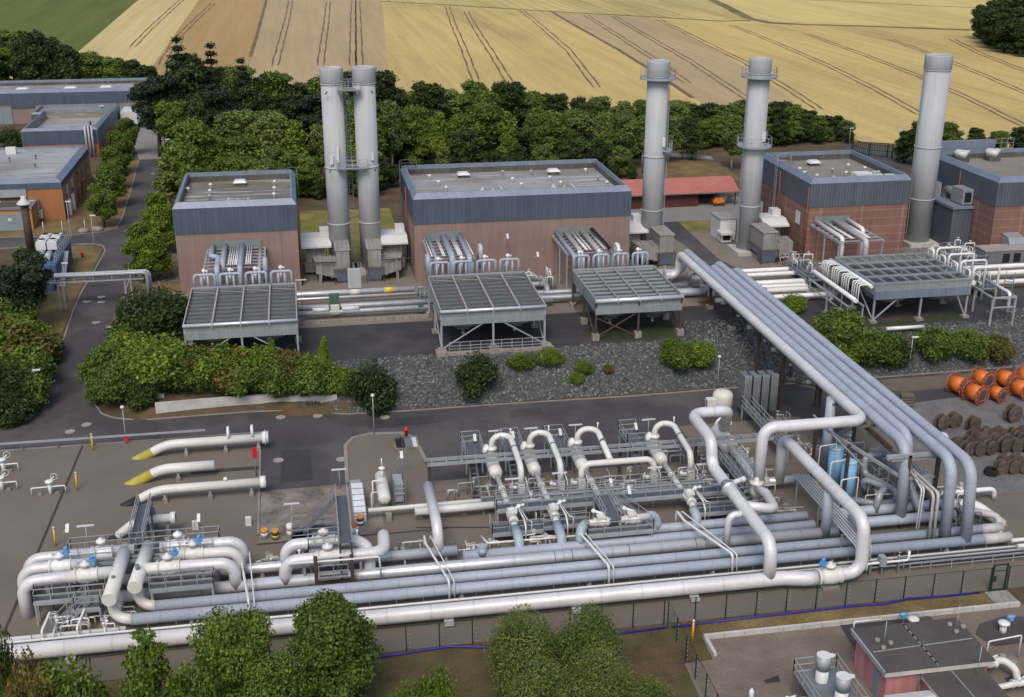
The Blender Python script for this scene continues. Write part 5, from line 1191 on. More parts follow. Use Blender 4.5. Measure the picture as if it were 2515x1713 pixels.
def smallpipes(label, x0, x1, y0, y1, n, seed, mats=('pipe_white', 'pipe_cream', 'slim_white'), hmin=.5, hmax=1.3, name='pipe_skid', cat='pipe skid', zb=0.):
    rnd = random.Random(seed); t = thing(name, label, cat, ((x0+x1)/2, (y0+y1)/2, zb))
    for i in range(n):
        x = lerp(x0, x1, rnd.random()); y = lerp(y0, y1, rnd.random()); h = rnd.uniform(hmin, hmax); dx, dy = rnd.choice(((1, 0), (-1, 0), (0, 1), (0, -1), (1, 0))); l = rnd.uniform(.6, 1.8)
        m = rnd.choice(mats); r = rnd.uniform(.035, .075)
        MB().pipe([(x, y, zb), (x, y, zb+h), (x+dx*l, y+dy*l, zb+h), (x+dx*l, y+dy*l, zb+.05)], r, .14, 8).build('small_pipe', m, t)
        if i % 2 == 0:
            v = MB().sphere((x, y, zb+h+.05), r*2.4, 8, 6).build('valve', m, t)
            MB().cyl((x, y, zb+h+.05), (x, y, zb+h+.4), r*.5, n=6).ring((x, y, zb+h+.42), .16, .025, 10, 4).build('handwheel', m, v)
    return t
smallpipes('white small-bore pipe loops and valves in front of the left valve station', -20.2, -15.8, 76.9, 78.6, 16, 21)
for i, x in enumerate((-19.9, -17.5)): tag(MB().pipe([(x, 78.4, .1), (x, 78.4, 1.7), (x-.35, 76.6, 1.2), (x-.25, 76.4, .1)], .09, .2, 8).build('white_support', 'pipe_white'), ('left' if i == 0 else 'right')+' bent white support frame at the lower left pipework', 'frame')
smallpipes('row of slim white pipes passing under the left valve station walkway', -16.6, -15.0, 78.6, 80.2, 7, 24, hmin=.3, hmax=.6)
t = thing('tube_rack', 'white tube rack like a grille behind the left valve station', 'rack', (-8.7, 85.8, 0))
for i in range(18): MB().pipe([(-10.6+i*.2, 85.9, .2), (-10.6+i*.2, 86.0, 1.5), (-10.6+i*.2, 87.0, 1.6)], .06, .1, 6).build('tube', 'pipe_white', t)
MB().beam((-10.8, 86., 1.4), (-7.0, 86., 1.4), .1).beam((-10.8, 85.9, .5), (-7., 85.9, .5), .1).build('frame', 'pipe_white', t)
smallpipes('grey control valves and cabinets behind the left walkway', -19.6, -17.6, 85.8, 88.0, 6, 26, ('galv', 'pipe_white', 'galv_dark'), .8, 2.2)
smallpipes('grey control pipework right of the footbridge', -12.8, -10.4, 85.9, 88.2, 6, 27, ('galv', 'pipe_white', 'galv_dark'), .6, 1.5)
# ------------------------------------------------------------------ middle valve group
M1 = pipeline('front white pipe of the middle valve group with two elbows', [(-3.15, 80.7, .95), (-3.15, 80.65, 2.75), (4.45, 80.75, 2.75), (4.6, 83.9, 2.85), (4.6, 84.1, .6)], .48, bend=1.05)
valve(M1, (.15, 80.7, 2.75), 'x', .47, None, 'pipe_cream', .95)
M2 = pipeline('rear white pipe of the middle valve group bending down to the silver header', [(-3.1, 83.1, .9), (-3.1, 83.1, 2.75), (2.3, 83.0, 2.75), (3.3, 81.8, 2.7), (3.3, 80.8, .9)], .48, bend=1.0)
valve(M2, (-.1, 83.05, 2.75), 'x', .47, None, 'pipe_cream', .95)
for p, x, y in ((M1, -1.7, 80.7), (M1, 2.6, 80.7), (M2, -1.8, 83.1), (M2, 1.6, 83.0)): saddle(p, x, y, 2.28, .3)
for x, y, p in ((-2.0, 80.7, M1), (2.9, 80.8, M1), (2.5, 83., M2)): MB().cyl((x, y, 3.1), (x, y, 3.5), .06, n=8).sphere((x, y, 3.55), .13, 8, 6).build('vent_valve', 'pipe_white', p)
t = thing('valve_gantry', 'rust-brown portal with ladder and dark gangway over the middle valve group', 'gantry', (.5, 80, 0))
for x in (-.82, 1.9): MB().beam((x, 79.85, 0), (x, 79.85, 3.4), .28).build('column', 'rust_steel', t)
MB().beam((-.82, 79.85, 1.1), (1.9, 79.85, 1.1), .16, .2).build('beam', 'rust_steel', t); MB().beam((-.7, 79.85, 3.3), (1.9, 79.85, 3.35), .16).build('beam', 'pipe_white', t)
MB().beam((.3, 79.9, 1.1), (-.3, 79.9, .1), .1).beam((.7, 79.9, 1.1), (1.3, 79.9, .1), .1).build('brace', 'galv_dark', t)
MB().bb(-.6, 1.6, 79.3, 79.8, 1.7, 1.75).build('lower_deck', 'grating', t); MB().rail([(-.6, 79.3, 1.75), (1.6, 79.3, 1.75)], 1.1, 1.).build('lower_railing', 'galv', t)
MB().bb(1.05, 2.0, 79.9, 87.6, 4.3, 4.36).build('gangway', 'grating', t)
MB().rail([(1.05, 79.9, 4.36), (1.05, 87.6, 4.36)], 1.1, 1.3, .03).rail([(2., 79.9, 4.36), (2., 87.6, 4.36)], 1.1, 1.3, .03).build('gangway_railing', 'galv', t)
for y in (80, 84.9, 87.5):
    for x in (1.1, 1.95): MB().beam((x, y, 0), (x, y, 4.3), .14).build('post', 'rust_steel' if y < 81 else 'galv', t)
MB().stairs((-2.6, 88., .1), (1.0, 87.2, 4.3), .8).build('stairs', 'galv_dark', t)
platform('railed valve platform around the middle valve bonnets', -1.3, 1.0, 81.6, 82.3, 2.9, sides='nsw')
platform('railed grey tank platform behind the middle valve group', -2.6, 1.2, 86.0, 88.4, 1.3, sides='nsw')
tag(MB().lathe((-1.8, 86.8, 0), [(.95, 0), (.95, 1.25), (.9, 1.3), (0, 1.3)], 20).build('round_tank', 'galv_dark'), 'round dark grey tank on the stained slab behind the middle valves', 'tank')
pipeline('silver pipe sloping down from a high cap, right of the middle valves', [(8.9, 90.2, 3.3), (8.9, 83.6, 3.1), (8.95, 83.1, .95)], .43, bend=1.3)
pipeline('thin white pipe looping over the front of the middle valve group', [(-2.9, 79.9, 2.95), (2.0, 79.7, 3.0), (4.0, 79.8, 2.95), (4.1, 79.8, .9)], .08, 'slim_white', 'slim lines beside the cable trays', .2, 8)
# ------------------------------------------------------------------ cream pipes coming up out of the paving at the left
def ground_pipe(label, y, x1, r, wrap, wrapmat, z=1.2, xk=-14.4, xe=-18.9):
    o = pipeline(label, [(x1, y, z), (xk, y, z), (xe, y, -1.1)], r, 'pipe_cream', 'cream pipes rising from the paving', 4.2, 20, False)
    d = (V((xe, y, -1.1))-V((xk, y, z))).normalized(); e = V((xe, y, -1.1))
    MB().cyl(e-d*wrap[0], e, r+.02, n=20).build('wrapping', wrapmat, o); return o
pmat('wrap_yellow', (.42, .36, .055), .7, 0, .2, 1.5, .2, 8); pmat('wrap_black', (.02, .02, .022), .7)
o = ground_pipe('rear cream pipe with yellow wrapped end and two ring bows on top', 107.0, -4.9, .44, (3.6,), 'wrap_yellow')
for x in (-8.55, -6.3): MB().ring((x, 107, 2.0), .5, .13, 18, 8, 'X', -.6, pi+.6).build('bow_pipe', 'pipe_white', o)
MB().cyl((-5.4, 107, 1.2), (-4.8, 107, 1.2), .6, n=20).cyl((-5.15, 107, 1.2), (-5.05, 107, 1.2), .72, n=20).build('flange', 'pipe_white', o)
for x in (-12.6, -8.9, -5.8): saddle(o, x, 107., .8, .4)
o = ground_pipe('middle cream pipe with bright yellow wrapped end and domed cap', 101.7, -9.6, .46, (4.2,), 'wrap_yellow')
saddle(o, -12.9, 101.7, .8, .45)
o = ground_pipe('front cream pipe with black wrapped end', 97.5, -5.0, .40, (3.4,), 'wrap_black')
MB().cyl((-5.4, 97.5, 1.2), (-4.9, 97.5, 1.2), .55, n=20).build('flange', 'pipe_white', o)
for x in (-13.7, -9.8, -6.2): saddle(o, x, 97.5, .8, .4)
MB().sphere((-8.4, 97.5, 1.75), .2, 10, 8).build('vent_cap', 'pipe_white', o)
o = pipeline('short cream launcher pipe with hatch end diving into the ground behind the left station', [(-12.2, 91.5, 1.5), (-15.4, 91.5, 1.5), (-18.4, 91.5, -.9)], .38, 'pipe_cream', 'cream pipes rising from the paving', 2.6)
MB().cyl((-12.6, 91.5, 1.5), (-12.2, 91.5, 1.5), .52, n=20).build('hatch', 'pipe_white', o)
MB().cyl((-18.1, 91.5, -.7), (-17.0, 91.5, .25), .4, n=18).build('wrapping', 'wrap_black', o)
for o_, y in ((-14.2, 91.5), (-12.9, 91.5)): saddle(o, o_, y, 1.1, .3)
# flanged bands on the ground pipes
# ------------------------------------------------------------------ scrubber skid vessel, cream header pipes
t = thing('skid_vessel', 'small cream horizontal vessel with vent on the paved island', 'vessel', (5.3, 94.5, 0))
MB().lathe((5.3, 92.3, 1.25), [(0, -.28), (.3, -.24), (.5, -.12), (.55, 0), (.55, 4.4), (.5, 4.52), (.3, 4.62), (0, 4.66)], 20, Matrix.Rotation(-pi/2, 3, 'X')).build('shell', 'pipe_cream', t)
MB().cyl((5.35, 95.5, 1.7), (5.35, 95.5, 2.6), .14, n=10).lathe((5.35, 95.5, 2.6), [(.3, 0), (.3, .1), (.1, .2), (0, .2)], 12).cyl((5.35, 95.5, 2.8), (5.35, 95.5, 3.6), .05, n=6).build('vent_stack', 'pipe_white', t)
MB().pipe([(5.3, 94.2, 1.7), (5.3, 94.2, 2.1), (4.4, 94.2, 2.1), (4.4, 93.4, .1)], .07, .15, 8).pipe([(4.9, 93.2, 1.5), (4.2, 93.2, 1.5), (4.2, 92.2, .1)], .05, .15, 8).build('piping', 'pipe_white', t)
for y in (92.9, 96.0): MB().bb(4.95, 5.65, y-.12, y+.12, 0, .8).build('saddle', 'galv', t)
t = thing('cable_ladder_rack', 'grey cable panel on dark posts beside the small cream vessel', 'rack', (6.7, 94, 0))
MB().bb(6.25, 7.05, 93.4, 95.6, .25, 1.9).build('panel', 'galv', t)
for x, y in ((6.2, 95.8), (7.2, 93.2), (7.2, 95.8), (6.2, 93.2)): MB().beam((x, y, 0), (x, y, 2.6), .09).build('post', 'galv_dark', t)
MB().rail([(6.2, 93.2, 1.1), (7.2, 93.2, 1.1)], 1.0, 1.).build('railing', 'galv', t)
pipeline('cream header pipe under the sloping silver pipe', [(7.7, 90.0, 1.0), (15.4, 90.05, 1.0)], .34, 'pipe_cream')
pipeline('thinner cream pipe behind the cream header with an elbow', [(3.8, 91.0, .95), (15.2, 91.1, .95)], .2, 'pipe_cream')
for x in (5.5, 8.2, 12): tag(MB().bb(x-.25, x+.25, 90.4, 90.9, 0, .7).build('pipe_support', 'concrete'), 'concrete pipe support under the cream pipes, %s from the left' % {5.5: 'first', 8.2: 'second', 12: 'third'}[x], 'support', 'supports of the cream pipes')
# ------------------------------------------------------------------ filter separators with gooseneck pipes
def separator(x, label, tee=False, right=1.72):
    t = thing('separator', label, 'separator', (x, 99, 0), 'cream filter separators')
    MB().lathe((x, 94.9, 1.55), [(0, -.42), (.28, -.38), (.5, -.2), (.6, 0), (.6, 2.6), (.5, 2.85), (.2, 3.0), (0, 3.02)], 24, Matrix.Rotation(-pi/2, 3, 'X')).build('vessel', 'pipe_cream', t)
    MB().pipe([(x, 94.6, 1.55), (x+.05, 88.9, 1.5), (x+.05, 88.2, .9)], .26, .6, 16).cyl((x, 94.5, 1.55), (x, 94.25, 1.55), .36, n=16).cyl((x+.02, 92.0, 1.53), (x+.02, 91.8, 1.53), .33, n=16).build('outlet_pipe', 'pipe_cream', t)
    MB().lathe((x, 97.4, 0), [(.62, 1.6), (.6, 2.2), (.40, 2.75), (.5, 2.8), (.5, 2.95), (.36, 3.0), (.34, 3.1)], 18).build('nozzle', 'pipe_cream', t)
    o = MB().lathe((x-.55, 97.6, 2.75), [(.42, -.15), (.5, 0), (.42, .15), (0, .25)], 16, Matrix.Rotation(-1.1, 3, 'Y')).build('hatch', 'pipe_white', t)
    g = right
    if tee: pts = [(x, 97.4, 2.9), (x, 97.4, 4.1), (x+g*.98, 97.4, 4.1), (x+g, 92.2, 3.3)]
    else: pts = [(x, 97.4, 2.9), (x, 97.4, 4.1), (x+g*.98, 97.4, 4.1), (x+g, 91.8, 3.5), (x+g, 91.75, 1.8)]
    o = MB().pipe(pts, .27, .85, 18).build('gooseneck', 'pipe_cream', t)
    MB().cyl((x+g, 95.2, 3.85), (x+g, 95.0, 3.82), .31, n=16).build('clamp', 'galv_dark', o)
    MB().cyl((x+g*.98, 97.0, 4.3), (x+g*.98, 97.0, 4.75), .06, n=8).sphere((x+g*.98, 97., 4.8), .11, 8, 6).build('vent', 'pipe_white', o)
    for y in (95.6, 97.2): MB().bb(x-.5, x+.5, y-.15, y+.15, 0, 1.1).build('saddle', 'concrete', t)
    return t
def valvebox(x, label, y=91.75):
    t = thing('valve_block', label, 'valve', (x, y, 0), 'cream valve blocks under the goosenecks')
    MB().box((x, y, 1.5), (.62, .62, .75)).cyl((x, y, 1.85), (x, y, 2.0), .34, n=16).cyl((x, y, 0), (x, y, 1.2), .24, n=12).build('body', 'pipe_cream', t)
    MB().cyl((x-.35, y, 1.6), (x-.75, y, 1.65), .16, n=10).sphere((x-.85, y, 1.7), .2, 8, 6).cyl((x-.85, y, 1.7), (x-.85, y, 2.05), .07, n=8).build('actuator', 'pipe_white', t)
    MB().pipe([(x+.5, y-.4, .4), (x+.5, y-.4, 2.0), (x+.45, y+.5, 2.35)], .06, .15, 6).build('guard_pipe', 'pipe_white', t)
separator(15.55, 'cream separator vessel with gooseneck, leftmost of the row')
separator(19.1, 'cream separator vessel with gooseneck, second from the left in the row')
separator(23.6, 'cream separator vessel whose gooseneck joins the cream cross pipe', True, 1.85)
separator(31.05, 'cream separator vessel with gooseneck, nearest the thick silver loop')
TX = pipeline('cream cross pipe like a wide arch in front of the separators', [(22.7, 91.75, 1.8), (22.7, 91.9, 3.3), (29.35, 91.9, 3.3), (29.35, 91.75, 1.8)], .28, 'pipe_cream', 'cream separator pipes', .8, 18)
for i, x in enumerate((17.27, 20.85, 22.7, 29.35, 32.8)): valvebox(x, 'cream valve block, %s from the left in the separator row' % ORD[i])
t = thing('big_separator', 'largest cream separator vessel below the thick silver loop', 'separator', (38.1, 100, 0))
MB().lathe((38.1, 96.2, 1.8), [(0, -.5), (.35, -.45), (.68, -.25), (.8, 0), (.8, 3.4), (.6, 3.7), (0, 3.9)], 26, Matrix.Rotation(-pi/2, 3, 'X')).build('vessel', 'pipe_cream', t)
MB().pipe([(38.1, 95.7, 1.8), (38.0, 88.6, 1.6)], .42, None, 18).build('outlet_pipe', 'pipe_silver', t)
for i in range(9): MB().bb(38.2, 38.7, 94.6-i*.62, 94.8-i*.62, 1.4, 2.3).build('bracket', 'galv', t)
MB().ring((38.5, 99.3, 2.6), .75, .14, 14, 8, 'Y', 0, pi).build('hatch_ring', 'pipe_white', t)
for y in (97.2, 99.4): MB().bb(37.5, 38.7, y-.2, y+.2, 0, 1.1).build('saddle', 'concrete', t)
# steel cable gantry over the vessels
t = thing('cable_gantry', 'long grey ladder-like steel gantry crossing above the separators', 'gantry', (25, 95.5, 0))
for y in (95.2, 96.2): MB().beam((9.4, y, 2.75), (42.0, y, 2.75), .1, .32).build('girder', 'galv', t)
for i in range(25): MB().beam((9.8+i*1.33, 95.2, 2.9), (9.8+i*1.33, 96.2, 2.9), .1).build('rung', 'galv', t)
for x in (9.6, 13.3, 21.4, 27.3, 34.6, 41.0): MB().beam((x, 95.7, 0), (x, 95.7, 2.7), .26).build('column', 'rust_steel', t)
# service platforms behind each vessel
for i, x in enumerate((13.2, 16.9, 21.2, 28.6)):
    platform('railed service platform behind the separator row, %s from the left' % ORD[i], x, x+1.7, 98.0, 101.2, 1.9, sides='nwe' if i < 3 else 'nws')
    tag(MB().stairs((x+.2, 92.6, .1), (x+.5, 97.9, 1.85), .7).build('steel_stairs', 'galv_dark'), 'steel stairs up to the separator platform, %s from the left' % ORD[i], 'stairs', 'stairs to the separator platforms')
# long front walkway, side platforms, stairs and gangway
platform('long railed walkway crossing in front of all separators', 14.4, 35.2, 87.6, 88.7, 1.75, sides='snw', group='front walkways of the separators')
platform('lower railed platform around the left front valve', 13.6, 17.9, 85.0, 86.6, 1.0, sides='sw', group='front walkways of the separators')
platform('lower railed platform between the two front valves', 18.0, 21.9, 85.4, 86.6, 1.0, sides='sn', group='front walkways of the separators')
platform('lower railed platform at the right front valve by the silver crossing pipe', 31.2, 35.0, 85.4, 87.0, 1.0, sides='sn', group='front walkways of the separators')
platform('railed platform below the sideways valve pair over the blue pipes', 20.9, 26.4, 81.9, 82.7, 1.9, sides='sew', group='front walkways of the separators')
t = thing('gangway_stairs', 'broad grey stair and gangway from the walkway down to the sideways valve pair', 'stairs', (23.5, 86, 0))
MB().bb(22.7, 24.0, 83.2, 87.6, 2.35, 2.4).build('deck', 'grating', t)
for x in (22.7, 24.0): MB().rail([(x, 83.2, 2.4), (x, 87.6, 2.4)], 1.1, 1.0, .03).build('railing', 'galv', t)
for x in (22.75, 23.95):
    for y in (83.3, 87.3): MB().beam((x, y, 0), (x, y, 2.35), .14).build('post', 'galv', t)
tag(MB().stairs((27.6, 84.6, .1), (24.6, 87.2, 1.7), .9).build('steel_stairs', 'galv'), 'light grey stairs beside the gangway to the sideways valves', 'stairs')
# front valves dropping blue elbows into the header
def front_valve(x, y0, xt, yt, label):
    t = thing('drop_valve', label, 'valve', (x, y0, 0), 'front valves with blue elbows')
    MB().pipe([(x, 88.4, 1.3), (x, y0+.8, 1.75)], .28, None, 14).pipe([(x, y0-.6, 1.75), (xt, y0-2.0, 1.75)], .27, None, 14).build('cream_pipe', 'pipe_cream', t)
    o = MB().pipe([(xt, y0-1.9, 1.75), (xt, yt+.1, 1.7), (xt, yt, .9)], .4, .9, 18).build('insulated_elbow', 'pipe_blue', t)
    b = MB().lathe((x, y0, 1.75), [(.29, -.75), (.42, -.75), (.42, -.6), (.36, -.55), (.45, 0), (.36, .55), (.42, .6), (.42, .75), (.29, .75)], 16, Matrix.Rotation(-pi/2, 3, 'X')).box((x, y0+.1, 2.3), (.75, .75, .22)).build('valve_body', 'pipe_cream', t)
    MB().cyl((x, y0+.1, 2.4), (x, y0+.1, 2.55), .22, n=12).build('cap', 'pipe_white', b)
    MB().sphere((x+.6, y0+.35, 2.55), .2, 8, 6).cyl((x+.3, y0+.2, 2.45), (x+.9, y0+.5, 2.6), .1, n=8).cyl((x+.85, y0+.4, 2.5), (x+.95, y0+.1, 2.8), .11, n=8).build('actuator', 'pipe_white', b)
    MB().pipe([(x+.55, y0+.3, 2.4), (x+.8, y0-1.2, 2.1), (x+.8, y0-1.9, 1.6), (x+.8, y0-1.9, .2)], .07, .2, 8).pipe([(x+.75, y0+.3, 2.3), (x+1.1, y0-1.2, 2.0), (x+1.4, y0-1.3, 2.0), (x+1.4, y0-1.3, .2)], .05, .15, 6).build('bypass', 'pipe_white', t)
front_valve(15.5, 86.3, 15.4, 82.3, 'front valve with blue elbow, left one before the separators')
front_valve(19.05, 86.4, 18.9, 82.3, 'front valve with blue elbow, second before the separators')
front_valve(31.1, 86.9, 30.8, 83.75, 'front valve with blue elbow at the right end of the walkway')
for i, (x0, x1, xt, yt, lb) in enumerate(((23.2, 21.0, 20.4, 82.2, 'cream sideways valve with its blue elbow on the left'), (24.0, 26.6, 27.3, 83.75, 'cream sideways valve with its blue elbow on the right'))):
    s = -1 if i == 0 else 1
    t = thing('side_valve', lb, 'valve', ((x0+x1)/2, 83.4, 0), 'sideways valve pair')
    MB().pipe([(x0, 83.5, 2.2), (x1, 83.4+.35*i, 2.2)], .28, None, 14).build('cream_pipe', 'pipe_cream', t)
    MB().pipe([(x1-.1*s, 83.4+.35*i, 2.2), (xt, yt+.3, 2.2), (xt, yt, .95)], .4, .75, 18).build('insulated_elbow', 'pipe_blue', t)
    xm = (x0+x1)/2-.3*s
    b = MB().lathe((xm, 83.45, 2.2), [(.42, -.6), (.42, -.48), (.34, -.45), (.43, 0), (.34, .45), (.42, .48), (.42, .6)], 16, 'X').box((xm, 83.5, 2.7), (.7, .7, .22)).build('valve_body', 'pipe_cream', t)
    MB().cyl((xm+.2, 83.6, 2.85), (xm-.5, 83.9, 3.0), .13, n=8).sphere((xm-.55, 83.95, 3.0), .2, 8, 6).build('actuator', 'pipe_white', b)
smallpipes('small white instrument pipes between the two front valves', 16.6, 18.4, 83.6, 84.8, 8, 31, hmin=.5, hmax=1.1)
smallpipes('small white instrument pipes left of the front valves', 11.3, 13.8, 83.5, 84.8, 7, 32, hmin=.4, hmax=.9)
smallpipes('small white instrument pipes between the rear valve blocks', 24.5, 28.6, 89.0, 91.0, 12, 33, hmin=.6, hmax=1.4)
smallpipes('small white instrument pipes behind the left valve blocks', 16.2, 21.6, 89.2, 91.2, 14, 34, hmin=.6, hmax=1.6)
smallpipes('small pipes and valves right of the separator walkway', 32.8, 37.0, 89.0, 91.5, 12, 35, hmin=.6, hmax=1.5)
smallpipes('tangle of white valves along the fat separator outlet', 38.6, 39.8, 88.5, 94.0, 14, 36, hmin=1.0, hmax=2.2)
platform('railed walkway beside the fat separator outlet', 36.4, 37.4, 87.8, 95.0, 1.6, sides='wes')
platform('low railed platform left of the tall white pipe leg', 35.6, 37.9, 84.8, 87.3, 1.1, sides='nsw')
# ------------------------------------------------------------------ silver crossing pipe with top loop
O = pipeline('thick silver pipe looping up behind, crossing the rows to the fence pipe', [(33.5, 74.55, 1.2), (33.5, 74.6, 4.1), (33.4, 88.3, 4.1), (33.4, 88.4, 6.35), (33.4, 94.3, 6.35), (37.0, 94.4, 6.35), (38.4, 99.0, 2.2)], .5, 'jacket_white', bend=1.2, ul=3)
o = MB().lathe((33.42, 84.0, 4.1), [(.56, -.55), (.56, -.42), (.7, -.4), (.7, -.28), (.56, -.26), (.5, .6)], 18, Matrix.Rotation(-pi/2, 3, 'X')).build('flange', 'pipe_silver', O)
MB().cyl((33.9, 84.2, 4.4), (34.7, 84.3, 4.6), .22, n=10).sphere((34.8, 84.3, 4.6), .26, 8, 6).build('side_valve', 'pipe_cream', O)
pipeline('silver branch from the crossing pipe curving to a cream valve', [(33.7, 80.9, 4.0), (36.4, 81.0, 3.4), (37.0, 84.4, 3.0), (36.9, 86.0, 2.6)], .4, bend=1.1)
t = thing('corner_valve', 'cream valve standing at the end of the silver branch', 'valve', (36.9, 86.4, 0))
MB().lathe((36.9, 86.4, 0), [(.3, .2), (.3, 1.8), (.5, 1.9), (.55, 2.4), (.5, 2.9), (.62, 3.), (.62, 3.15), (.2, 3.2), (.2, 3.5), (0, 3.5)], 16).build('body', 'pipe_cream', t)
pipeline('small silver elbow pipe dropping from the crossing pipe to the header row', [(33.4, 79.8, 3.9), (32.0, 79.8, 3.9), (31.9, 79.8, 1.0)], .28, bend=.6)
# ------------------------------------------------------------------ pipe bridge from the upper terrace
RZ = 7.55
pipeline('white pipe of the diagonal bridge, turning left at its near end and down', [(40.0, 140.6, 4.6), (46.95, 140.6, 4.6), (46.95, 140.5, RZ), (46.95, 87.75, RZ), (37.7, 87.75, RZ), (37.6, 87.7, 1.0)], .5, 'jacket_white', 'pipes on the diagonal bridge', 1.1)
pipeline('second diagonal bridge pipe from the left, blue-grey, bending down between beams', [(41.0, 142., 4.6), (48.1, 142., 4.6), (48.1, 141.9, RZ), (48.1, 82.3, RZ), (48.1, 81.8, .95)], .47, 'pipe_blue', 'pipes on the diagonal bridge', 1.3, ul=2)
pipeline('third pipe of the diagonal bridge, blue-grey, bending down just behind the second', [(41, 134.6, 4.3), (49.2, 134.6, 4.3), (49.2, 134.7, RZ), (49.2, 84., RZ), (49.2, 83.6, .95)], .47, 'pipe_blue', 'pipes on the diagonal bridge', 1.3, ul=2)
pipeline('fourth diagonal bridge pipe, blue-grey with a tall riser at its end', [(54, 136.2, 4.4), (50.35, 136.2, 4.4), (50.35, 136.1, RZ), (50.35, 78.9, RZ), (50.3, 78.4, 1.0)], .47, 'pipe_blue', 'pipes on the diagonal bridge', 1.5, ul=2)
pipeline('rightmost pipe of the diagonal bridge with the outermost tall blue riser', [(56, 133.2, 4.4), (51.55, 133.2, 4.4), (51.55, 133.1, RZ), (51.55, 78.0, RZ), (51.65, 77.5, 1.0)], .47, 'pipe_blue', 'pipes on the diagonal bridge', 1.5, ul=2)
pipeline('thick grey vertical leg under the white bridge pipe', [(46.5, 93.4, 7.3), (46.5, 93.4, .2)], .46, 'pipe_blue')
t = thing('pipe_bridge', 'brown steel trestle carrying the diagonal bundle of pipes', 'pipe bridge', (48.5, 105, 0))
for y in (81.85, 98.4, 107.3, 114.2, 122.6, 130.2):
    for x in (47.7, 51.7) if y > 82 else (48.25, 50.9):
        z0 = gz(x, y); MB().beam((x, y, z0), (x, y, 6.9), .3).build('column', 'rust_steel', t)
        if y > 113: leg_block(t, x, y, z0, .8, .5)
    MB().beam((46.2, y, 6.85), (52.4, y, 6.85), .3, .3).build('cross_beam', 'galv_dark' if y > 82 else 'galv', t)
for x in (47.7, 51.7): MB().beam((x, 84, 6.45), (x, 139, 6.45), .25, .4).build('girder', 'rust_steel', t)
for y0, y1 in ((98.4, 107.3), (107.3, 114.2), (122.6, 130.2)): MB().beam((47.7, y0, 6.3), (47.7, y1, gz(47.7, y1)+3.4), .12).build('brace', 'rust_steel', t)
for y in (88, 93, 103, 110, 118, 126, 134): MB().beam((46.4, y, 6.85), (52.3, y, 6.85), .18, .22).build('cross_beam', 'galv_dark', t)
tag(MB().stairs((49.6, 114.2, .2), (49.6, 121.2, 3.6), 1.0, 20).build('slope_stairs', 'galv_dark'), 'narrow stairs up the riprap slope under the pipe bridge', 'stairs')
# portal at the near end of the bridge with slim pipes
t = thing('steel_portal', 'grey steel beams and slim white pipes under the near end of the bridge', 'frame', (49, 84, 0))
MB().beam((46.7, 82.0, 6.5), (51.2, 82., 6.5), .28).build('top_beam', 'galv', t); MB().beam((48.3, 81.9, 4.7), (51.2, 81.9, 4.7), .24).build('mid_beam', 'galv', t)
MB().beam((44.6, 91.5, 5.6), (47.6, 82.2, 4.9), .24).beam((44.2, 92, 6.4), (44.6, 82.6, 5.8), .12).build('diagonal_beam', 'galv', t)
for x, y in ((44.4, 91.6), (44.9, 86.0)): MB().beam((x, y, 0), (x, y, 6.2), .24).build('column', 'rust_steel', t)
for i, dx in enumerate((0, .42)):
    MB().pipe([(48.6+dx, 90, 5.2), (48.9+dx, 78.6, 4.9), (48.9+dx, 78.4, .4)], .13, .5, 10).build('slim_pipe', 'pipe_dusty', t)
    MB().pipe([(50.9+dx*.5, 92, 5.4), (48.4+dx*.5, 79.6, 4.8), (48.3+dx*.5, 79.5, .4)], .07, .3, 8).build('slim_pipe', 'slim_white', t)
for y, z in ((84.2, 5.0), (86.4, 5.6), (88.8, 6.0)): MB().pipe([(43.6, y, .2), (43.6, y, z-1.2), (45.2, y+.1, z-1.1), (45.2, y+.1, .3)], .06, .2, 6).build('slim_pipe', 'slim_white', t)
# slim bundle under the riser run
t = thing('slim_bundle', 'bundle of parallel slim white pipes on low frames left of the light blue tanks', 'pipe bundle', (42, 84, 0))
for i in range(6): MB().pipe([(41.5+i*.26, 89.4-i*.1, 2.0), (41.5+i*.26, 76.4+i*.05, 2.0), (41.5+i*.26, 76.2+i*.05, .5)], .085, .3, 8).build('slim_pipe', 'pipe_white', t)
for y in (78.6, 83.2, 87.8):
    MB().beam((41.2, y, 1.85), (43.2, y, 1.85), .1).beam((41.3, y, 0), (41.3, y, 1.85), .1).beam((43.1, y, 0), (43.1, y, 1.85), .1).build('frame', 'galv', t)
pipeline('white elbow pipe coming down beside the fence valve', [(42.6, 80.0, 2.6), (42.6, 76.9, 2.6), (42.6, 76.6, .7)], .3, 'pipe_silver', bend=.7)
# tee pipe with valve under riser end
T = pipeline('cream horizontal pipe with valve below the riser end', [(38.6, 90.2, 1.0), (42.6, 90.2, 1.0)], .38, 'pipe_silver')
MB().cyl((38.5, 90.2, 1.), (39.6, 90.2, 1.), .48, n=16).build('valve_body', 'pipe_cream', T)
# light blue tall tanks
pmat('tank_blue', (.20, .42, .66), .55, 0, .06, .8, .10, 9, 0, .4, .14)
pmat('tank_top', (.36, .56, .68), .8, 0, .2, 2.5, .2, 8)
for i, (x, y, z) in enumerate(((45.6, 89.6, 4.15), (45.5, 86.7, 4.2))):
    t = thing('blue_tank', ('rear' if i == 0 else 'front')+' one of two tall light blue cylindrical tanks', 'tank', (x, y, 0), 'light blue tanks')
    MB().cyl((x, y, .1), (x, y, z), .64, n=28).build('shell', 'tank_blue', t)
    MB().lathe((x, y, z), [(.66, -.06), (.66, .04), (.5, .09), (0, .12)], 28).build('lid', 'tank_top', t)
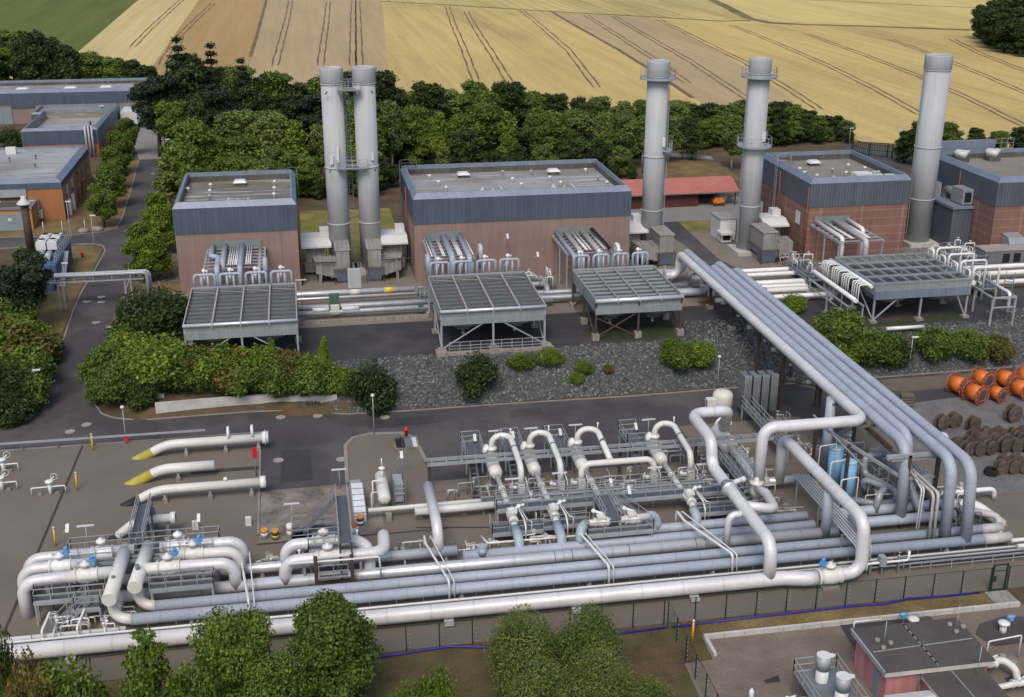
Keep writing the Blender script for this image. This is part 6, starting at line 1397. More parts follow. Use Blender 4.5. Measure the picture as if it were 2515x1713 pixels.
# insulated pipes around the tanks inside the bridge foot
pipeline('dull silver s-shaped pipe in front of the blue tanks', [(47.2, 86.6, 1.0), (46.7, 86.2, 2.6), (48.0, 84.6, 2.6), (46.9, 83.6, 2.3), (46.6, 83.4, .9)], .3, 'pipe_grey', 'insulated pipes under the bridge end', .55)
pipeline('dull grey loop pipe standing behind the s-shaped one', [(49.6, 88.2, 3.9), (47.6, 88.0, 3.9), (47.5, 87.8, 2.3), (48.9, 84.4, 2.2), (49.0, 83.4, 1.0)], .3, 'pipe_grey', 'insulated pipes under the bridge end', .6)
pipeline('grey pipe elbow diving down beside the tall risers', [(49.4, 89.0, 3.0), (50.0, 84.6, 2.9), (50.2, 82.0, 1.0)], .36, 'pipe_grey', 'insulated pipes under the bridge end', 1.1)
pipeline('silver lobster-back elbow lying low behind the rear fat pipe', [(45.6, 86.0, .8), (47.4, 84.9, .8), (51, 84.9, .8)], .32, 'pipe_grey', 'insulated pipes under the bridge end', 1.0)
pipeline('grey pipe elbow diving down right of the tall risers', [(51.6, 89, 3.0), (52.0, 85.2, 2.9), (52.2, 83.4, 1.0)], .34, 'pipe_grey', 'insulated pipes under the bridge end', 1.)
smallpipes('dense small valves and pipes inside the bridge foot behind the risers', 47.4, 52.0, 84.5, 95.5, 34, 41, ('pipe_cream', 'pipe_white', 'galv', 'pipe_dusty'), .8, 2.6)
smallpipes('valve tangle on the left of the bridge between the rusty columns', 44.2, 46.6, 94.5, 104.5, 20, 42, ('pipe_cream', 'galv', 'galv', 'pipe_dusty'), .6, 2.0)
platform('long railed grey walkway under the bridge on its left side', 42.8, 43.7, 95.2, 105.8, 1.5, sides='wens')
smallpipes('blackish valve cluster right of the outermost riser', 52.4, 53.8, 79.5, 88.0, 18, 43, ('galv_dark', 'pipe_white', 'rust_steel', 'galv'), .6, 2.4)
# vertical cream storage tank, vaporiser racks
t = thing('storage_tank', 'upright cream tank with domed top and box on its left beside the road', 'tank', (41.3, 107.2, 0))
MB().lathe((41.3, 107.2, 0), [(1.05, 0), (1.05, 2.2), (.98, 2.45), (.75, 2.65), (.4, 2.78), (0, 2.82)], 32).build('shell', 'pipe_cream', t)
MB().bb(39.5, 40.6, 106.6, 107.4, .3, 2.0).build('valve_box', 'pipe_cream', t); MB().bb(39.2, 39.5, 106.7, 107.3, .6, 1.9).build('box_front', 'galv_dark', t)
for x in (-.3, .2): MB().cyl((41.3+x, 107.2, 2.8), (41.3+x, 107.2, 3.0), .08, n=8).build('nozzle', 'galv', t)
t = thing('vaporiser', 'row of tall grey finned vaporiser panels beside the cream tank', 'vaporiser', (44.5, 106.4, 0))
for i in range(4):
    x = 43.0+i*.95
    MB().bb(x, x+.62, 105.6, 107.4, .8, 4.6).build('finned_block', 'galv_dark', t)
    for j in range(5): MB().pipe([(x-.02+j*.16, 105.55, .1), (x-.02+j*.16, 105.55, 4.75), (x-.02+j*.16, 106.0, 4.75)], .045, .1, 6).build('tube', 'galv', t)
# valve group at the right behind the risers, yard end pipes
pipeline('white pipe with valve cluster running right from the risers', [(53.2, 85.2, 1.1), (58.8, 85.2, 1.1), (58.9, 85.2, .1)], .22, 'pipe_white', 'pipes at the right end of the front yard', .5)
o = pipeline('fat white sleeve with yellow tip diving into the ground at the right', [(52.8, 82.9, 1.4), (55.2, 82.2, 1.4), (57.2, 80.9, .0)], .46, 'pipe_white', 'pipes at the right end of the front yard', 2.)
MB().cyl((56.6, 81.3, .42), (57.5, 80.7, -.2), .24, n=14).build('yellow_tip', 'wrap_yellow', o)
pipeline('white angled pipe with elbow going down in front of the yellow-tipped sleeve', [(53.4, 81.6, 1.5), (56.0, 79.9, 1.5), (55.6, 78.9, .6), (55.3, 78.0, .2)], .3, 'pipe_dusty', 'pipes at the right end of the front yard', .7)
for i, y in enumerate((76.9, 76.0)): pipeline(('rear' if i == 0 else 'front')+' white line continuing right past the header ends', [(55.4, y, .9), (66, y, .9)], .17, 'pipe_white', 'pipes at the right end of the front yard')
smallpipes('white manual valve cluster on the right white pipe', 55.0, 56.4, 84.9, 85.6, 6, 44, hmin=.9, hmax=1.6)
t = thing('valve_station', 'small white valve piping and grey box beside the fence riser', 'valve', (43.4, 75.2, 0))
MB().pipe([(41.9, 75.2, .5), (41.9, 75.2, 1.1), (45.4, 75.2, 1.1), (45.4, 75.2, 1.9)], .1, .2, 8).pipe([(42.2, 75.6, .8), (45.2, 75.6, .8)], .1, None, 8).build('piping', 'pipe_white', t)
MB().bb(42.9, 43.4, 74.9, 75.5, .9, 1.7).build('control_box', 'galv', t)
for x in (42.2, 43.2, 44.6): MB().beam((x, 75.2, 0), (x, 75.2, 1.), .16).build('post', 'galv_dark', t)
# guard rail, cable posts
t = tag(MB().rail([(45.6, 75.2, 0), (60, 75.2, 0)], .8, 1.9, .03, (1., .5), False).build('low_railing', 'galv'), 'low railing beside the pipe ends at the lower right', 'railing')

for i, (x0, x1, y0, y1, n, h, lb) in enumerate(((11.5, 21.5, 92.6, 94.4, 16, 1.6, 'small cream pipes and taps below the separator gantry, left half'), (22.5, 33, 92.6, 94.2, 16, 1.6, 'small cream pipes and taps below the separator gantry, right half'), (29.6, 33.6, 95.6, 99.0, 9, 1.8, 'grey stub pipes beside the rightmost separator'), (34.6, 37, 93, 98, 10, 1.6, 'dull small pipes between the rightmost separator and the largest vessel'), (35, 40.6, 84.6, 87.8, 12, 1.5, 'small valves under the white pipe arch'), (-1.6, 3.4, 83.8, 85.8, 10, 1.4, 'small grey taps behind the middle valve group'), (-6.2, -3.6, 83.8, 85.4, 5, 1., 'slim white drains between left and middle valve groups'), (5.6, 10.2, 84.0, 85.6, 8, .9, 'slim white drains right of the middle valve group'), (41.6, 46.5, 75.3, 76.4, 5, .9, 'low taps beside the fence riser'))):
    smallpipes(lb, x0, x1, y0, y1, n, 60+i, ('pipe_cream', 'galv', 'pipe_dusty', 'galv_dark'), .4, h)
platform('railed walkway beneath the goosenecks of the separators', 13.6, 33.6, 90.3, 91.1, 1.2, sides='n', group='front walkways of the separators')
# ------------------------------------------------------------------ foliage
import numpy as np
def leaf_mat(name, cols, tr=.22):
    m, nt, N, L, b = nodes(name)
    geo = N.new('ShaderNodeNewGeometry'); oi = N.new('ShaderNodeObjectInfo')
    k = len(cols); r = ramp(N, [(i/(k-1), c) for i, c in enumerate(cols)]); lnk(L, geo.outputs['Random Per Island'], r.inputs['Fac'])
    nz = N.new('ShaderNodeTexNoise'); nz.inputs['Scale'].default_value = .7; nz.inputs['Detail'].default_value = 3; lnk(L, geo.outputs['Position'], nz.inputs['Vector'])
    r2 = ramp(N, [(.3, (.72, .74, .7)), (.7, (1.25, 1.2, 1.15))]); lnk(L, nz.outputs['Fac'], r2.inputs['Fac'])
    r3 = ramp(N, [(0, (.80, .84, .82)), (1, (1.2, 1.12, 1.05))]); lnk(L, oi.outputs['Random'], r3.inputs['Fac'])
    c = r.outputs['Color']
    for q in (r2, r3):
        mx = N.new('ShaderNodeMixRGB'); mx.blend_type = 'MULTIPLY'; mx.inputs[0].default_value = 1; lnk(L, c, mx.inputs[1]); lnk(L, q.outputs['Color'], mx.inputs[2]); c = mx.outputs['Color']
    lnk(L, c, b.inputs['Base Color']); b.inputs['Roughness'].default_value = .55; b.inputs['Specular IOR Level'].default_value = .25
    t = N.new('ShaderNodeBsdfTranslucent'); lnk(L, c, t.inputs['Color'])
    ms = N.new('ShaderNodeMixShader'); ms.inputs[0].default_value = tr; lnk(L, b.outputs[0], ms.inputs[1]); lnk(L, t.outputs[0], ms.inputs[2])
    lnk(L, ms.outputs[0], N['Material Output'].inputs['Surface'])
leaf_mat('leaf_bright', [(.085, .135, .014), (.135, .20, .022), (.20, .265, .04)])
leaf_mat('leaf_mid', [(.06, .10, .014), (.10, .155, .022), (.16, .215, .04)])
leaf_mat('leaf_dark', [(.024, .04, .012), (.042, .066, .018), (.07, .098, .026)])
leaf_mat('leaf_birch', [(.08, .115, .028), (.125, .17, .04), (.18, .22, .06)])
leaf_mat('leaf_conifer', [(.012, .022, .012), (.022, .036, .018), (.04, .055, .026)], .1)
leaf_mat('leaf_olive', [(.085, .085, .02), (.13, .115, .03), (.175, .125, .04)])
leaf_mat('leaf_willow', [(.075, .108, .022), (.12, .16, .036), (.18, .215, .06)])
pmat('bark', (.085, .065, .048), .9, 0, .25, 2, .3, 9); pmat('bark_birch', (.48, .46, .42), .8, 0, .25, 3, .3, 9)
def leaves(pts, nrm, size, rng, mat, aspect=.62, jit=.8):
    """one quad per point, normals scattered about nrm"""
    n = len(pts); nr = nrm+rng.normal(0, jit, (n, 3)); nr /= np.linalg.norm(nr, axis=1)[:, None]+1e-9
    a = np.cross(nr, rng.normal(0, 1, (n, 3))); a /= np.linalg.norm(a, axis=1)[:, None]+1e-9
    b = np.cross(nr, a); s = size*rng.uniform(.6, 1.35, n)[:, None]
    v = np.stack([pts-a*s, pts-b*s*aspect, pts+a*s, pts+b*s*aspect], 1).reshape(-1, 3)
    me = bpy.data.meshes.new('crown'); me.vertices.add(4*n); me.vertices.foreach_set('co', v.astype(np.float32).ravel())
    me.loops.add(4*n); me.loops.foreach_set('vertex_index', np.arange(4*n, dtype=np.int32))
    me.polygons.add(n); me.polygons.foreach_set('loop_start', np.arange(0, 4*n, 4, dtype=np.int32)); me.polygons.foreach_set('loop_total', np.full(n, 4, dtype=np.int32))
    me.update(calc_edges=True); me.materials.append(MATS[mat]); return me
def blob_cloud(blobs, n, rng, shell=.55, drop=0.):
    w = np.array([b[3]**2*b[4] for b in blobs])**.7; w /= w.sum(); idx = rng.choice(len(blobs), n, p=w)
    B = np.array(blobs)[idx]; d = rng.normal(0, 1, (n, 3)); d /= np.linalg.norm(d, axis=1)[:, None]
    r = (shell+(1-shell)*rng.random(n))*(1+.08*rng.normal(0, 1, n))
    p = B[:, :3]+d*r[:, None]*np.stack([B[:, 3], B[:, 3], B[:, 4]], 1)
    nr = d.copy(); nr[:, 2] += .35
    return p, nr
def trunk_mesh(h, r, limbs, rng, mat='bark', lean=.05):
    r = r*(.7 if mat == 'bark_birch' else 1)
    mb = MB(); top = V((lean*h*rng.uniform(-1, 1), lean*h*rng.uniform(-1, 1), h))
    mb.sweep([(0, 0, -.4), top*.35, top*.7, top], [r*1.25, r*.9, r*.6, r*.22], 7)
    for i in range(limbs):
        t = rng.uniform(.3, .85); a = rng.uniform(0, 6.28); l = h*rng.uniform(.22, .42); s = top*t
        e = s+V((cos(a)*l*.75, sin(a)*l*.75, l*.65)); mb.sweep([s, s.lerp(e, .5)+V((0, 0, -.04*l)), e], [r*.34, r*.2, r*.06], 5)
    return mb
PROTO = {}
def proto(key, H, trunk_h, trunk_r, me, limbs, rng, bark='bark'):
    PROTO[key] = (H, me, trunk_mesh(trunk_h, trunk_r, limbs, rng, bark), bark)
def broad(key, H, R, leaf, n, mat, seed, base=.22, nb=16, bark='bark', flat=.8, spread=.62, pointy=0.):
    rng = np.random.default_rng(seed); blobs = [(0, 0, H*.58, R*.62, H*.28)]
    for i in range(nb):
        z = H*rng.uniform(base+.08, .90); t = (z/H-base)/(1-base); env = (max(.05, math.sin(pi*min(1, max(.04, t*.86+.1))))**.7)*(1-pointy*max(0, t-.25))
        a = i*2.4+rng.uniform(-.5, .5); d = R*spread*env*rng.uniform(.55, 1.1); rr = R*rng.uniform(.24, .42)*(1-.35*pointy*t)
        blobs.append((cos(a)*d, sin(a)*d, z, rr, rr*flat*rng.uniform(.8, 1.1)))
    p, nr = blob_cloud(blobs, n, rng); p[:, 2] = np.maximum(p[:, 2], H*base*.6)
    proto(key, H, H*.8, H*.018+.04, leaves(p, nr, leaf, rng, mat), 7, rng, bark)
def conifer(key, H, R, leaf, n, mat, seed, tiers=11, base=.1, droop=.18):
    rng = np.random.default_rng(seed); P_, N_ = [], []
    for i in range(tiers):
        f = i/(tiers-1); z = H*(base+(1-base)*f); rad = R*(1-f)**.85+.12; k = int(7+5*(1-f))
        for j in range(k):
            a = rng.uniform(0, 6.28); l = rad*rng.uniform(.7, 1.12); m = max(6, int(n/(tiers*k)*(.4+1.2*(1-f))))
            t = rng.random(m)**.7; off = rng.normal(0, 1, (m, 3))*(.06*R+.05)*np.array([1, 1, .6])
            x = np.stack([cos(a)*l*t, sin(a)*l*t, z+H*.03-droop*l*t+(H*.02)*t*t], 1)+off
            P_.append(x); q = np.tile([cos(a)*.3, sin(a)*.3, .9], (m, 1)); N_.append(q)
    P_ = np.concatenate(P_); N_ = np.concatenate(N_)
    proto(key, H, H*.96, H*.012+.05, leaves(P_, N_, leaf, rng, mat, .4, .5), 0, rng)
def shrub(key, H, R, leaf, n, mat, seed, nb=9, aspect=.62):
    rng = np.random.default_rng(seed); blobs = [(0, 0, H*.42, R*.7, H*.42)]
    for i in range(nb):
        a = i*2.4+rng.uniform(-.6, .6); d = R*rng.uniform(.3, .68); rr = R*rng.uniform(.28, .5); z = H*rng.uniform(.22, .8)*(1-.25*d/R)
        blobs.append((cos(a)*d, sin(a)*d, z, rr, rr*.8*H/(R*1.3)))
    p, nr = blob_cloud(blobs, n, rng, .5); p[:, 2] = np.maximum(p[:, 2], .03)
    # a few shoots standing out of the outline
    k = n//14; a = rng.uniform(0, 6.28, k); d = R*rng.uniform(.1, .75, k); q = np.stack([np.cos(a)*d, np.sin(a)*d, H*(.75+.35*rng.random(k)**2)*(1-.3*d/R)], 1)
    p = np.concatenate([p, q]); nr = np.concatenate([nr, np.tile([0, 0, 1.], (k, 1))])
    proto(key, H, H*.6, .05, leaves(p, nr, leaf, rng, mat, aspect), 4, rng)
broad('maple', 8.5, 3.3, .115, 30000, 'leaf_mid', 1, .02, 60, flat=.8)
broad('maple2', 8.0, 3.1, .115, 30000, 'leaf_mid', 2, .02, 56, flat=.8)
broad('street', 6.5, 2.3, .13, 13000, 'leaf_mid', 3, .2, 28, flat=.9, pointy=.35)
broad('lime', 9.0, 3.0, .15, 20000, 'leaf_bright', 4, .04, 40, flat=.85, pointy=.4)
broad('belt', 10.5, 3.3, .19, 13000, 'leaf_mid', 5, .05, 34)
broad('belt2', 10, 3.1, .19, 12500, 'leaf_birch', 6, .08, 32)
broad('darkbelt', 10.5, 3.3, .19, 13000, 'leaf_dark', 7, .03, 34)
broad('darkbelt2', 10, 3.0, .19, 12500, 'leaf_dark', 8, .03, 32, pointy=.5)
broad('birch', 11, 2.3, .17, 8500, 'leaf_birch', 9, .2, 30, 'bark_birch', 1.2, .6, .5)
broad('birch2', 10.5, 2.1, .17, 8000, 'leaf_bright', 10, .2, 28, 'bark_birch', 1.25, .6, .6)
broad('sapling', 5.2, 1.6, .10, 5200, 'leaf_bright', 11, .05, 26, flat=.45, spread=.9, pointy=.8)
broad('pine', 8.5, 2.5, .14, 15000, 'leaf_conifer', 12, .34, 30, flat=.6, spread=.8)
conifer('spruce', 11, 2.6, .17, 9500, 'leaf_conifer', 13, 13)
conifer('spruce2', 7.5, 2.3, .14, 6500, 'leaf_dark', 14, 10, .16)
conifer('coneshrub', 3.0, 1.15, .085, 6500, 'leaf_dark', 15, 9, .02)
shrub('shrub', 2.4, 1.6, .085, 9500, 'leaf_mid', 16, 14)
shrub('shrub2', 2.2, 1.7, .085, 9500, 'leaf_bright', 17, 13)
shrub('shrub3', 2.4, 1.6, .085, 9500, 'leaf_dark', 18, 14)
shrub('shrub4', 2.0, 1.5, .085, 9000, 'leaf_olive', 19, 13)
shrub('willow', 5.6, 2.6, .10, 30000, 'leaf_willow', 20, 30, .35)
FIRST = {}
def tree(key, pos, h, label, cat='tree', group=None, rz=None, wide=1., name=None):
    H, me, tk, bark = PROTO[key]; s = h/H; rz = random.uniform(0, 6.28) if rz is None else rz
    if key not in FIRST:
        r = local(thing(name or ('bush' if key.startswith(('shrub', 'coneshrub', 'willow')) else 'tree'), label, cat, (0, 0, 0)))
        c = bpy.data.objects.new('crown', me); COL.objects.link(c); c.parent = r
        tk.build('trunk', bark, r); FIRST[key] = r
        r.location = pos; r.rotation_euler = (0, 0, rz); r.scale = (s*wide, s*wide, s)
    else: r = dup(FIRST[key], pos, rz, label, None, (s*wide, s*wide, s))
    if 'group' in r: del r['group']
    if group: r['group'] = group
    r['category'] = cat
    return r
def Tp(px, py): return G(px, py)
def top_h(p, px, py): return max(.5, UY(px, py, p.y).z-p.z)
def treepx(key, bx, by, ty, label, **kw):
    p = Tp(bx, by); return tree(key, p, top_h(p, bx, ty), label, **kw)
# front trees along the bottom edge (outside the fence)
def front(key, px, y, ty, wpx, lb, cat='tree'):
    """front row outside the fence: pixel of the top, distance, crown width in pixels"""
    q = UY(px, ty, y); H, me, tk, bark = PROTO[key]; d = (q-V((0, 0, CH))).dot(FW)
    R_ = {'maple': 3.3, 'maple2': 3.1, 'sapling': 1.6, 'willow': 2.7}.get(key, 1.7); tree(key, (q.x, y, 0), q.z, lb, cat, wide=1.12*wpx*d/FPX/2/R_/(q.z/H))
for a in (('maple', 562, 65.6, 1478, 225, 'big dense maple at the bottom left, left one of the pair'), ('maple2', 802, 65.2, 1474, 235, 'big dense maple at the bottom left, right one of the pair'),
        ('maple', 672, 62.0, 1592, 190, 'lower maple filling the gap in front of the big pair'), ('sapling', 345, 66.0, 1532, 150, 'thin yellow-green young tree at the bottom left before the fence pipe'),
        ('willow', 1285, 65.0, 1502, 195, 'tall fine-leaved willow bush at bottom centre, left part of the clump', 'bush'), ('willow', 1450, 65.2, 1498, 190, 'tall fine-leaved willow bush at bottom centre, right part of the clump', 'bush'),
        ('willow', 1480, 62.0, 1600, 185, 'lower front willow bush of the bottom centre clump', 'bush'), ('willow', 1330, 61.0, 1630, 190, 'lowest front willow bush at the bottom centre edge', 'bush'), ('willow', 1590, 60.5, 1668, 140, 'outlying willow bush right of the bottom centre clump', 'bush'),
        ('shrub2', 1075, 61.5, 1640, 110, 'small bright green shrub in dry grass at the bottom', 'bush'), ('shrub2', 1010, 60.8, 1678, 130, 'low bright plant beside the small shrub at the bottom edge', 'bush'),
        ('shrub4', 62, 66.2, 1602, 130, 'brown-tinged shrub at the bottom left corner', 'bush'), ('shrub', 165, 64.0, 1628, 190, 'green rounded shrub right of the brown-tinged one at the bottom left', 'bush'), ('shrub3', -2, 67.2, 1548, 80, 'dark shrub cut by the left photo edge at the bottom', 'bush'), ('shrub', 450, 62.5, 1640, 150, 'green shrub between young tree and maples at the bottom edge', 'bush'), ('shrub4', 60, 62, 1655, 160, 'olive shrub in the very bottom left corner', 'bush'), ('shrub', 330, 61.5, 1660, 150, 'low green shrub under the thin young tree at the bottom edge', 'bush')): front(*a)
# left access road: conifer, limes, street trees, verge bushes
treepx('pine', 82, 818, 612, 'pine with bare lower trunk standing at the left in dry grass', wide=1.12)
treepx('lime', 78, 760, 600, 'bright green tree behind the bare-trunked pine at the left', wide=.7)
treepx('lime', 402, 622, 463, 'yellow-green lime beside the left hall, farther one of two')
treepx('lime', 365, 690, 535, 'yellow-green lime beside the left hall, nearer and rounder one of two', wide=1.25)
for i, (bx, by, ty) in enumerate(((256, 560, 447), (278, 512, 392), (288, 468, 355), (300, 428, 318), (318, 382, 285))):
    treepx('street', bx, by, ty, 'roadside tree in front of the orange office, %s counted from the near end' % ORD[i], group='roadside trees by the offices', wide=1.12)
treepx('shrub3', 28, 362, 312, 'round dark bush between the two flat-roofed offices', cat='bush', wide=1.1)
bl = [('shrub', 20, 905, 775), ('shrub4', 75, 900, 805), ('shrub', 88, 880, 795), ('shrub2', 35, 960, 850), ('shrub', 70, 950, 850), ('shrub3', 15, 1010, 890), ('shrub', 60, 1000, 910), ('shrub3', 30, 1030, 945), ('shrub4', -20, 930, 790), ('shrub3', -5, 840, 735), ('shrub', 22, 850, 740)]
bl.sort(key=lambda t: t[1])
for i, (k, bx, by, ty) in enumerate(bl):
    treepx(k, bx, by, ty, 'bush in the verge thicket left of the access road, %s from the left' % ORD[i], cat='bush', group='verge thicket left of the access road', wide=1.15)
hd = [('shrub3', 350, 825, 715), ('shrub3', 405, 835, 712), ('shrub3', 440, 830, 730), ('shrub2', 320, 880, 800), ('shrub', 280, 950, 845), ('shrub2', 345, 930, 822), ('shrub', 300, 985, 890), ('shrub', 255, 985, 910), ('shrub2', 395, 935, 830), ('shrub', 430, 950, 855), ('shrub2', 450, 920, 850), ('shrub4', 480, 930, 855), ('shrub', 495, 965, 880), ('shrub2', 545, 940, 850), ('shrub4', 580, 945, 860), ('shrub', 600, 970, 880), ('shrub2', 640, 940, 850), ('shrub', 660, 970, 878), ('shrub4', 700, 945, 862), ('shrub', 720, 975, 885), ('lime', 672, 925, 826), ('lime', 800, 960, 820), ('shrub', 770, 975, 880), ('shrub2', 820, 985, 900), ('shrub', 850, 1000, 920), ('shrub3', 400, 985, 900), ('shrub3', 540, 985, 905), ('shrub3', 620, 990, 905), ('shrub3', 700, 990, 910), ('shrub3', 350, 990, 905), ('shrub3', 460, 985, 905), ('shrub3', 780, 995, 915)]
hd.sort(key=lambda t: t[1])
for i, (k, bx, by, ty) in enumerate(hd):
    if bx > 360: by, ty = min(by, 962), min(ty, 905)
    treepx(k, bx, by, ty, 'bush in the thicket on the bank below the left cooler, %s from the left' % ordn(i), cat='bush', group='thicket below the left cooler', wide=random.uniform(.95, 1.4) if k != 'lime' else .42)
# lone bushes on the riprap
for k, bx, by, ty, w, lb in (('shrub3', 915, 1003, 888, .8, 'dark upright bush at the left end of the riprap'), ('shrub3', 1172, 962, 868, .85, 'dark ragged tall bush in the middle of the riprap'), ('shrub', 1280, 908, 870, 1.25, 'small low bush on the riprap below the middle cooler'),
        ('shrub2', 1348, 897, 855, 1.15, 'bright small bush at the right end of the concrete edge'), ('shrub2', 1432, 918, 885, 1.0, 'pair of tiny bushes on the riprap, upper one'), ('shrub2', 1415, 942, 915, 1.0, 'pair of tiny bushes on the riprap, lower one'), ('shrub4', 1494, 917, 896, .8, 'tiniest yellowish plant alone on the riprap'),
        ('shrub', 1665, 903, 838, 1.2, 'big rounded bush on the riprap near the bridge, left half'), ('shrub2', 1712, 897, 838, 1.1, 'big rounded bush on the riprap near the bridge, right half'),
        ('shrub2', 1948, 768, 722, 1.0, 'bright bush between white pipes and the diagonal bridge'), ('shrub', 2055, 862, 762, 1.2, 'large bush behind the bridge, upper left of the right group'), ('shrub', 2135, 895, 812, 1.2, 'large bush behind the bridge, lower middle of the right group'), ('shrub3', 2190, 888, 818, 1.1, 'large bush behind the bridge, right of the right group'), ('shrub', 2080, 895, 825, 1.2, 'low bush at the foot of the group behind the bridge'),
        ('shrub', 2290, 878, 806, 1.2, 'spreading bush below the white-piped cooler, leftmost of three'), ('shrub', 2370, 880, 812, 1.2, 'spreading bush below the white-piped cooler, middle of three'), ('shrub4', 2440, 878, 822, 1.1, 'spreading bush below the white-piped cooler, rightmost of three')):
    treepx(k, bx, by, ty, lb, cat='bush', wide=w)
# the tree belt behind the plant
TOPC = [(-100, 90), (0, 95), (120, 95), (250, 130), (420, 165), (470, 120), (540, 130), (620, 160), (700, 165), (830, 150), (960, 165), (1020, 200), (1100, 195), (1250, 200), (1400, 222), (1560, 228), (1700, 255), (1900, 262), (2080, 292)]
def topc(px):
    for a, b in zip(TOPC[:-1], TOPC[1:]):
        if a[0] <= px <= b[0]: return a[1]+(b[1]-a[1])*(px-a[0])/(b[0]-a[0])
    return 260
rnd = random.Random(11); belt = []
def row(px0, px1, step, Y, keys, f0, f1, jy=5.):
    px = px0
    while px < px1:
        y = Y+rnd.uniform(-jy, jy); q = UY(px, 400, y); hmax = UY(px, topc(px), y).z-PZ
        belt.append([px, rnd.choice(keys), (q.x, y, PZ), max(2.5, hmax*rnd.uniform(f0, f1)), rnd.uniform(1.0, 1.4)*(1.25 if px > 1630 else 1)]); px += step*rnd.uniform(.75, 1.25)
row(-60, 400, 46, 303, ('darkbelt', 'darkbelt2', 'belt', 'belt'), 1.0, 1.2, 5)
row(-30, 430, 60, 297, ('darkbelt', 'darkbelt2'), .5, .8, 2)
row(395, 1010, 44, 240, ('darkbelt', 'darkbelt2', 'belt', 'belt', 'pine'), .8, 1.04)
row(1010, 1700, 46, 236, ('darkbelt', 'belt', 'belt2', 'belt'), .84, 1.06)
row(440, 1000, 56, 226, ('pine', 'belt', 'darkbelt2'), .55, .8)
row(1630, 2085, 26, 233, ('darkbelt', 'belt', 'belt2', 'darkbelt'), .95, 1.22, 4)
row(1640, 2085, 26, 227, ('darkbelt', 'darkbelt2', 'belt'), .55, .85, 2)
row(900, 1640, 52, 213, ('birch', 'belt2', 'birch2', 'belt'), .66, .86)
row(560, 900, 58, 204, ('birch', 'belt2', 'birch2'), .55, .78)
row(1100, 1580, 60, 203, ('darkbelt2', 'belt2', 'darkbelt'), .32, .62)
row(720, 1600, 34, 198, ('darkbelt', 'darkbelt2', 'belt'), .16, .36, 4)
row(1000, 1640, 40, 222, ('darkbelt', 'darkbelt2', 'belt'), .35, .6, 4)
row(430, 720, 40, 195, ('belt', 'belt2', 'belt'), .40, .60, 4)
row(470, 700, 50, 189, ('belt2', 'belt'), .28, .42, 2)
belt += [[462, 'spruce', (UY(462, 400, 240).x, 240, PZ), UY(462, 108, 240).z-PZ, 1.], [540, 'spruce', (UY(540, 400, 240).x, 240, PZ), UY(540, 122, 240).z-PZ, 1.], [610, 'spruce', (UY(610, 400, 236).x, 236, PZ), UY(610, 158, 236).z-PZ, 1.]]
NM = {'belt': 'mid-green tree', 'belt2': 'pale green tree', 'darkbelt': 'dark broad tree', 'darkbelt2': 'dark pointed tree', 'pine': 'dusky pine', 'birch': 'tall birch', 'birch2': 'slender birch', 'spruce': 'dark spruce'}
belt.sort(key=lambda t: t[0]); cnt = {}
for px, k, p, h, w in belt:
    n = cnt.get(k, 0); cnt[k] = n+1
    tree(k, p, h, '%s of the belt behind the plant, %s of its kind from left' % (NM[k], ordn(n)), group='trees of the belt behind the plant', wide=w)
treepx('spruce2', 1700, 392, 288, 'lone small spruce on brown grass behind the red shed')
treepx('birch', 1795, 418, 268, 'tall slim tree just left of the stack with white base slab', wide=1.3)
treepx('belt2', 470, 300, 225, 'light green tree at the corner of the workshop forecourt', wide=.8)
for i, (k, bx, by, ty, w) in enumerate((('darkbelt', 2252, 408, 292, 1.2), ('belt', 2322, 398, 296, 1.3), ('darkbelt2', 2392, 385, 308, 1.5), ('belt', 2448, 390, 318, 1.5), ('darkbelt', 2505, 392, 306, 1.5), ('darkbelt', 2222, 400, 318, 1.4))):
    treepx(k, bx, by, ty, 'tree at the field edge right of the gate, %s counting along the row' % ORD[i], group='field edge trees by the gate', wide=w)
for i, (px, y, ty, w) in enumerate(((2440, 385, -5, 1.35), (2505, 375, -30, 1.4), (2405, 400, 8, 1.1), (2470, 362, 25, 1.35), (2560, 370, -40, 1.4), (2525, 350, 40, 1.35), (2450, 372, 12, 1.3), (2480, 395, -50, 1.5), (2420, 385, 30, 1.2), (2500, 358, 10, 1.4))):
    q = UY(px, 100, y); tree(('darkbelt', 'darkbelt2')[i % 2], (q.x, y, PZ), UY(px, ty, y).z-PZ, 'dark tall tree in the copse at the upper right field corner', group='copse at the upper right', wide=w*1.15)
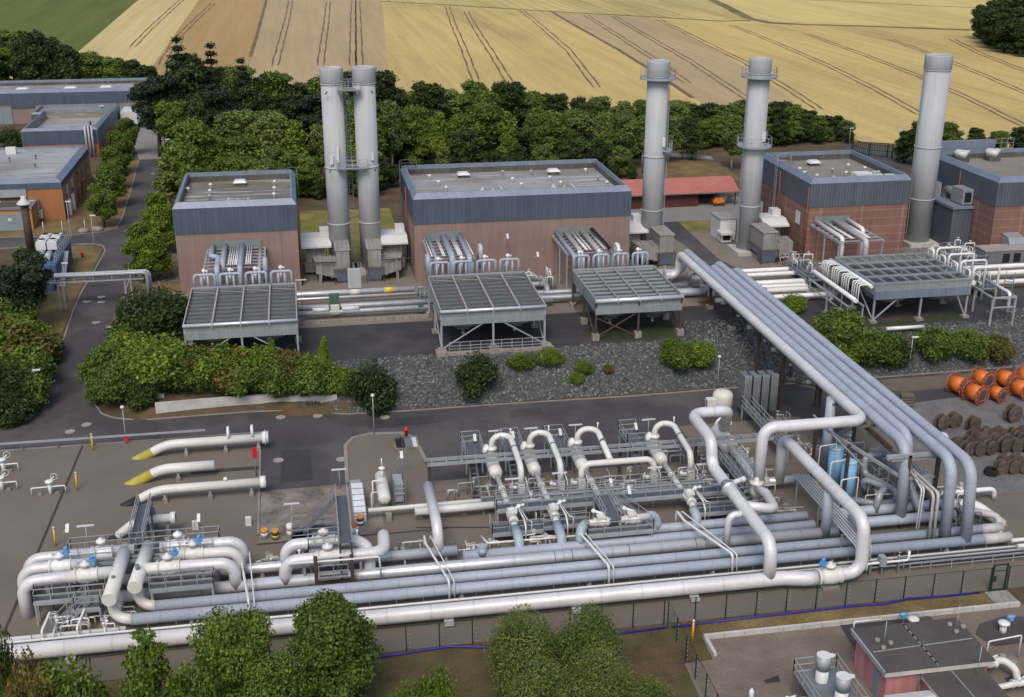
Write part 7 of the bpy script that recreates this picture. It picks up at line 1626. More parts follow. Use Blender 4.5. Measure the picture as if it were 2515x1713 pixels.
# ------------------------------------------------------------------ fence, blue hose, grass bank and low wall at the front
m, nt, N, L, b = nodes('wire_mesh')
tb = N.new('ShaderNodeBsdfTransparent'); ms = N.new('ShaderNodeMixShader'); ms.inputs[0].default_value = .10
b.inputs['Base Color'].default_value = (.03, .05, .04, 1); b.inputs['Roughness'].default_value = .7
lnk(L, tb.outputs[0], ms.inputs[1]); lnk(L, b.outputs[0], ms.inputs[2]); lnk(L, ms.outputs[0], N['Material Output'].inputs['Surface'])
pmat('fence_green', (.012, .03, .022), .6); pmat('hose_blue', (.02, .02, .20), .45); pmat('bollard_yellow', (.70, .42, .02), .55)
def fence(label, pts, h=2.1, step=2.35):
    t = thing('mesh_fence', label, 'fence', pts[0], 'green wire mesh fences')
    for a, b_ in zip(pts[:-1], pts[1:]):
        a, b_ = V(a), V(b_); k = max(1, round((b_-a).length/step))
        for i in range(k+1):
            p = a.lerp(b_, i/k); MB().beam(p, p+V((0, 0, h)), .075).build('post', 'fence_green', t)
            q = p+(b_-a).normalized()*.25; mb = MB()
            for z in (.3, .65, 1.0, 1.35, 1.7, 2.05): mb.box(q+V((0, 0, z)), (.09, .03, .03))
            mb.build('barb_clip', 'galv', t)
        MB().quad(a, b_, b_+V((0, 0, h-.05)), a+V((0, 0, h-.05))).build('mesh_panel', 'wire_mesh', t)
        MB().beam(a+V((0, 0, h-.04)), b_+V((0, 0, h-.04)), .03).build('top_wire', 'fence_green', t)
    return t
fence('green mesh fence running along the front of the pipe yard', [(-28, 71.45, 0), (50.3, 71.5, 0)])
fence('green mesh fence right of the green gate', [(51.8, 71.5, 0), (60, 71.5, 0)])
fence('green mesh fence running towards the viewer beside the pink station paving', [(24.45, 71.3, 0), (24.3, 56, 0)], 2.1, 2.1)
t = thing('fence_gate', 'green narrow gate in the front fence at the lower right', 'gate', (51, 71.5, 0))
for x in (50.45, 51.6): MB().beam((x, 71.5, 0), (x, 71.5, 2.35), .12).build('post', 'fence_green', t)
mb = MB(); mb.beam((50.45, 71.5, 2.3), (51.6, 71.5, 2.3), .08).beam((50.45, 71.5, .1), (51.6, 71.5, .1), .08).beam((50.45, 71.5, 1.75), (51.6, 71.5, 1.75), .05); mb.build('frame', 'fence_green', t)
MB().quad((50.45, 71.5, .1), (51.6, 71.5, .1), (51.6, 71.5, 2.3), (50.45, 71.5, 2.3)).build('mesh_panel', 'wire_mesh', t); MB().bb(50.5, 50.75, 71.44, 71.56, .85, 1.3).build('lock_box', 'fence_green', t)
def hose(pts): return [U(x, y, .12) for x, y in pts]
tag(MB().pipe(hose([(905, 1618), (1000, 1604), (1100, 1589), (1200, 1590), (1350, 1578), (1510, 1557), (1640, 1541)]), .085, .5, 8).build('blue_hose', 'hose_blue'), 'dark blue hose lying along the fence foot, left stretch to the corner post', 'hose', 'blue hoses along the fence')
tag(MB().pipe(hose([(1650, 1540), (1879, 1514), (2030, 1497), (2100, 1489), (2175, 1484), (2230, 1470), (2320, 1464), (2405, 1456)]), .085, .5, 8).build('blue_hose', 'hose_blue'), 'dark blue hose lying along the fence foot, right stretch to the gate', 'hose', 'blue hoses along the fence')
struct(MB().prism([(26.6, 69.25), (50.2, 69.35), (50.2, 71.2), (26.6, 71.2)], -.2, .06).build('grass_bank', 'dry_grass'))
t = tag(MB().bb(26.5, 51.4, 69.05, 69.28, -.2, .42).bb(26.5, 26.75, 67.0, 69.05, -.2, .3).build('low_wall', 'concrete_pale'), 'long low pale concrete wall edging the pink station paving', 'wall')
pmat('wall_joint', (.2, .18, .16), .9)
for i in range(16): MB().bb(28+i*1.5, 28.03+i*1.5, 69.03, 69.05, 0, .42).build('joint', 'wall_joint', t)
struct(drape('gate_step', [(49.8, 69.3), (51.7, 69.3), (51.7, 71.3), (49.8, 71.3)], 'concrete', .1, 4.))
# ------------------------------------------------------------------ pink station
X0, X1, Y0, Y1, ZR2 = 35.35, 43.1, 59.4, 64.4, 3.05
t = thing('pink_station', 'pink flat-roofed station building with white fascia at the lower right', 'building', (39, 62, 0))
MB().bb(X0+.35, X1-.25, Y0+.35, Y1-.2, -.2, ZR2-.4).build('wall', 'pink_plaster', t)
MB().bb(X0, X1, Y0, Y1, ZR2-.42, ZR2-.04).build('fascia', 'concrete_pale', t)
r = MB().bb(X0-.04, X1+.04, Y0-.04, Y1+.04, ZR2-.04, ZR2).build('roof', 'bitumen', t)
mb = MB(); mb.beam((39.1, Y0+.1, ZR2+.03), (39.1, Y1-.1, ZR2+.03), .05).beam((X0+.2, 61.6, ZR2+.03), (X1-.2, 61.9, ZR2+.03), .05); mb.build('lightning_wire', 'galv', r)
for i in range(8): MB().box((39.1, Y0+.4+i*.62, ZR2+.05), (.14, .12, .1)).build('wire_block', 'dark_void', r)
for x, y in ((36.6, 62.2), (42.4, 63.1)):
    MB().cyl((x, y, ZR2), (x, y, ZR2+1.9), .03, n=6).build('lightning_rod', 'galv', r)
    for a in (0, 2.1, 4.2): MB().cyl((x+.5*cos(a), y+.5*sin(a), ZR2), (x+.5*cos(a), y+.5*sin(a), ZR2+.26), .16, n=12).build('ballast_block', 'concrete', r)
MB().bb(X0-.12, X0-.0, Y0, Y1, ZR2-.05, ZR2+.05).build('gutter', 'galv', t)
MB().bb(X0+.29, X0+.34, 60.6, 61.4, .1, 2.1).build('door', 'door_blue_grey', t)
MB().bb(42.4, 42.75, Y0+.28, Y0+.34, 1.5, 2.2).build('window', 'door_blue_grey', t)
for x, y in ((X0+2.6, Y0+.25), (41.2, Y0+.25)): MB().cyl((x, y, 0), (x, y, ZR2-.4), .07, n=6).build('down_pipe', 'galv_dark', t)
tag(MB().pipe([(X0+.2, Y1+.15, 2.6), (X0+.2, Y1+.15, 3.5), (X0+2.2, Y1+.15, 3.5)], .06, .15, 6).build('vent_pipe', 'pipe_white'), 'slim vent pipe bent along the back edge of the pink station roof', 'pipe')
t = thing('pink_annex', 'lower flat-roofed annex with white edge in front of the pink station', 'building', (40.2, 57.5, 0))
MB().bb(38.2, 41.9, 54.5, 59.7, -.2, 2.3).build('wall', 'pink_plaster', t); MB().bb(37.9, 42.2, 54.3, 59.4, 2.3, 2.58).build('fascia', 'concrete_pale', t)
r = MB().bb(37.86, 42.24, 54.26, 59.42, 2.58, 2.62).build('roof', 'bitumen', t)
MB().beam((40, 54.5, 2.65), (40, 59.3, 2.65), .05).build('lightning_wire', 'galv', r); MB().cyl((41.4, 58.6, 2.6), (41.4, 58.6, 4.9), .03, n=6).build('lightning_rod', 'galv', r)
stripe_mat('white_ribbed', (.66, .65, .62), .12, .3, 'h', .5, 0, .05, .1, .25)
t = thing('ribbed_canopy', 'white corrugated canopy roof at the bottom in front of the pink station', 'canopy', (36.6, 57.4, 0))
mb = MB(); mb.quad((34.4, 55.6, 1.9), (38.1, 55.6, 1.9), (38.1, 57.5, 2.35), (34.9, 57.5, 2.35)).quad((34.9, 57.5, 2.35), (38.1, 57.5, 2.35), (38.1, 58.3, 2.15), (34.7, 58.3, 2.15)); mb.build('roof', 'white_ribbed', t)
for x in (34.6, 37.9): MB().beam((x, 56, 0), (x, 56, 1.9), .1).build('post', 'galv', t)
t = thing('stack_platform', 'railed grey platform carrying two capped white exhaust pipes', 'platform', (32, 60, 0))
MB().bb(30.2, 33.2, 57.4, 62.0, 1.75, 1.82).build('deck', 'galv_dark', t); MB().rail([(30.2, 57.4, 1.82), (33.2, 57.4, 1.82), (33.2, 62, 1.82), (30.2, 62, 1.82), (30.2, 57.4, 1.82)], 1.1, 1.4, .03).build('railing', 'galv', t)
for x in (30.3, 33.1):
    for y in (57.5, 61.9): MB().beam((x, y, 0), (x, y, 1.8), .12).build('post', 'galv_dark', t)
for i, (x, y) in enumerate(((31.7, 60.9), (32.0, 58.6))):
    t = thing('exhaust_pipe', ('rear' if i == 0 else 'front')+' stubby exhaust pipe with white tilted cap on the railed platform', 'exhaust', (x, y, 1.82), 'exhaust pipes on the railed platform')
    MB().cyl((x, y, .6), (x, y, 2.75), .42, n=24).build('lower_shell', 'white_paint', t); MB().cyl((x, y, 2.75), (x, y, 3.75), .46, n=24).build('upper_shell', 'galv', t)
    mb = MB(); n = 24; i0 = len(mb.v)
    for zz in (3.76, 3.80):
        for j in range(n):
            a = 2*pi*j/n; k = 1.55 if j in (22, 23, 0) else 1.
            mb.v.append((x+.48*k*cos(a), y+.48*k*sin(a)*(.7 if k > 1 else 1), zz))
    mb.face([i0+n-1-j for j in range(n)]); mb.face([i0+n+j for j in range(n)])
    for j in range(n): mb.face((i0+j, i0+(j+1) % n, i0+n+(j+1) % n, i0+n+j))
    mb.build('cap', 'white_paint', t)
def station_pipe(label, pts, r, vs=()):
    o = tag(MB().pipe(pts, r, r*2.4, 14).build('station_pipe', 'pipe_cream'), label, 'pipe', 'cream pipes of the pink station')
    for c in vs:
        q = MB().lathe(c, [(r*1.5, -.5), (r*1.5, -.38), (r*1.1, -.34), (r*1.35, 0), (r*1.1, .34), (r*1.5, .38), (r*1.5, .5)], 14, 'X').build('valve_body', 'pipe_cream', o)
        MB().cyl((c[0], c[1], c[2]+r), (c[0], c[1], c[2]+r+.25), .15, n=10).cyl((c[0]+.2, c[1], c[2]+r+.2), (c[0]+.55, c[1], c[2]+r+.3), .07, n=8).build('bonnet', 'pipe_white', q)
    return o
station_pipe('cream pipe with valve left of the railed platform, rear one', [(27.7, 59.6, -.2), (27.7, 59.8, 1.0), (30.6, 60.2, 1.0)], .24, ((29.0, 60.0, 1.0),))
station_pipe('cream pipe with valve left of the railed platform, front one', [(29., 57.3, -.2), (29.0, 57.5, .9), (32.4, 57.9, .9)], .24, ((30.4, 57.7, .9),))
station_pipe('cream pipe running from the platform to the pink wall', [(32.8, 58.6, .8), (35.6, 59.2, .8)], .2)
station_pipe('cream pipe with valves leaving the pink station on its right, rear one', [(42.9, 61.4, 1.2), (45.4, 61.7, 1.2), (45.9, 60.9, .9), (45.9, 60.4, -.1)], .26, ((44.2, 61.5, 1.2),))
station_pipe('cream pipe with handwheel leaving the pink station on its right, front one', [(42.9, 59.2, .9), (47.6, 59.8, .9)], .2, ((45.2, 59.5, .9),))
t = thing('gas_post', 'white standing cylinder post with black foot on the station paving', 'post', (27.1, 61.4, 0))
MB().lathe((27.1, 61.4, 0), [(.17, .3), (.17, 1.15), (.12, 1.28), (.05, 1.32), (.05, 1.42), (0, 1.42)], 14).build('cylinder', 'pipe_white', t); MB().cyl((27.1, 61.4, 0), (27.1, 61.4, .3), .17, n=14).build('foot', 'dark_void', t)
tag(MB().lathe((44.5, 62.8, 0), [(.17, 0), (.17, 1.05), (.12, 1.18), (0, 1.25)], 14).build('gas_post', 'pipe_white'), 'white standing cylinder right of the pink station', 'post')
tag(MB().cyl((43.7, 63.6, 0), (43.7, 63.6, .22), .62, n=28).build('round_cover', 'galv_dark'), 'round grey pit cover right of the pink station', 'cover')
for i, (px, py) in enumerate(((2240, 1545), (2462, 1555))):
    p = U(px, py, 0); t = thing('motor_valve', 'small valve with light blue drive %s the pink station' % ('behind' if i == 0 else 'to the right of'), 'valve', p, 'motor valves of the pink station')
    MB().cyl(p, p+V((0, 0, .75)), .25, n=14).lathe(p, [(.25, .75), (.42, .78), (.42, .92), (.2, 1.0), (0, 1.0)], 16).build('body', 'pipe_white', t)
    q = p+V((-.75 if i == 0 else .55, .1, 1.15)); MB().box(q, (.3, .3, .35)).cyl(q+V((-.3, 0, .1)), q+V((.3, 0, .1)), .13, n=10).build('drive', pmat('sky_blue', (.14, .36, .62), .5) if i == 0 else 'sky_blue', t)
    MB().beam(q+V((0, 0, -1.1)), q, .07).build('post', 'galv_dark', t)
t = thing('pit_railing', 'slim white pipe gantry with three drum weights right of the pink station', 'pipe frame', (46.2, 62.3, 0))
MB().pipe([(44.9, 62.9, 0), (44.9, 62.9, 1.9), (47.6, 63.2, 1.9), (47.6, 63.2, .2)], .06, .15, 6).build('frame', 'pipe_white', t)
for x, y in ((45.4, 62.3), (46.5, 62.0), (46.1, 62.8)): MB().cyl((x, y, .4), (x, y, .75), .2, n=12).build('drum_weight', 'concrete', t)
# ------------------------------------------------------------------ lamps, bollards, hydrants, covers
def round_lamp(x, y, h, label, arm=0):
    z = gz(x, y); t = thing('street_lamp', label, 'street lamp', (x, y, z), 'grey street lamps')
    MB().cyl((x, y, z), (x, y, z+h), .055, .04, n=8).build('pole', 'galv', t)
    if arm: MB().box((x+.25, y, z+h+.05), (.75, .25, .14)).build('lamp_head', 'white_paint', t)
    else: MB().sphere((x, y, z+h+.15), .2, 12, 8, (1, 1, .9)).build('lamp_head', 'white_paint', t)
    return t
l = round_lamp(-18.6, 110.6, 3.7, 'round-headed lamp with red box at the road edge by the cream pipes')
MB().bb(-18.75, -18.35, 110.35, 110.5, .35, 1.0).build('red_box', 'hydrant_red', l)
round_lamp(5.45, 108.3, 4.15, 'round-headed lamp at the top of the paved island')
round_lamp(-28.5, 120.5, 4.0, 'flat-headed lamp in the verge left of the access road', 1)
round_lamp(-29.6, 147, 5.0, 'flat-headed lamp just under the overhead silver pipes', 1)
round_lamp(-29.3, 168.2, 5.3, 'flat-headed lamp in the grass corner by the junction', 1)
round_lamp(-33.1, 172.5, 6.4, 'flat-headed lamp beside the flagpoles at the junction', 1)
p = G(2231, 918); round_lamp(p.x, p.y, 4.3, 'flat-headed lamp at the riprap foot between bushes', 1)
p = G(1762, 955); round_lamp(p.x, p.y, 3.6, 'round-headed lamp on the road edge behind the cream tank')
p = G(418, 440); round_lamp(p.x, p.y, 7., 'tall lamp at the far end of the access road', 1)
for i, (px, py, ty) in enumerate(((2202, 380, 322), (2085, 358, 316))):
    p = G(px, py); round_lamp(p.x, p.y, top_h(p, px, ty), 'slender lamp %s of the green double gate' % ('right' if i == 0 else 'left'), 1)
for i, (x, y) in enumerate(((-21.6, 109.4), (-21.75, 101.1), (-21.9, 91.0), (25.6, 69.1))):
    t = thing('marker_post', ('yellow marker post near the guard rail at the left', 'yellow marker post left of the bright yellow wrapped pipe', 'yellow marker post behind the left valve station', 'yellow marker post in the grass strip by the fence corner')[i], 'marker post', (x, y, 0), 'yellow marker posts')
    MB().cyl((x, y, 0), (x+.03, y, 1.65), .07, n=10).build('post', 'bollard_yellow', t); MB().cyl((x+.03, y, 1.65), (x+.03, y, 1.8), .085, n=10).build('cap', 'white_paint', t)
def hydrant(px, py, h, label, z=None):
    p = G(px, py); t = thing('hydrant', label, 'hydrant', p, 'red hydrants and extinguisher boxes')
    MB().lathe(p, [(.14, 0), (.14, h*.55), (.2, h*.56), (.2, h*.75), (.15, h*.8), (.15, h*.93), (.06, h), (0, h)], 12).build('body', 'hydrant_red', t); MB().cyl(p+V((-.25, 0, h*.65)), p+V((.25, 0, h*.65)), .07, n=8).build('outlet', 'hydrant_red', t)
hydrant(998, 1073, 1.1, 'red hydrant on the right of the paved island top'); hydrant(1151, 1135, 1.0, 'red hydrant at the left service platform of the separators'); hydrant(1540, 1104, 1.2, 'red cabinet left of the rightmost separator platform')
hydrant(203, 634, 1.0, 'red hydrant in the grass by the blue container'); hydrant(75, 976, 1.0, 'red hydrant half hidden in the left verge bushes')
t = thing('extinguisher_post', 'red box on a post between the cream pipe flanges', 'extinguisher post', (-5.9, 101.2, 0))
MB().cyl((-5.9, 101.2, 0), (-5.9, 101.2, 2.), .06, n=8).build('post', 'galv_dark', t); MB().bb(-6.1, -5.7, 101.05, 101.25, 1.9, 2.9).build('box', 'hydrant_red', t)
mc = [k3(0, 0, 1360, 1540), k3(0, 420, 895, 1120), k3(0, 420, 895, 1165), k3(0, 420, 770, 1160), k3(0, 420, 850, 1345), k3(0, 420, 975, 1385), k3(0, 840, 765, 738), k3(0, 840, 620, 800), k3(620, 840, 250, 672), k3(620, 840, 577, 660), k3(620, 840, 1170, 672), k3(620, 840, 230, 1053), k3(620, 840, 785, 1045)]
ml = ['farthest pale manhole cover up the access road', 'pale manhole cover under the overhead pipes, upper right of three', 'pale manhole cover under the overhead pipes, lower right of three', 'pale manhole cover under the overhead pipes, left of three', 'pale manhole cover in mid road below the overhead pipes', 'faint manhole cover near the right kerb of the access road', 'pale manhole cover at the junction, upper of two', 'pale manhole cover at the junction, lower of two', 'pale manhole cover near the two bow pipes on the service road', 'small pale manhole cover on the service road before the curved wall', 'pale manhole cover behind the island lamp', 'brownish manhole cover in the asphalt bay, left', 'brownish manhole cover in the asphalt bay by the island kerb']
for (px, py), lb in zip(mc, ml):
    p = G(px, py); tag(MB().cyl(p+V((0, 0, .06)), p+V((0, 0, .10)), .5, n=20).build('manhole_cover', 'manhole_cover'), lb, 'manhole cover', 'manhole covers')
# guard rail at the left, retaining walls, inlet pit
t = thing('guard_rail', 'galvanised guard rail between the left yard and the road', 'guard rail', (-30, 110.6, 0))
MB().beam((-60, 110.5, .95), (-11, 110.3, .95), .1, .2).build('beam', 'galv', t)
for i in range(15): MB().beam((-58+i*3.3, 110.5, 0), (-58+i*3.3, 110.5, .95), .09).build('post', 'galv_dark', t)
def bank_wall(label, pts, h, w=.35):
    mb = MB(); rows = []
    for x, y in pts:
        z = gz(x, y); rows.append([mb.add((x, y, -.3)), mb.add((x, y, h)), mb.add((x, y+w, h)), mb.add((x, y+w, -.3))])
    for a, b_ in zip(rows[:-1], rows[1:]):
        for q in range(3): mb.face((a[q], b_[q], b_[q+1], a[q+1]))
    mb.face(rows[0][::-1]); mb.face(rows[-1]); return tag(mb.build('retaining_wall', 'concrete_pale'), label, 'wall', 'retaining walls')
wl = [G(383, 1024), G(460, 1014), G(560, 1004), G(640, 998), G(690, 992), G(740, 992), G(790, 1000), G(830, 1008)]
bank_wall('pale concrete retaining wall curving along the road below the thicket', [(p.x, max(p.y, 115.6)+.25) for p in wl], 1.45)
bank_wall('short stained wall stub left of the long retaining wall', [(-17.6, 118.8), (-15.6, 118.5)], 1.7)
t = thing('inlet_pit', 'open brown pit with grates on the paved island', 'pit', (8.0, 105.5, 0))
MB().bb(7.2, 9.6, 104.2, 107.0, -.02, .22).build('frame', 'stained_slab', t)
for x0, x1, m_ in ((7.35, 8.2, 'dark_void'), (8.3, 8.9, 'galv_dark'), (9.0, 9.4, 'white_paint')): MB().bb(x0, x1, 104.5, 106.6, .2, .25).build('grate', m_, t)
MB().beam((8.0, 104.4, .3), (8.0, 106.8, .3), .16).build('crossbar', 'dark_pipe', t)
# T lamps and floodlights about the separators and valve stations
def tlamp(x, y, h, label, z=0.):
    t = thing('tube_lamp', label, 'lamp', (x, y, z), 'T-shaped tube lamps'); MB().cyl((x, y, z), (x, y, z+h), .035, n=6).build('pole', 'galv', t)
    MB().box((x, y, z+h), (1.3, .16, .1)).build('lamp_head', 'white_paint', t)
def flood(x, y, h, label, z=0.):
    t = thing('flood_lamp', label, 'lamp', (x, y, z), 'slanted flood lamps'); MB().pipe([(x, y, z), (x, y, z+h), (x+.25, y, z+h+.35)], .03, .1, 6).build('pole', 'galv', t)
    MB().box((x+.4, y-.1, z+h+.45), (.26, .75, .1), 0, Matrix.Rotation(.7, 3, 'X')).build('lamp_head', 'white_paint', t)
for i, (px, py) in enumerate((k7(1140, 1030, 550, 205), k7(1140, 1030, 1180, 160), k7(1140, 1030, 1965, 100), k7(1430, 1030, 1175, 5))):
    q = UY(px, py, 101.4); tlamp(q.x, 101.4, q.z, 'T-shaped tube lamp behind the separators, %s from the left' % ORD[i])
for i, (px, py) in enumerate((k7(1140, 1030, 185, 320), k7(1140, 1030, 860, 270), k7(1140, 1030, 1695, 220), k7(1430, 1030, 945, 120))):
    q = UY(px, py, 100.8); flood(q.x-.4, 100.8, q.z-.45, 'slanted flood lamp on a separator platform, %s from the left' % ORD[i])
for x, y, h, lb in ((16.2, 90.2, 3.3, 'T-shaped tube lamp over the first valve block'), (20.4, 90.4, 3.4, 'T-shaped tube lamp over the second valve block'), (29.0, 90.4, 3.2, 'T-shaped tube lamp over the fourth valve block'), (33.3, 89.9, 3.4, 'T-shaped tube lamp at the right end of the separator row'), (1.6, 97.2, 2.0, 'T-shaped tube lamp at the edge of the asphalt bay'), (-2.6, 90.6, 2.4, 'T-shaped tube lamp on the stained slab'), (-14.6, 92.4, 2.2, 'T-shaped tube lamp in front of the black wrapped pipe'), (-18.6, 87.4, 3.6, 'T-shaped tube lamp at the left valve station'), (-1.0, 139.8, 3.3, 'T-shaped tube lamp between the left two halls'), (65.5, 138, 2.6, 'T-shaped tube lamp at the red hall pipe rack')):
    tlamp(x, y, h, lb, gz(x, y))
for x, y, h, lb in ((24.3, 89.2, 2.3, 'slanted flood lamp in the middle of the separator walkway'), (25.3, 87.0, 2.6, 'slanted flood lamp at the gangway foot'), (7.0, 99.0, 1.7, 'slanted flood lamp beside the small cream vessel'), (-10.6, 90.2, 1.6, 'slanted flood lamp beside the launcher hatch'), (-20.4, 87.6, 3.0, 'slanted flood lamp at the left end of the valve station'), (25.0, 145.4, 5.6, 'slanted flood lamp before the widest hall wall'), (28.4, 142.6, 3.8, 'slanted flood lamp between the right-hand coolers')):
    flood(x, y, h, lb, gz(x, y))
# ------------------------------------------------------------------ totes, drums and boxes on the slab
pmat('tote_white', (.70, .70, .70), .5); pmat('drum_navy', (.02, .03, .10), .45); pmat('drum_orange', (.62, .26, .05), .5); pmat('drum_black', (.03, .03, .035), .5); pmat('cone_orange', (.8, .2, .04), .5); pmat('teal_pale', (.40, .52, .52), .5)
for i in range(5):
    y = 95.6-i*1.12; t = thing('tote_tank', 'white caged tote tank in the line by the island, %s from the road' % ORD[i], 'tote', (3.08, y, 0), 'white tote tanks')
    MB().bb(2.58, 3.58, y-.5, y+.5, .15, 1.05).cyl((3.08, y, 1.05), (3.08, y, 1.1), .18, n=12).build('bottle', 'tote_white', t); MB().bb(2.56, 3.6, y-.52, y+.52, .0, .14).build('pallet', 'galv_dark', t)
    mb = MB()
    for z in (.4, .7, 1.06): mb.beam((2.54, y-.54, z), (3.62, y-.54, z), .03).beam((2.54, y-.54, z), (2.54, y+.54, z), .03).beam((3.62, y-.54, z), (3.62, y+.54, z), .03)
    for q in (2.54, 2.9, 3.26, 3.62): mb.beam((q, y-.54, .1), (q, y-.54, 1.08), .03)
    mb.build('cage', 'galv', t)
tag(MB().bb(2.5, 3.5, 96.4, 97.3, 0, .8).build('grey_crate', 'galv'), 'grey crate at the far end of the tote tank line', 'crate')
def drum(x, y, mats, label, h=.88):
    t = thing('drum', label, 'drum', (x, y, 0), 'oil drums'); n = len(mats)
    for i, m_ in enumerate(mats): MB().cyl((x, y, h*i/n), (x, y, h*(i+1)/n), .3 if i < n-1 else .295, n=18).build('band' if i < n-1 else 'top', m_, t)
drum(3.05, 90.3, ('drum_navy', 'tote_white', 'drum_navy', 'drum_orange'), 'navy drum with white band and orange lid, nearer one by the totes'); drum(3.35, 91.0, ('drum_navy', 'tote_white', 'drum_navy', 'yellow_paint'), 'navy drum with white band half behind the orange-lidded one')
drum(-4.95, 89.4, ('galv_dark', 'tote_white', 'drum_orange'), 'white and orange drum at the left edge of the stained slab'); drum(-4.05, 89.1, ('drum_black', 'yellow_paint', 'drum_black', 'drum_orange'), 'black drum with yellow bands on the stained slab'); drum(-2.85, 89.6, ('tote_white', 'tote_white'), 'plain white drum beside the dark round tank', 1.0)
t = thing('cone_bucket', 'pale bucket holding orange cones near the gangway', 'bucket', (2.5, 88.8, 0)); MB().cyl((2.5, 88.8, 0), (2.5, 88.8, .7), .33, n=14).build('bucket', 'teal_pale', t)
for x, y in ((2.4, 88.8), (2.65, 88.9), (2.5, 88.65)): MB().cyl((x, y, .65), (x, y, 1.15), .12, .02, n=8).build('cone', 'cone_orange', t)
for i, (px, py) in enumerate(((481, 1300), (611, 1290))): p = G(px, py); tag(MB().bb(p.x-.25, p.x+.25, p.y-.2, p.y+.2, 0, .75).build('white_cabinet', 'white_paint'), ('left' if i == 0 else 'right')+' small white cabinet on the paving behind the left valve station', 'cabinet', 'white cabinets')
# manual valve stands in the left yard
def stand(px, py, label):
    p = G(px, py); t = thing('valve_stand', label, 'valve', p, 'manual valve stands in the left yard')
    MB().cyl(p, p+V((0, 0, 1.2)), .17, n=12).lathe(p, [(.17, 1.2), (.36, 1.22), (.36, 1.36), (.2, 1.42), (0, 1.42)], 14).build('body', 'pipe_white', t)
    MB().pipe([p+V((-1.6, 0, 0)), p+V((-1.6, 0, .75)), p+V((1.3, 0, .8)), p+V((1.3, 0, .1))], .06, .12, 8).build('bypass_pipe', 'pipe_white', t)
    MB().ring(p+V((.45, .1, 1.7)), .3, .025, 16, 5, 'Y').cyl(p+V((.0, .1, 1.3)), p+V((.45, .1, 1.7)), .05, n=8).build('handwheel', 'pipe_white', t)
    for q in (-.9, .6): MB().box(p+V((q, -.1, .12)), (.35, .3, .25)).build('footing', 'concrete', t)
stand(125, 1215, 'white manual valve stand left of the bright yellow wrapped pipe'); stand(10, 1160, 'white manual valve stand at the left photo edge, rear one'); stand(6, 1205, 'white manual valve stand at the left photo edge, front one')
# ------------------------------------------------------------------ cable reels on the storage yard
pmat('reel_orange', (.62, .15, .022), .45, 0, .12, 1.5); pmat('reel_steel', (.30, .10, .06), .6); pmat('hub_dark', (.06, .065, .07), .6)
stripe_mat('reel_wood', (.13, .095, .075), .22, .35, 'z', .9, 0, .25, .2, .1, .8, .3)
pmat('reel_core', (.03, .024, .022), .9)
def orange_reel(label):
    t = local(thing('orange_reel', label, 'cable reel', (0, 0, 0), 'orange cable reels'))
    MB().cyl((-.75, 0, 1.1), (.75, 0, 1.1), .86, n=28).build('cable_drum', 'reel_orange', t)
    for s in (-1, 1):
        mb = MB(); mb.ring((s*.85, 0, 1.1), 1.08, .06, 28, 6, 'X'); mb.ring((s*.85, 0, 1.1), .66, .07, 20, 6, 'X')
        for k in range(12):
            a = pi*k/6; mb.beam((s*.85, .3*cos(a), 1.1+.3*sin(a)), (s*.85, 1.08*cos(a), 1.1+1.08*sin(a)), .075)
        f = mb.build('spoke_wheel', 'reel_steel', t)
        MB().cyl((s*.78, 0, 1.1), (s*.92, 0, 1.1), .5, n=20).build('hub', 'hub_dark', f)
    return t
def wood_reel(label, r=.8, w=.62, mat='reel_wood', core='reel_core', name='wooden_reel'):
    t = local(thing(name, label, 'cable reel', (0, 0, 0), 'wooden cable reels'))
    MB().cyl((-w/2, 0, r), (w/2, 0, r), r*.55, n=20).build('core', core, t)
    for s in (-1, 1):
        f = MB().lathe((s*w/2, 0, r), [(0.001, -.06), (r, -.06), (r, .06), (0.001, .06)], 26, 'X').build('flange', mat, t, smooth=False)
        MB().cyl((s*(w/2+.06), 0, r), (s*(w/2+.08), 0, r), .12, n=12).build('hub_plate', 'hub_dark', f)
    return t
o0 = orange_reel('orange cable reel')
sp = [(68.3, 108.0, -1.2, 'at the far left of the group'), (68.9, 105.6, -1.25, 'front left, brightest of the group'), (71.8, 109.2, -1.25, 'second in the rear row'), (71.4, 105.5, -1.25, 'smaller bright one in the front row middle'), (74.3, 108.6, -1.25, 'third in the rear row'), (74.4, 105.9, -1.25, 'last in the front row at the right'), (77.0, 109.0, -1.25, 'cut by the right photo edge')]
for i, (x, y, a, lb) in enumerate(sp):
    lab = 'orange steel-spoked cable reel, '+lb; s = .82 if i in (3,) else 1.
    if i == 0: o0.location = (x, y, 0.05); o0.rotation_euler = (0, 0, a); o0['label'] = lab
    else: dup(o0, (x, y, .05), a, lab, 'orange cable reels', s)
w0 = wood_reel('wooden reel'); first = True
def put(x, y, a, lb, s=1.):
    global first
    if first: w0.location = (x, y, .05); w0.rotation_euler = (0, 0, a); w0['label'] = lb; w0.scale = (s,)*3; first = False
    else: dup(w0, (x, y, .05), a, lb, 'wooden cable reels', s)
for i, (x, y, a) in enumerate(((61.9, 99.9, -1.3), (63.4, 100.2, -1.4), (64.8, 99.0, -1.25))): put(x, y, a, 'wooden cable reel in the trio left below the orange reels, %s from the left' % ORD[i], .98)
for i, (x, y, a) in enumerate(((70.0, 100.4, -1.3), (72.4, 100.2, -1.25))): put(x, y, a, 'large wooden cable reel at the right edge below the orange reels, %s of two' % ('left' if i == 0 else 'right'), 1.15)
R = random.Random(4); n = 0
pts = [(61.2+i*1.25+R.uniform(-.2, .2), 93.8+R.uniform(-.15, .15), 0) for i in range(6)]+[(61.0+i*1.3+R.uniform(-.25, .25), 95.2+R.uniform(-.2, .2), 1) for i in range(7)]+[(63.4+i*1.35, 96.5+R.uniform(-.2, .2), 2) for i in range(6)]
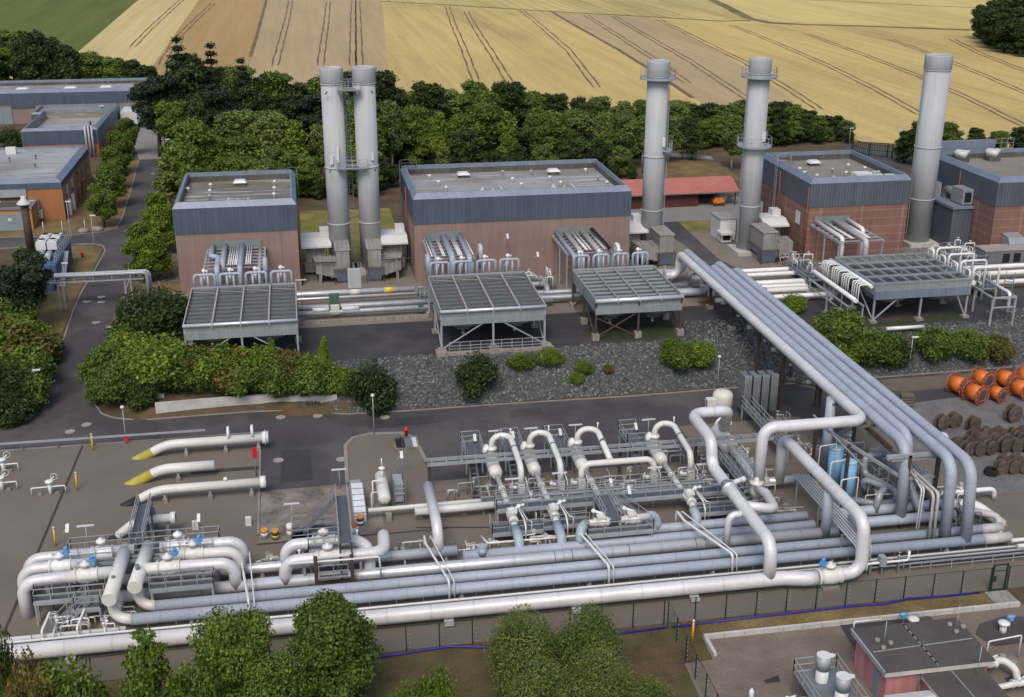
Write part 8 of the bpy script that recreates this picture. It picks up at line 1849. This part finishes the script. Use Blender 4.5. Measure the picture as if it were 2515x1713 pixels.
nm = {0: 'front', 1: 'middle', 2: 'back'}; c = {0: 0, 1: 0, 2: 0}
for x, y, rw in pts: put(x, y, -1.45+R.uniform(-.3, .3), 'weathered wooden reel in the crowded block, %s row, %s from the left' % (nm[rw], ORD[c[rw]]), R.uniform(.82, 1.0)); c[rw] += 1
for i, (x, y) in enumerate(((62.4, 89.8), (63.5, 89.6), (64.6, 89.5), (63.2, 90.8), (64.4, 90.7))): put(x, y, -1.4+R.uniform(-.25, .25), 'weathered wooden reel in the nearest small cluster by the white pipe, %s' % ('front left', 'front middle', 'front right', 'rear left', 'rear right')[i], .86)
t = wood_reel('white-wound reel with brown end disc at the right end of the crowded block', .82, .7, pmat('reel_brown', (.22, .10, .04), .8), 'tote_white', 'white_reel'); t.location = (68.9, 93.6, .05); t.rotation_euler = (0, 0, -1.35)
tag(MB().ring((61.3, 89.7, .3), .5, .16, 20, 6).ring((61.3, 89.7, .55), .48, .15, 20, 6).build('black_coil', 'dark_void'), 'black coil of cable lying left of the nearest reel cluster', 'cable coil')
tag(MB().sphere((60.4, 97.2, .45), .7, 12, 8, (1.1, .8, .8)).build('white_sack', 'white_paint'), 'white rounded sack left of the crowded reel block', 'sack')
tag(MB().bb(66.2, 67.6, 86.4, 87.6, 0, .2).build('concrete_slab', 'concrete_pale'), 'pale slab on the ground at the right photo edge', 'slab')
for i, (px, py) in enumerate(((2190, 985), (2225, 1000))):
    p = G(px, py); t = thing('pallet_stack', ('rear' if i == 0 else 'front')+' stack of dark pallets beside the pipe bridge', 'pallet stack', p, 'pallet stacks')
    for k in range(5): MB().box(p+V((0, 0, .15+k*.3)), (1.3, .9, .22), -.3).build('pallet', pmat('pallet_wood', (.12, .11, .075), .9) if 'pallet_wood' not in MATS else 'pallet_wood', t)
# ------------------------------------------------------------------ overhead silver pipes on the left, blue container, flagpoles
b0 = G(317, 748)
t = thing('overhead_pipes', 'twin silver pipes on a steel truss spanning the left access road', 'pipe bridge', (b0.x, b0.y, 3))
zt = UY(*k3(0, 420, 1130, 905), b0.y).z; xr = UY(*k3(0, 420, 1295, 890), b0.y).x; y = b0.y
for q in (0, .62): MB().pipe([(-52, y+q, zt), (xr+q*.3, y+q, zt), (xr+q*.3, y+q, gz(xr, y))], .24, .5, 14).build('pipe', 'pipe_grey', t)
for q in (-.1, .75): MB().beam((-52, y+q, zt-.75), (xr-.4, y+q, zt-.75), .14).build('chord', 'galv', t)
for i in range(14): MB().beam((-50+i*2.2, y-.1, zt-.75), (-50+i*2.2, y-.1, zt-.2), .09).beam((-50+i*2.2, y-.1, zt-.7), (-50+i*2.2, y+.7, zt-.7), .09).build('strut', 'galv', t)
for x in (b0.x-.2, b0.x+.5, -30.0, -29.4): MB().beam((x, y, gz(x, y)), (x, y, zt-.7), .16).build('leg', 'galv', t)
t = thing('blue_container', 'blue wedge-shaped plant container with white chillers on top by the junction', 'container', (-33, 158, 3.5))
pmat('container_blue', (.05, .10, .19), .5, 0, .1, .5, .06, 6, 0, .4, .15)
MB().bb(-34.6, -31.6, 152.5, 164.0, PZ-.2, 6.4).build('body', 'container_blue', t)
mb = MB(); A = [(-33.8, 150.6, PZ), (-31.8, 150.6, PZ), (-31.8, 152.5, PZ), (-33.8, 152.5, PZ)]; mb.prism([(p[0], p[1]) for p in A], PZ-.1, 5.6); mb.quad((-33.95, 150.4, 5.5), (-32.8, 150.4, 6.1), (-32.8, 152.5, 6.1), (-33.95, 152.5, 5.5)).quad((-32.8, 150.4, 6.1), (-31.65, 150.4, 5.5), (-31.65, 152.5, 5.5), (-32.8, 152.5, 6.1)); mb.build('porch', 'container_blue', t)
MB().beam((-31.3, 152.7, PZ), (-31.5, 159, 6.4), .9, .12).build('ramp', 'galv', t)
MB().rail([(-31.7, 153, 6.6), (-31.7, 166, 6.6)], 1.1, 1.3, .04).build('railing', 'galv', t)
for i, x in enumerate((-34.3, -32.9)):
    for j, y in enumerate((159.4, 161.9)):
        o = MB().bb(x-.6, x+.6, y-1.1, y+1.1, 6.9, 7.9).build('chiller', 'white_paint', t)
        MB().cyl((x, y, 7.9), (x, y, 8.1), .5, n=18).build('fan_ring', 'white_paint', o); MB().cyl((x, y, 8.1), (x, y, 8.12), .42, n=18).build('fan', 'dark_void', o)
MB().cyl((-34.0, 154.2, 6.8), (-34.0, 157.4, 6.8), .45, n=18).cyl((-33.0, 154.6, 6.8), (-33.0, 157.0, 6.8), .4, n=18).build('buffer_tank', 'pipe_silver', t)
t = thing('vent_tower', 'slim brown tower with pale conical hat beside the blue container', 'tower', (-38.2, 172, 3.5))
MB().cyl((-38.2, 170, PZ), (-38.2, 170, 10.4), .55, n=14).build('shaft', 'rust_steel', t); MB().lathe((-38.2, 170, 10.4), [(1.0, 0), (1.0, .15), (.35, .75), (.35, 1.1), (0, 1.1)], 18).build('cap', 'blind_white', t)
for i, (px, py, ty) in enumerate(((108, 574, 545), (155, 577, 543), (209, 563, 541))):
    p = G(px, py); tag(MB().cyl(p, p+V((0, 0, top_h(p, px, ty))), .07, .05, n=8).build('flagpole', 'white_paint'), '%s bare white pole on the lawn before the office' % ('left', 'middle', 'right')[i], 'pole', 'bare white poles')
for i, (px, py) in enumerate(((206, 572), (240, 568))): p = G(px, py); tag(MB().sphere(p+V((0, 0, .25)), .7, 8, 5, (1.3, .8, .7)).build('boulder', 'concrete'), ('left' if i == 0 else 'right')+' boulder on the lawn corner by the poles', 'boulder', 'boulders')
# field gate
t = thing('field_gate', 'dark green double gate closing the road to the fields', 'gate', G(2140, 375))
a, b_, c = G(2093, 372), G(2134, 384), G(2190, 389)
for p in (a, b_, c, G(2178, 388)): MB().beam(p, p+V((0, 0, 2.6)), .22).build('post', 'fence_green', t)
for p, q in ((a, b_), (b_, c)):
    mb = MB()
    for z in (.2, 1.2, 2.3): mb.beam(p+V((0, 0, z)), q+V((0, 0, z)), .1)
    for i in range(1, 9): s = p.lerp(q, i/9); mb.beam(s+V((0, 0, .2)), s+V((0, 0, 2.3)), .05)
    mb.build('gate_leaf', 'fence_green', t)
for i, (px, py) in enumerate(((692, 302), (660, 296))):
    p = G(px, py); t = thing('parked_van', ('right' if i == 0 else 'left')+' white van partly hidden among the belt trees', 'van', p, 'vans among the trees')
    mb = MB(); z = p.z
    pr = [(-2.4, .4), (2.4, .4), (2.4, 1.2), (1.7, 1.35), (1.2, 2.1), (-2.3, 2.15)]; i0 = len(mb.v)
    for s in (-.95, .95):
        for x, zz in pr: mb.v.append((p.x+x, p.y+s, z+zz))
    mb.face(range(6)); mb.face([11-j for j in range(6)])
    for j in range(6): mb.face((j, j+6, (j+1) % 6+6, (j+1) % 6))
    mb.build('body', 'white_paint', t)
    MB().bb(p.x+1.25, p.x+1.6, p.y-.97, p.y+.97, z+1.4, z+1.95).build('windscreen', 'window_glass', t)
    for x in (-1.6, 1.5): MB().cyl((p.x+x, p.y-1, z+.4), (p.x+x, p.y-.8, z+.4), .36, n=12).build('wheel', 'dark_void', t)
# ------------------------------------------------------------------ camera, sky and sun
cam = bpy.data.cameras.new('camera'); co = bpy.data.objects.new('camera', cam); COL.objects.link(co)
Mx = Matrix((RT, UP, -FW)).transposed().to_4x4(); Mx.translation = V((0, 0, CH)); co.matrix_world = Mx
cam.sensor_fit = 'HORIZONTAL'; cam.sensor_width = 36; cam.lens = FPX/IW*36; cam.clip_start = .5; cam.clip_end = 9000
S.camera = co
w = bpy.data.worlds.new('World'); S.world = w; w.use_nodes = True
nt = w.node_tree; bg = nt.nodes['Background']; sky = nt.nodes.new('ShaderNodeTexSky'); sky.sky_type = 'NISHITA'; sky.sun_disc = False
EL, AZ = radians(52), radians(200)       # azimuth measured clockwise from +Y
sky.sun_elevation = EL; sky.sun_rotation = AZ; sky.air_density = 1.0; sky.dust_density = 3.0; sky.ozone_density = 1.0
nt.links.new(sky.outputs[0], bg.inputs[0]); bg.inputs[1].default_value = .12
sun = bpy.data.lights.new('sun', 'SUN'); so = bpy.data.objects.new('sun', sun); COL.objects.link(so)
sun.energy = 1.3; sun.angle = radians(25); sun.color = (1, .95, .88)
d = V((sin(AZ)*cos(EL), cos(AZ)*cos(EL), sin(EL)))
so.rotation_euler = d.to_track_quat('Z', 'Y').to_euler()
S.view_settings.view_transform = 'Standard'; S.view_settings.look = 'None'; S.view_settings.exposure = .45; S.view_settings.gamma = 1
S.view_settings.use_curve_mapping = False
S.cycles.max_bounces = 5; S.cycles.diffuse_bounces = 3; S.cycles.glossy_bounces = 3; S.cycles.transparent_max_bounces = 6
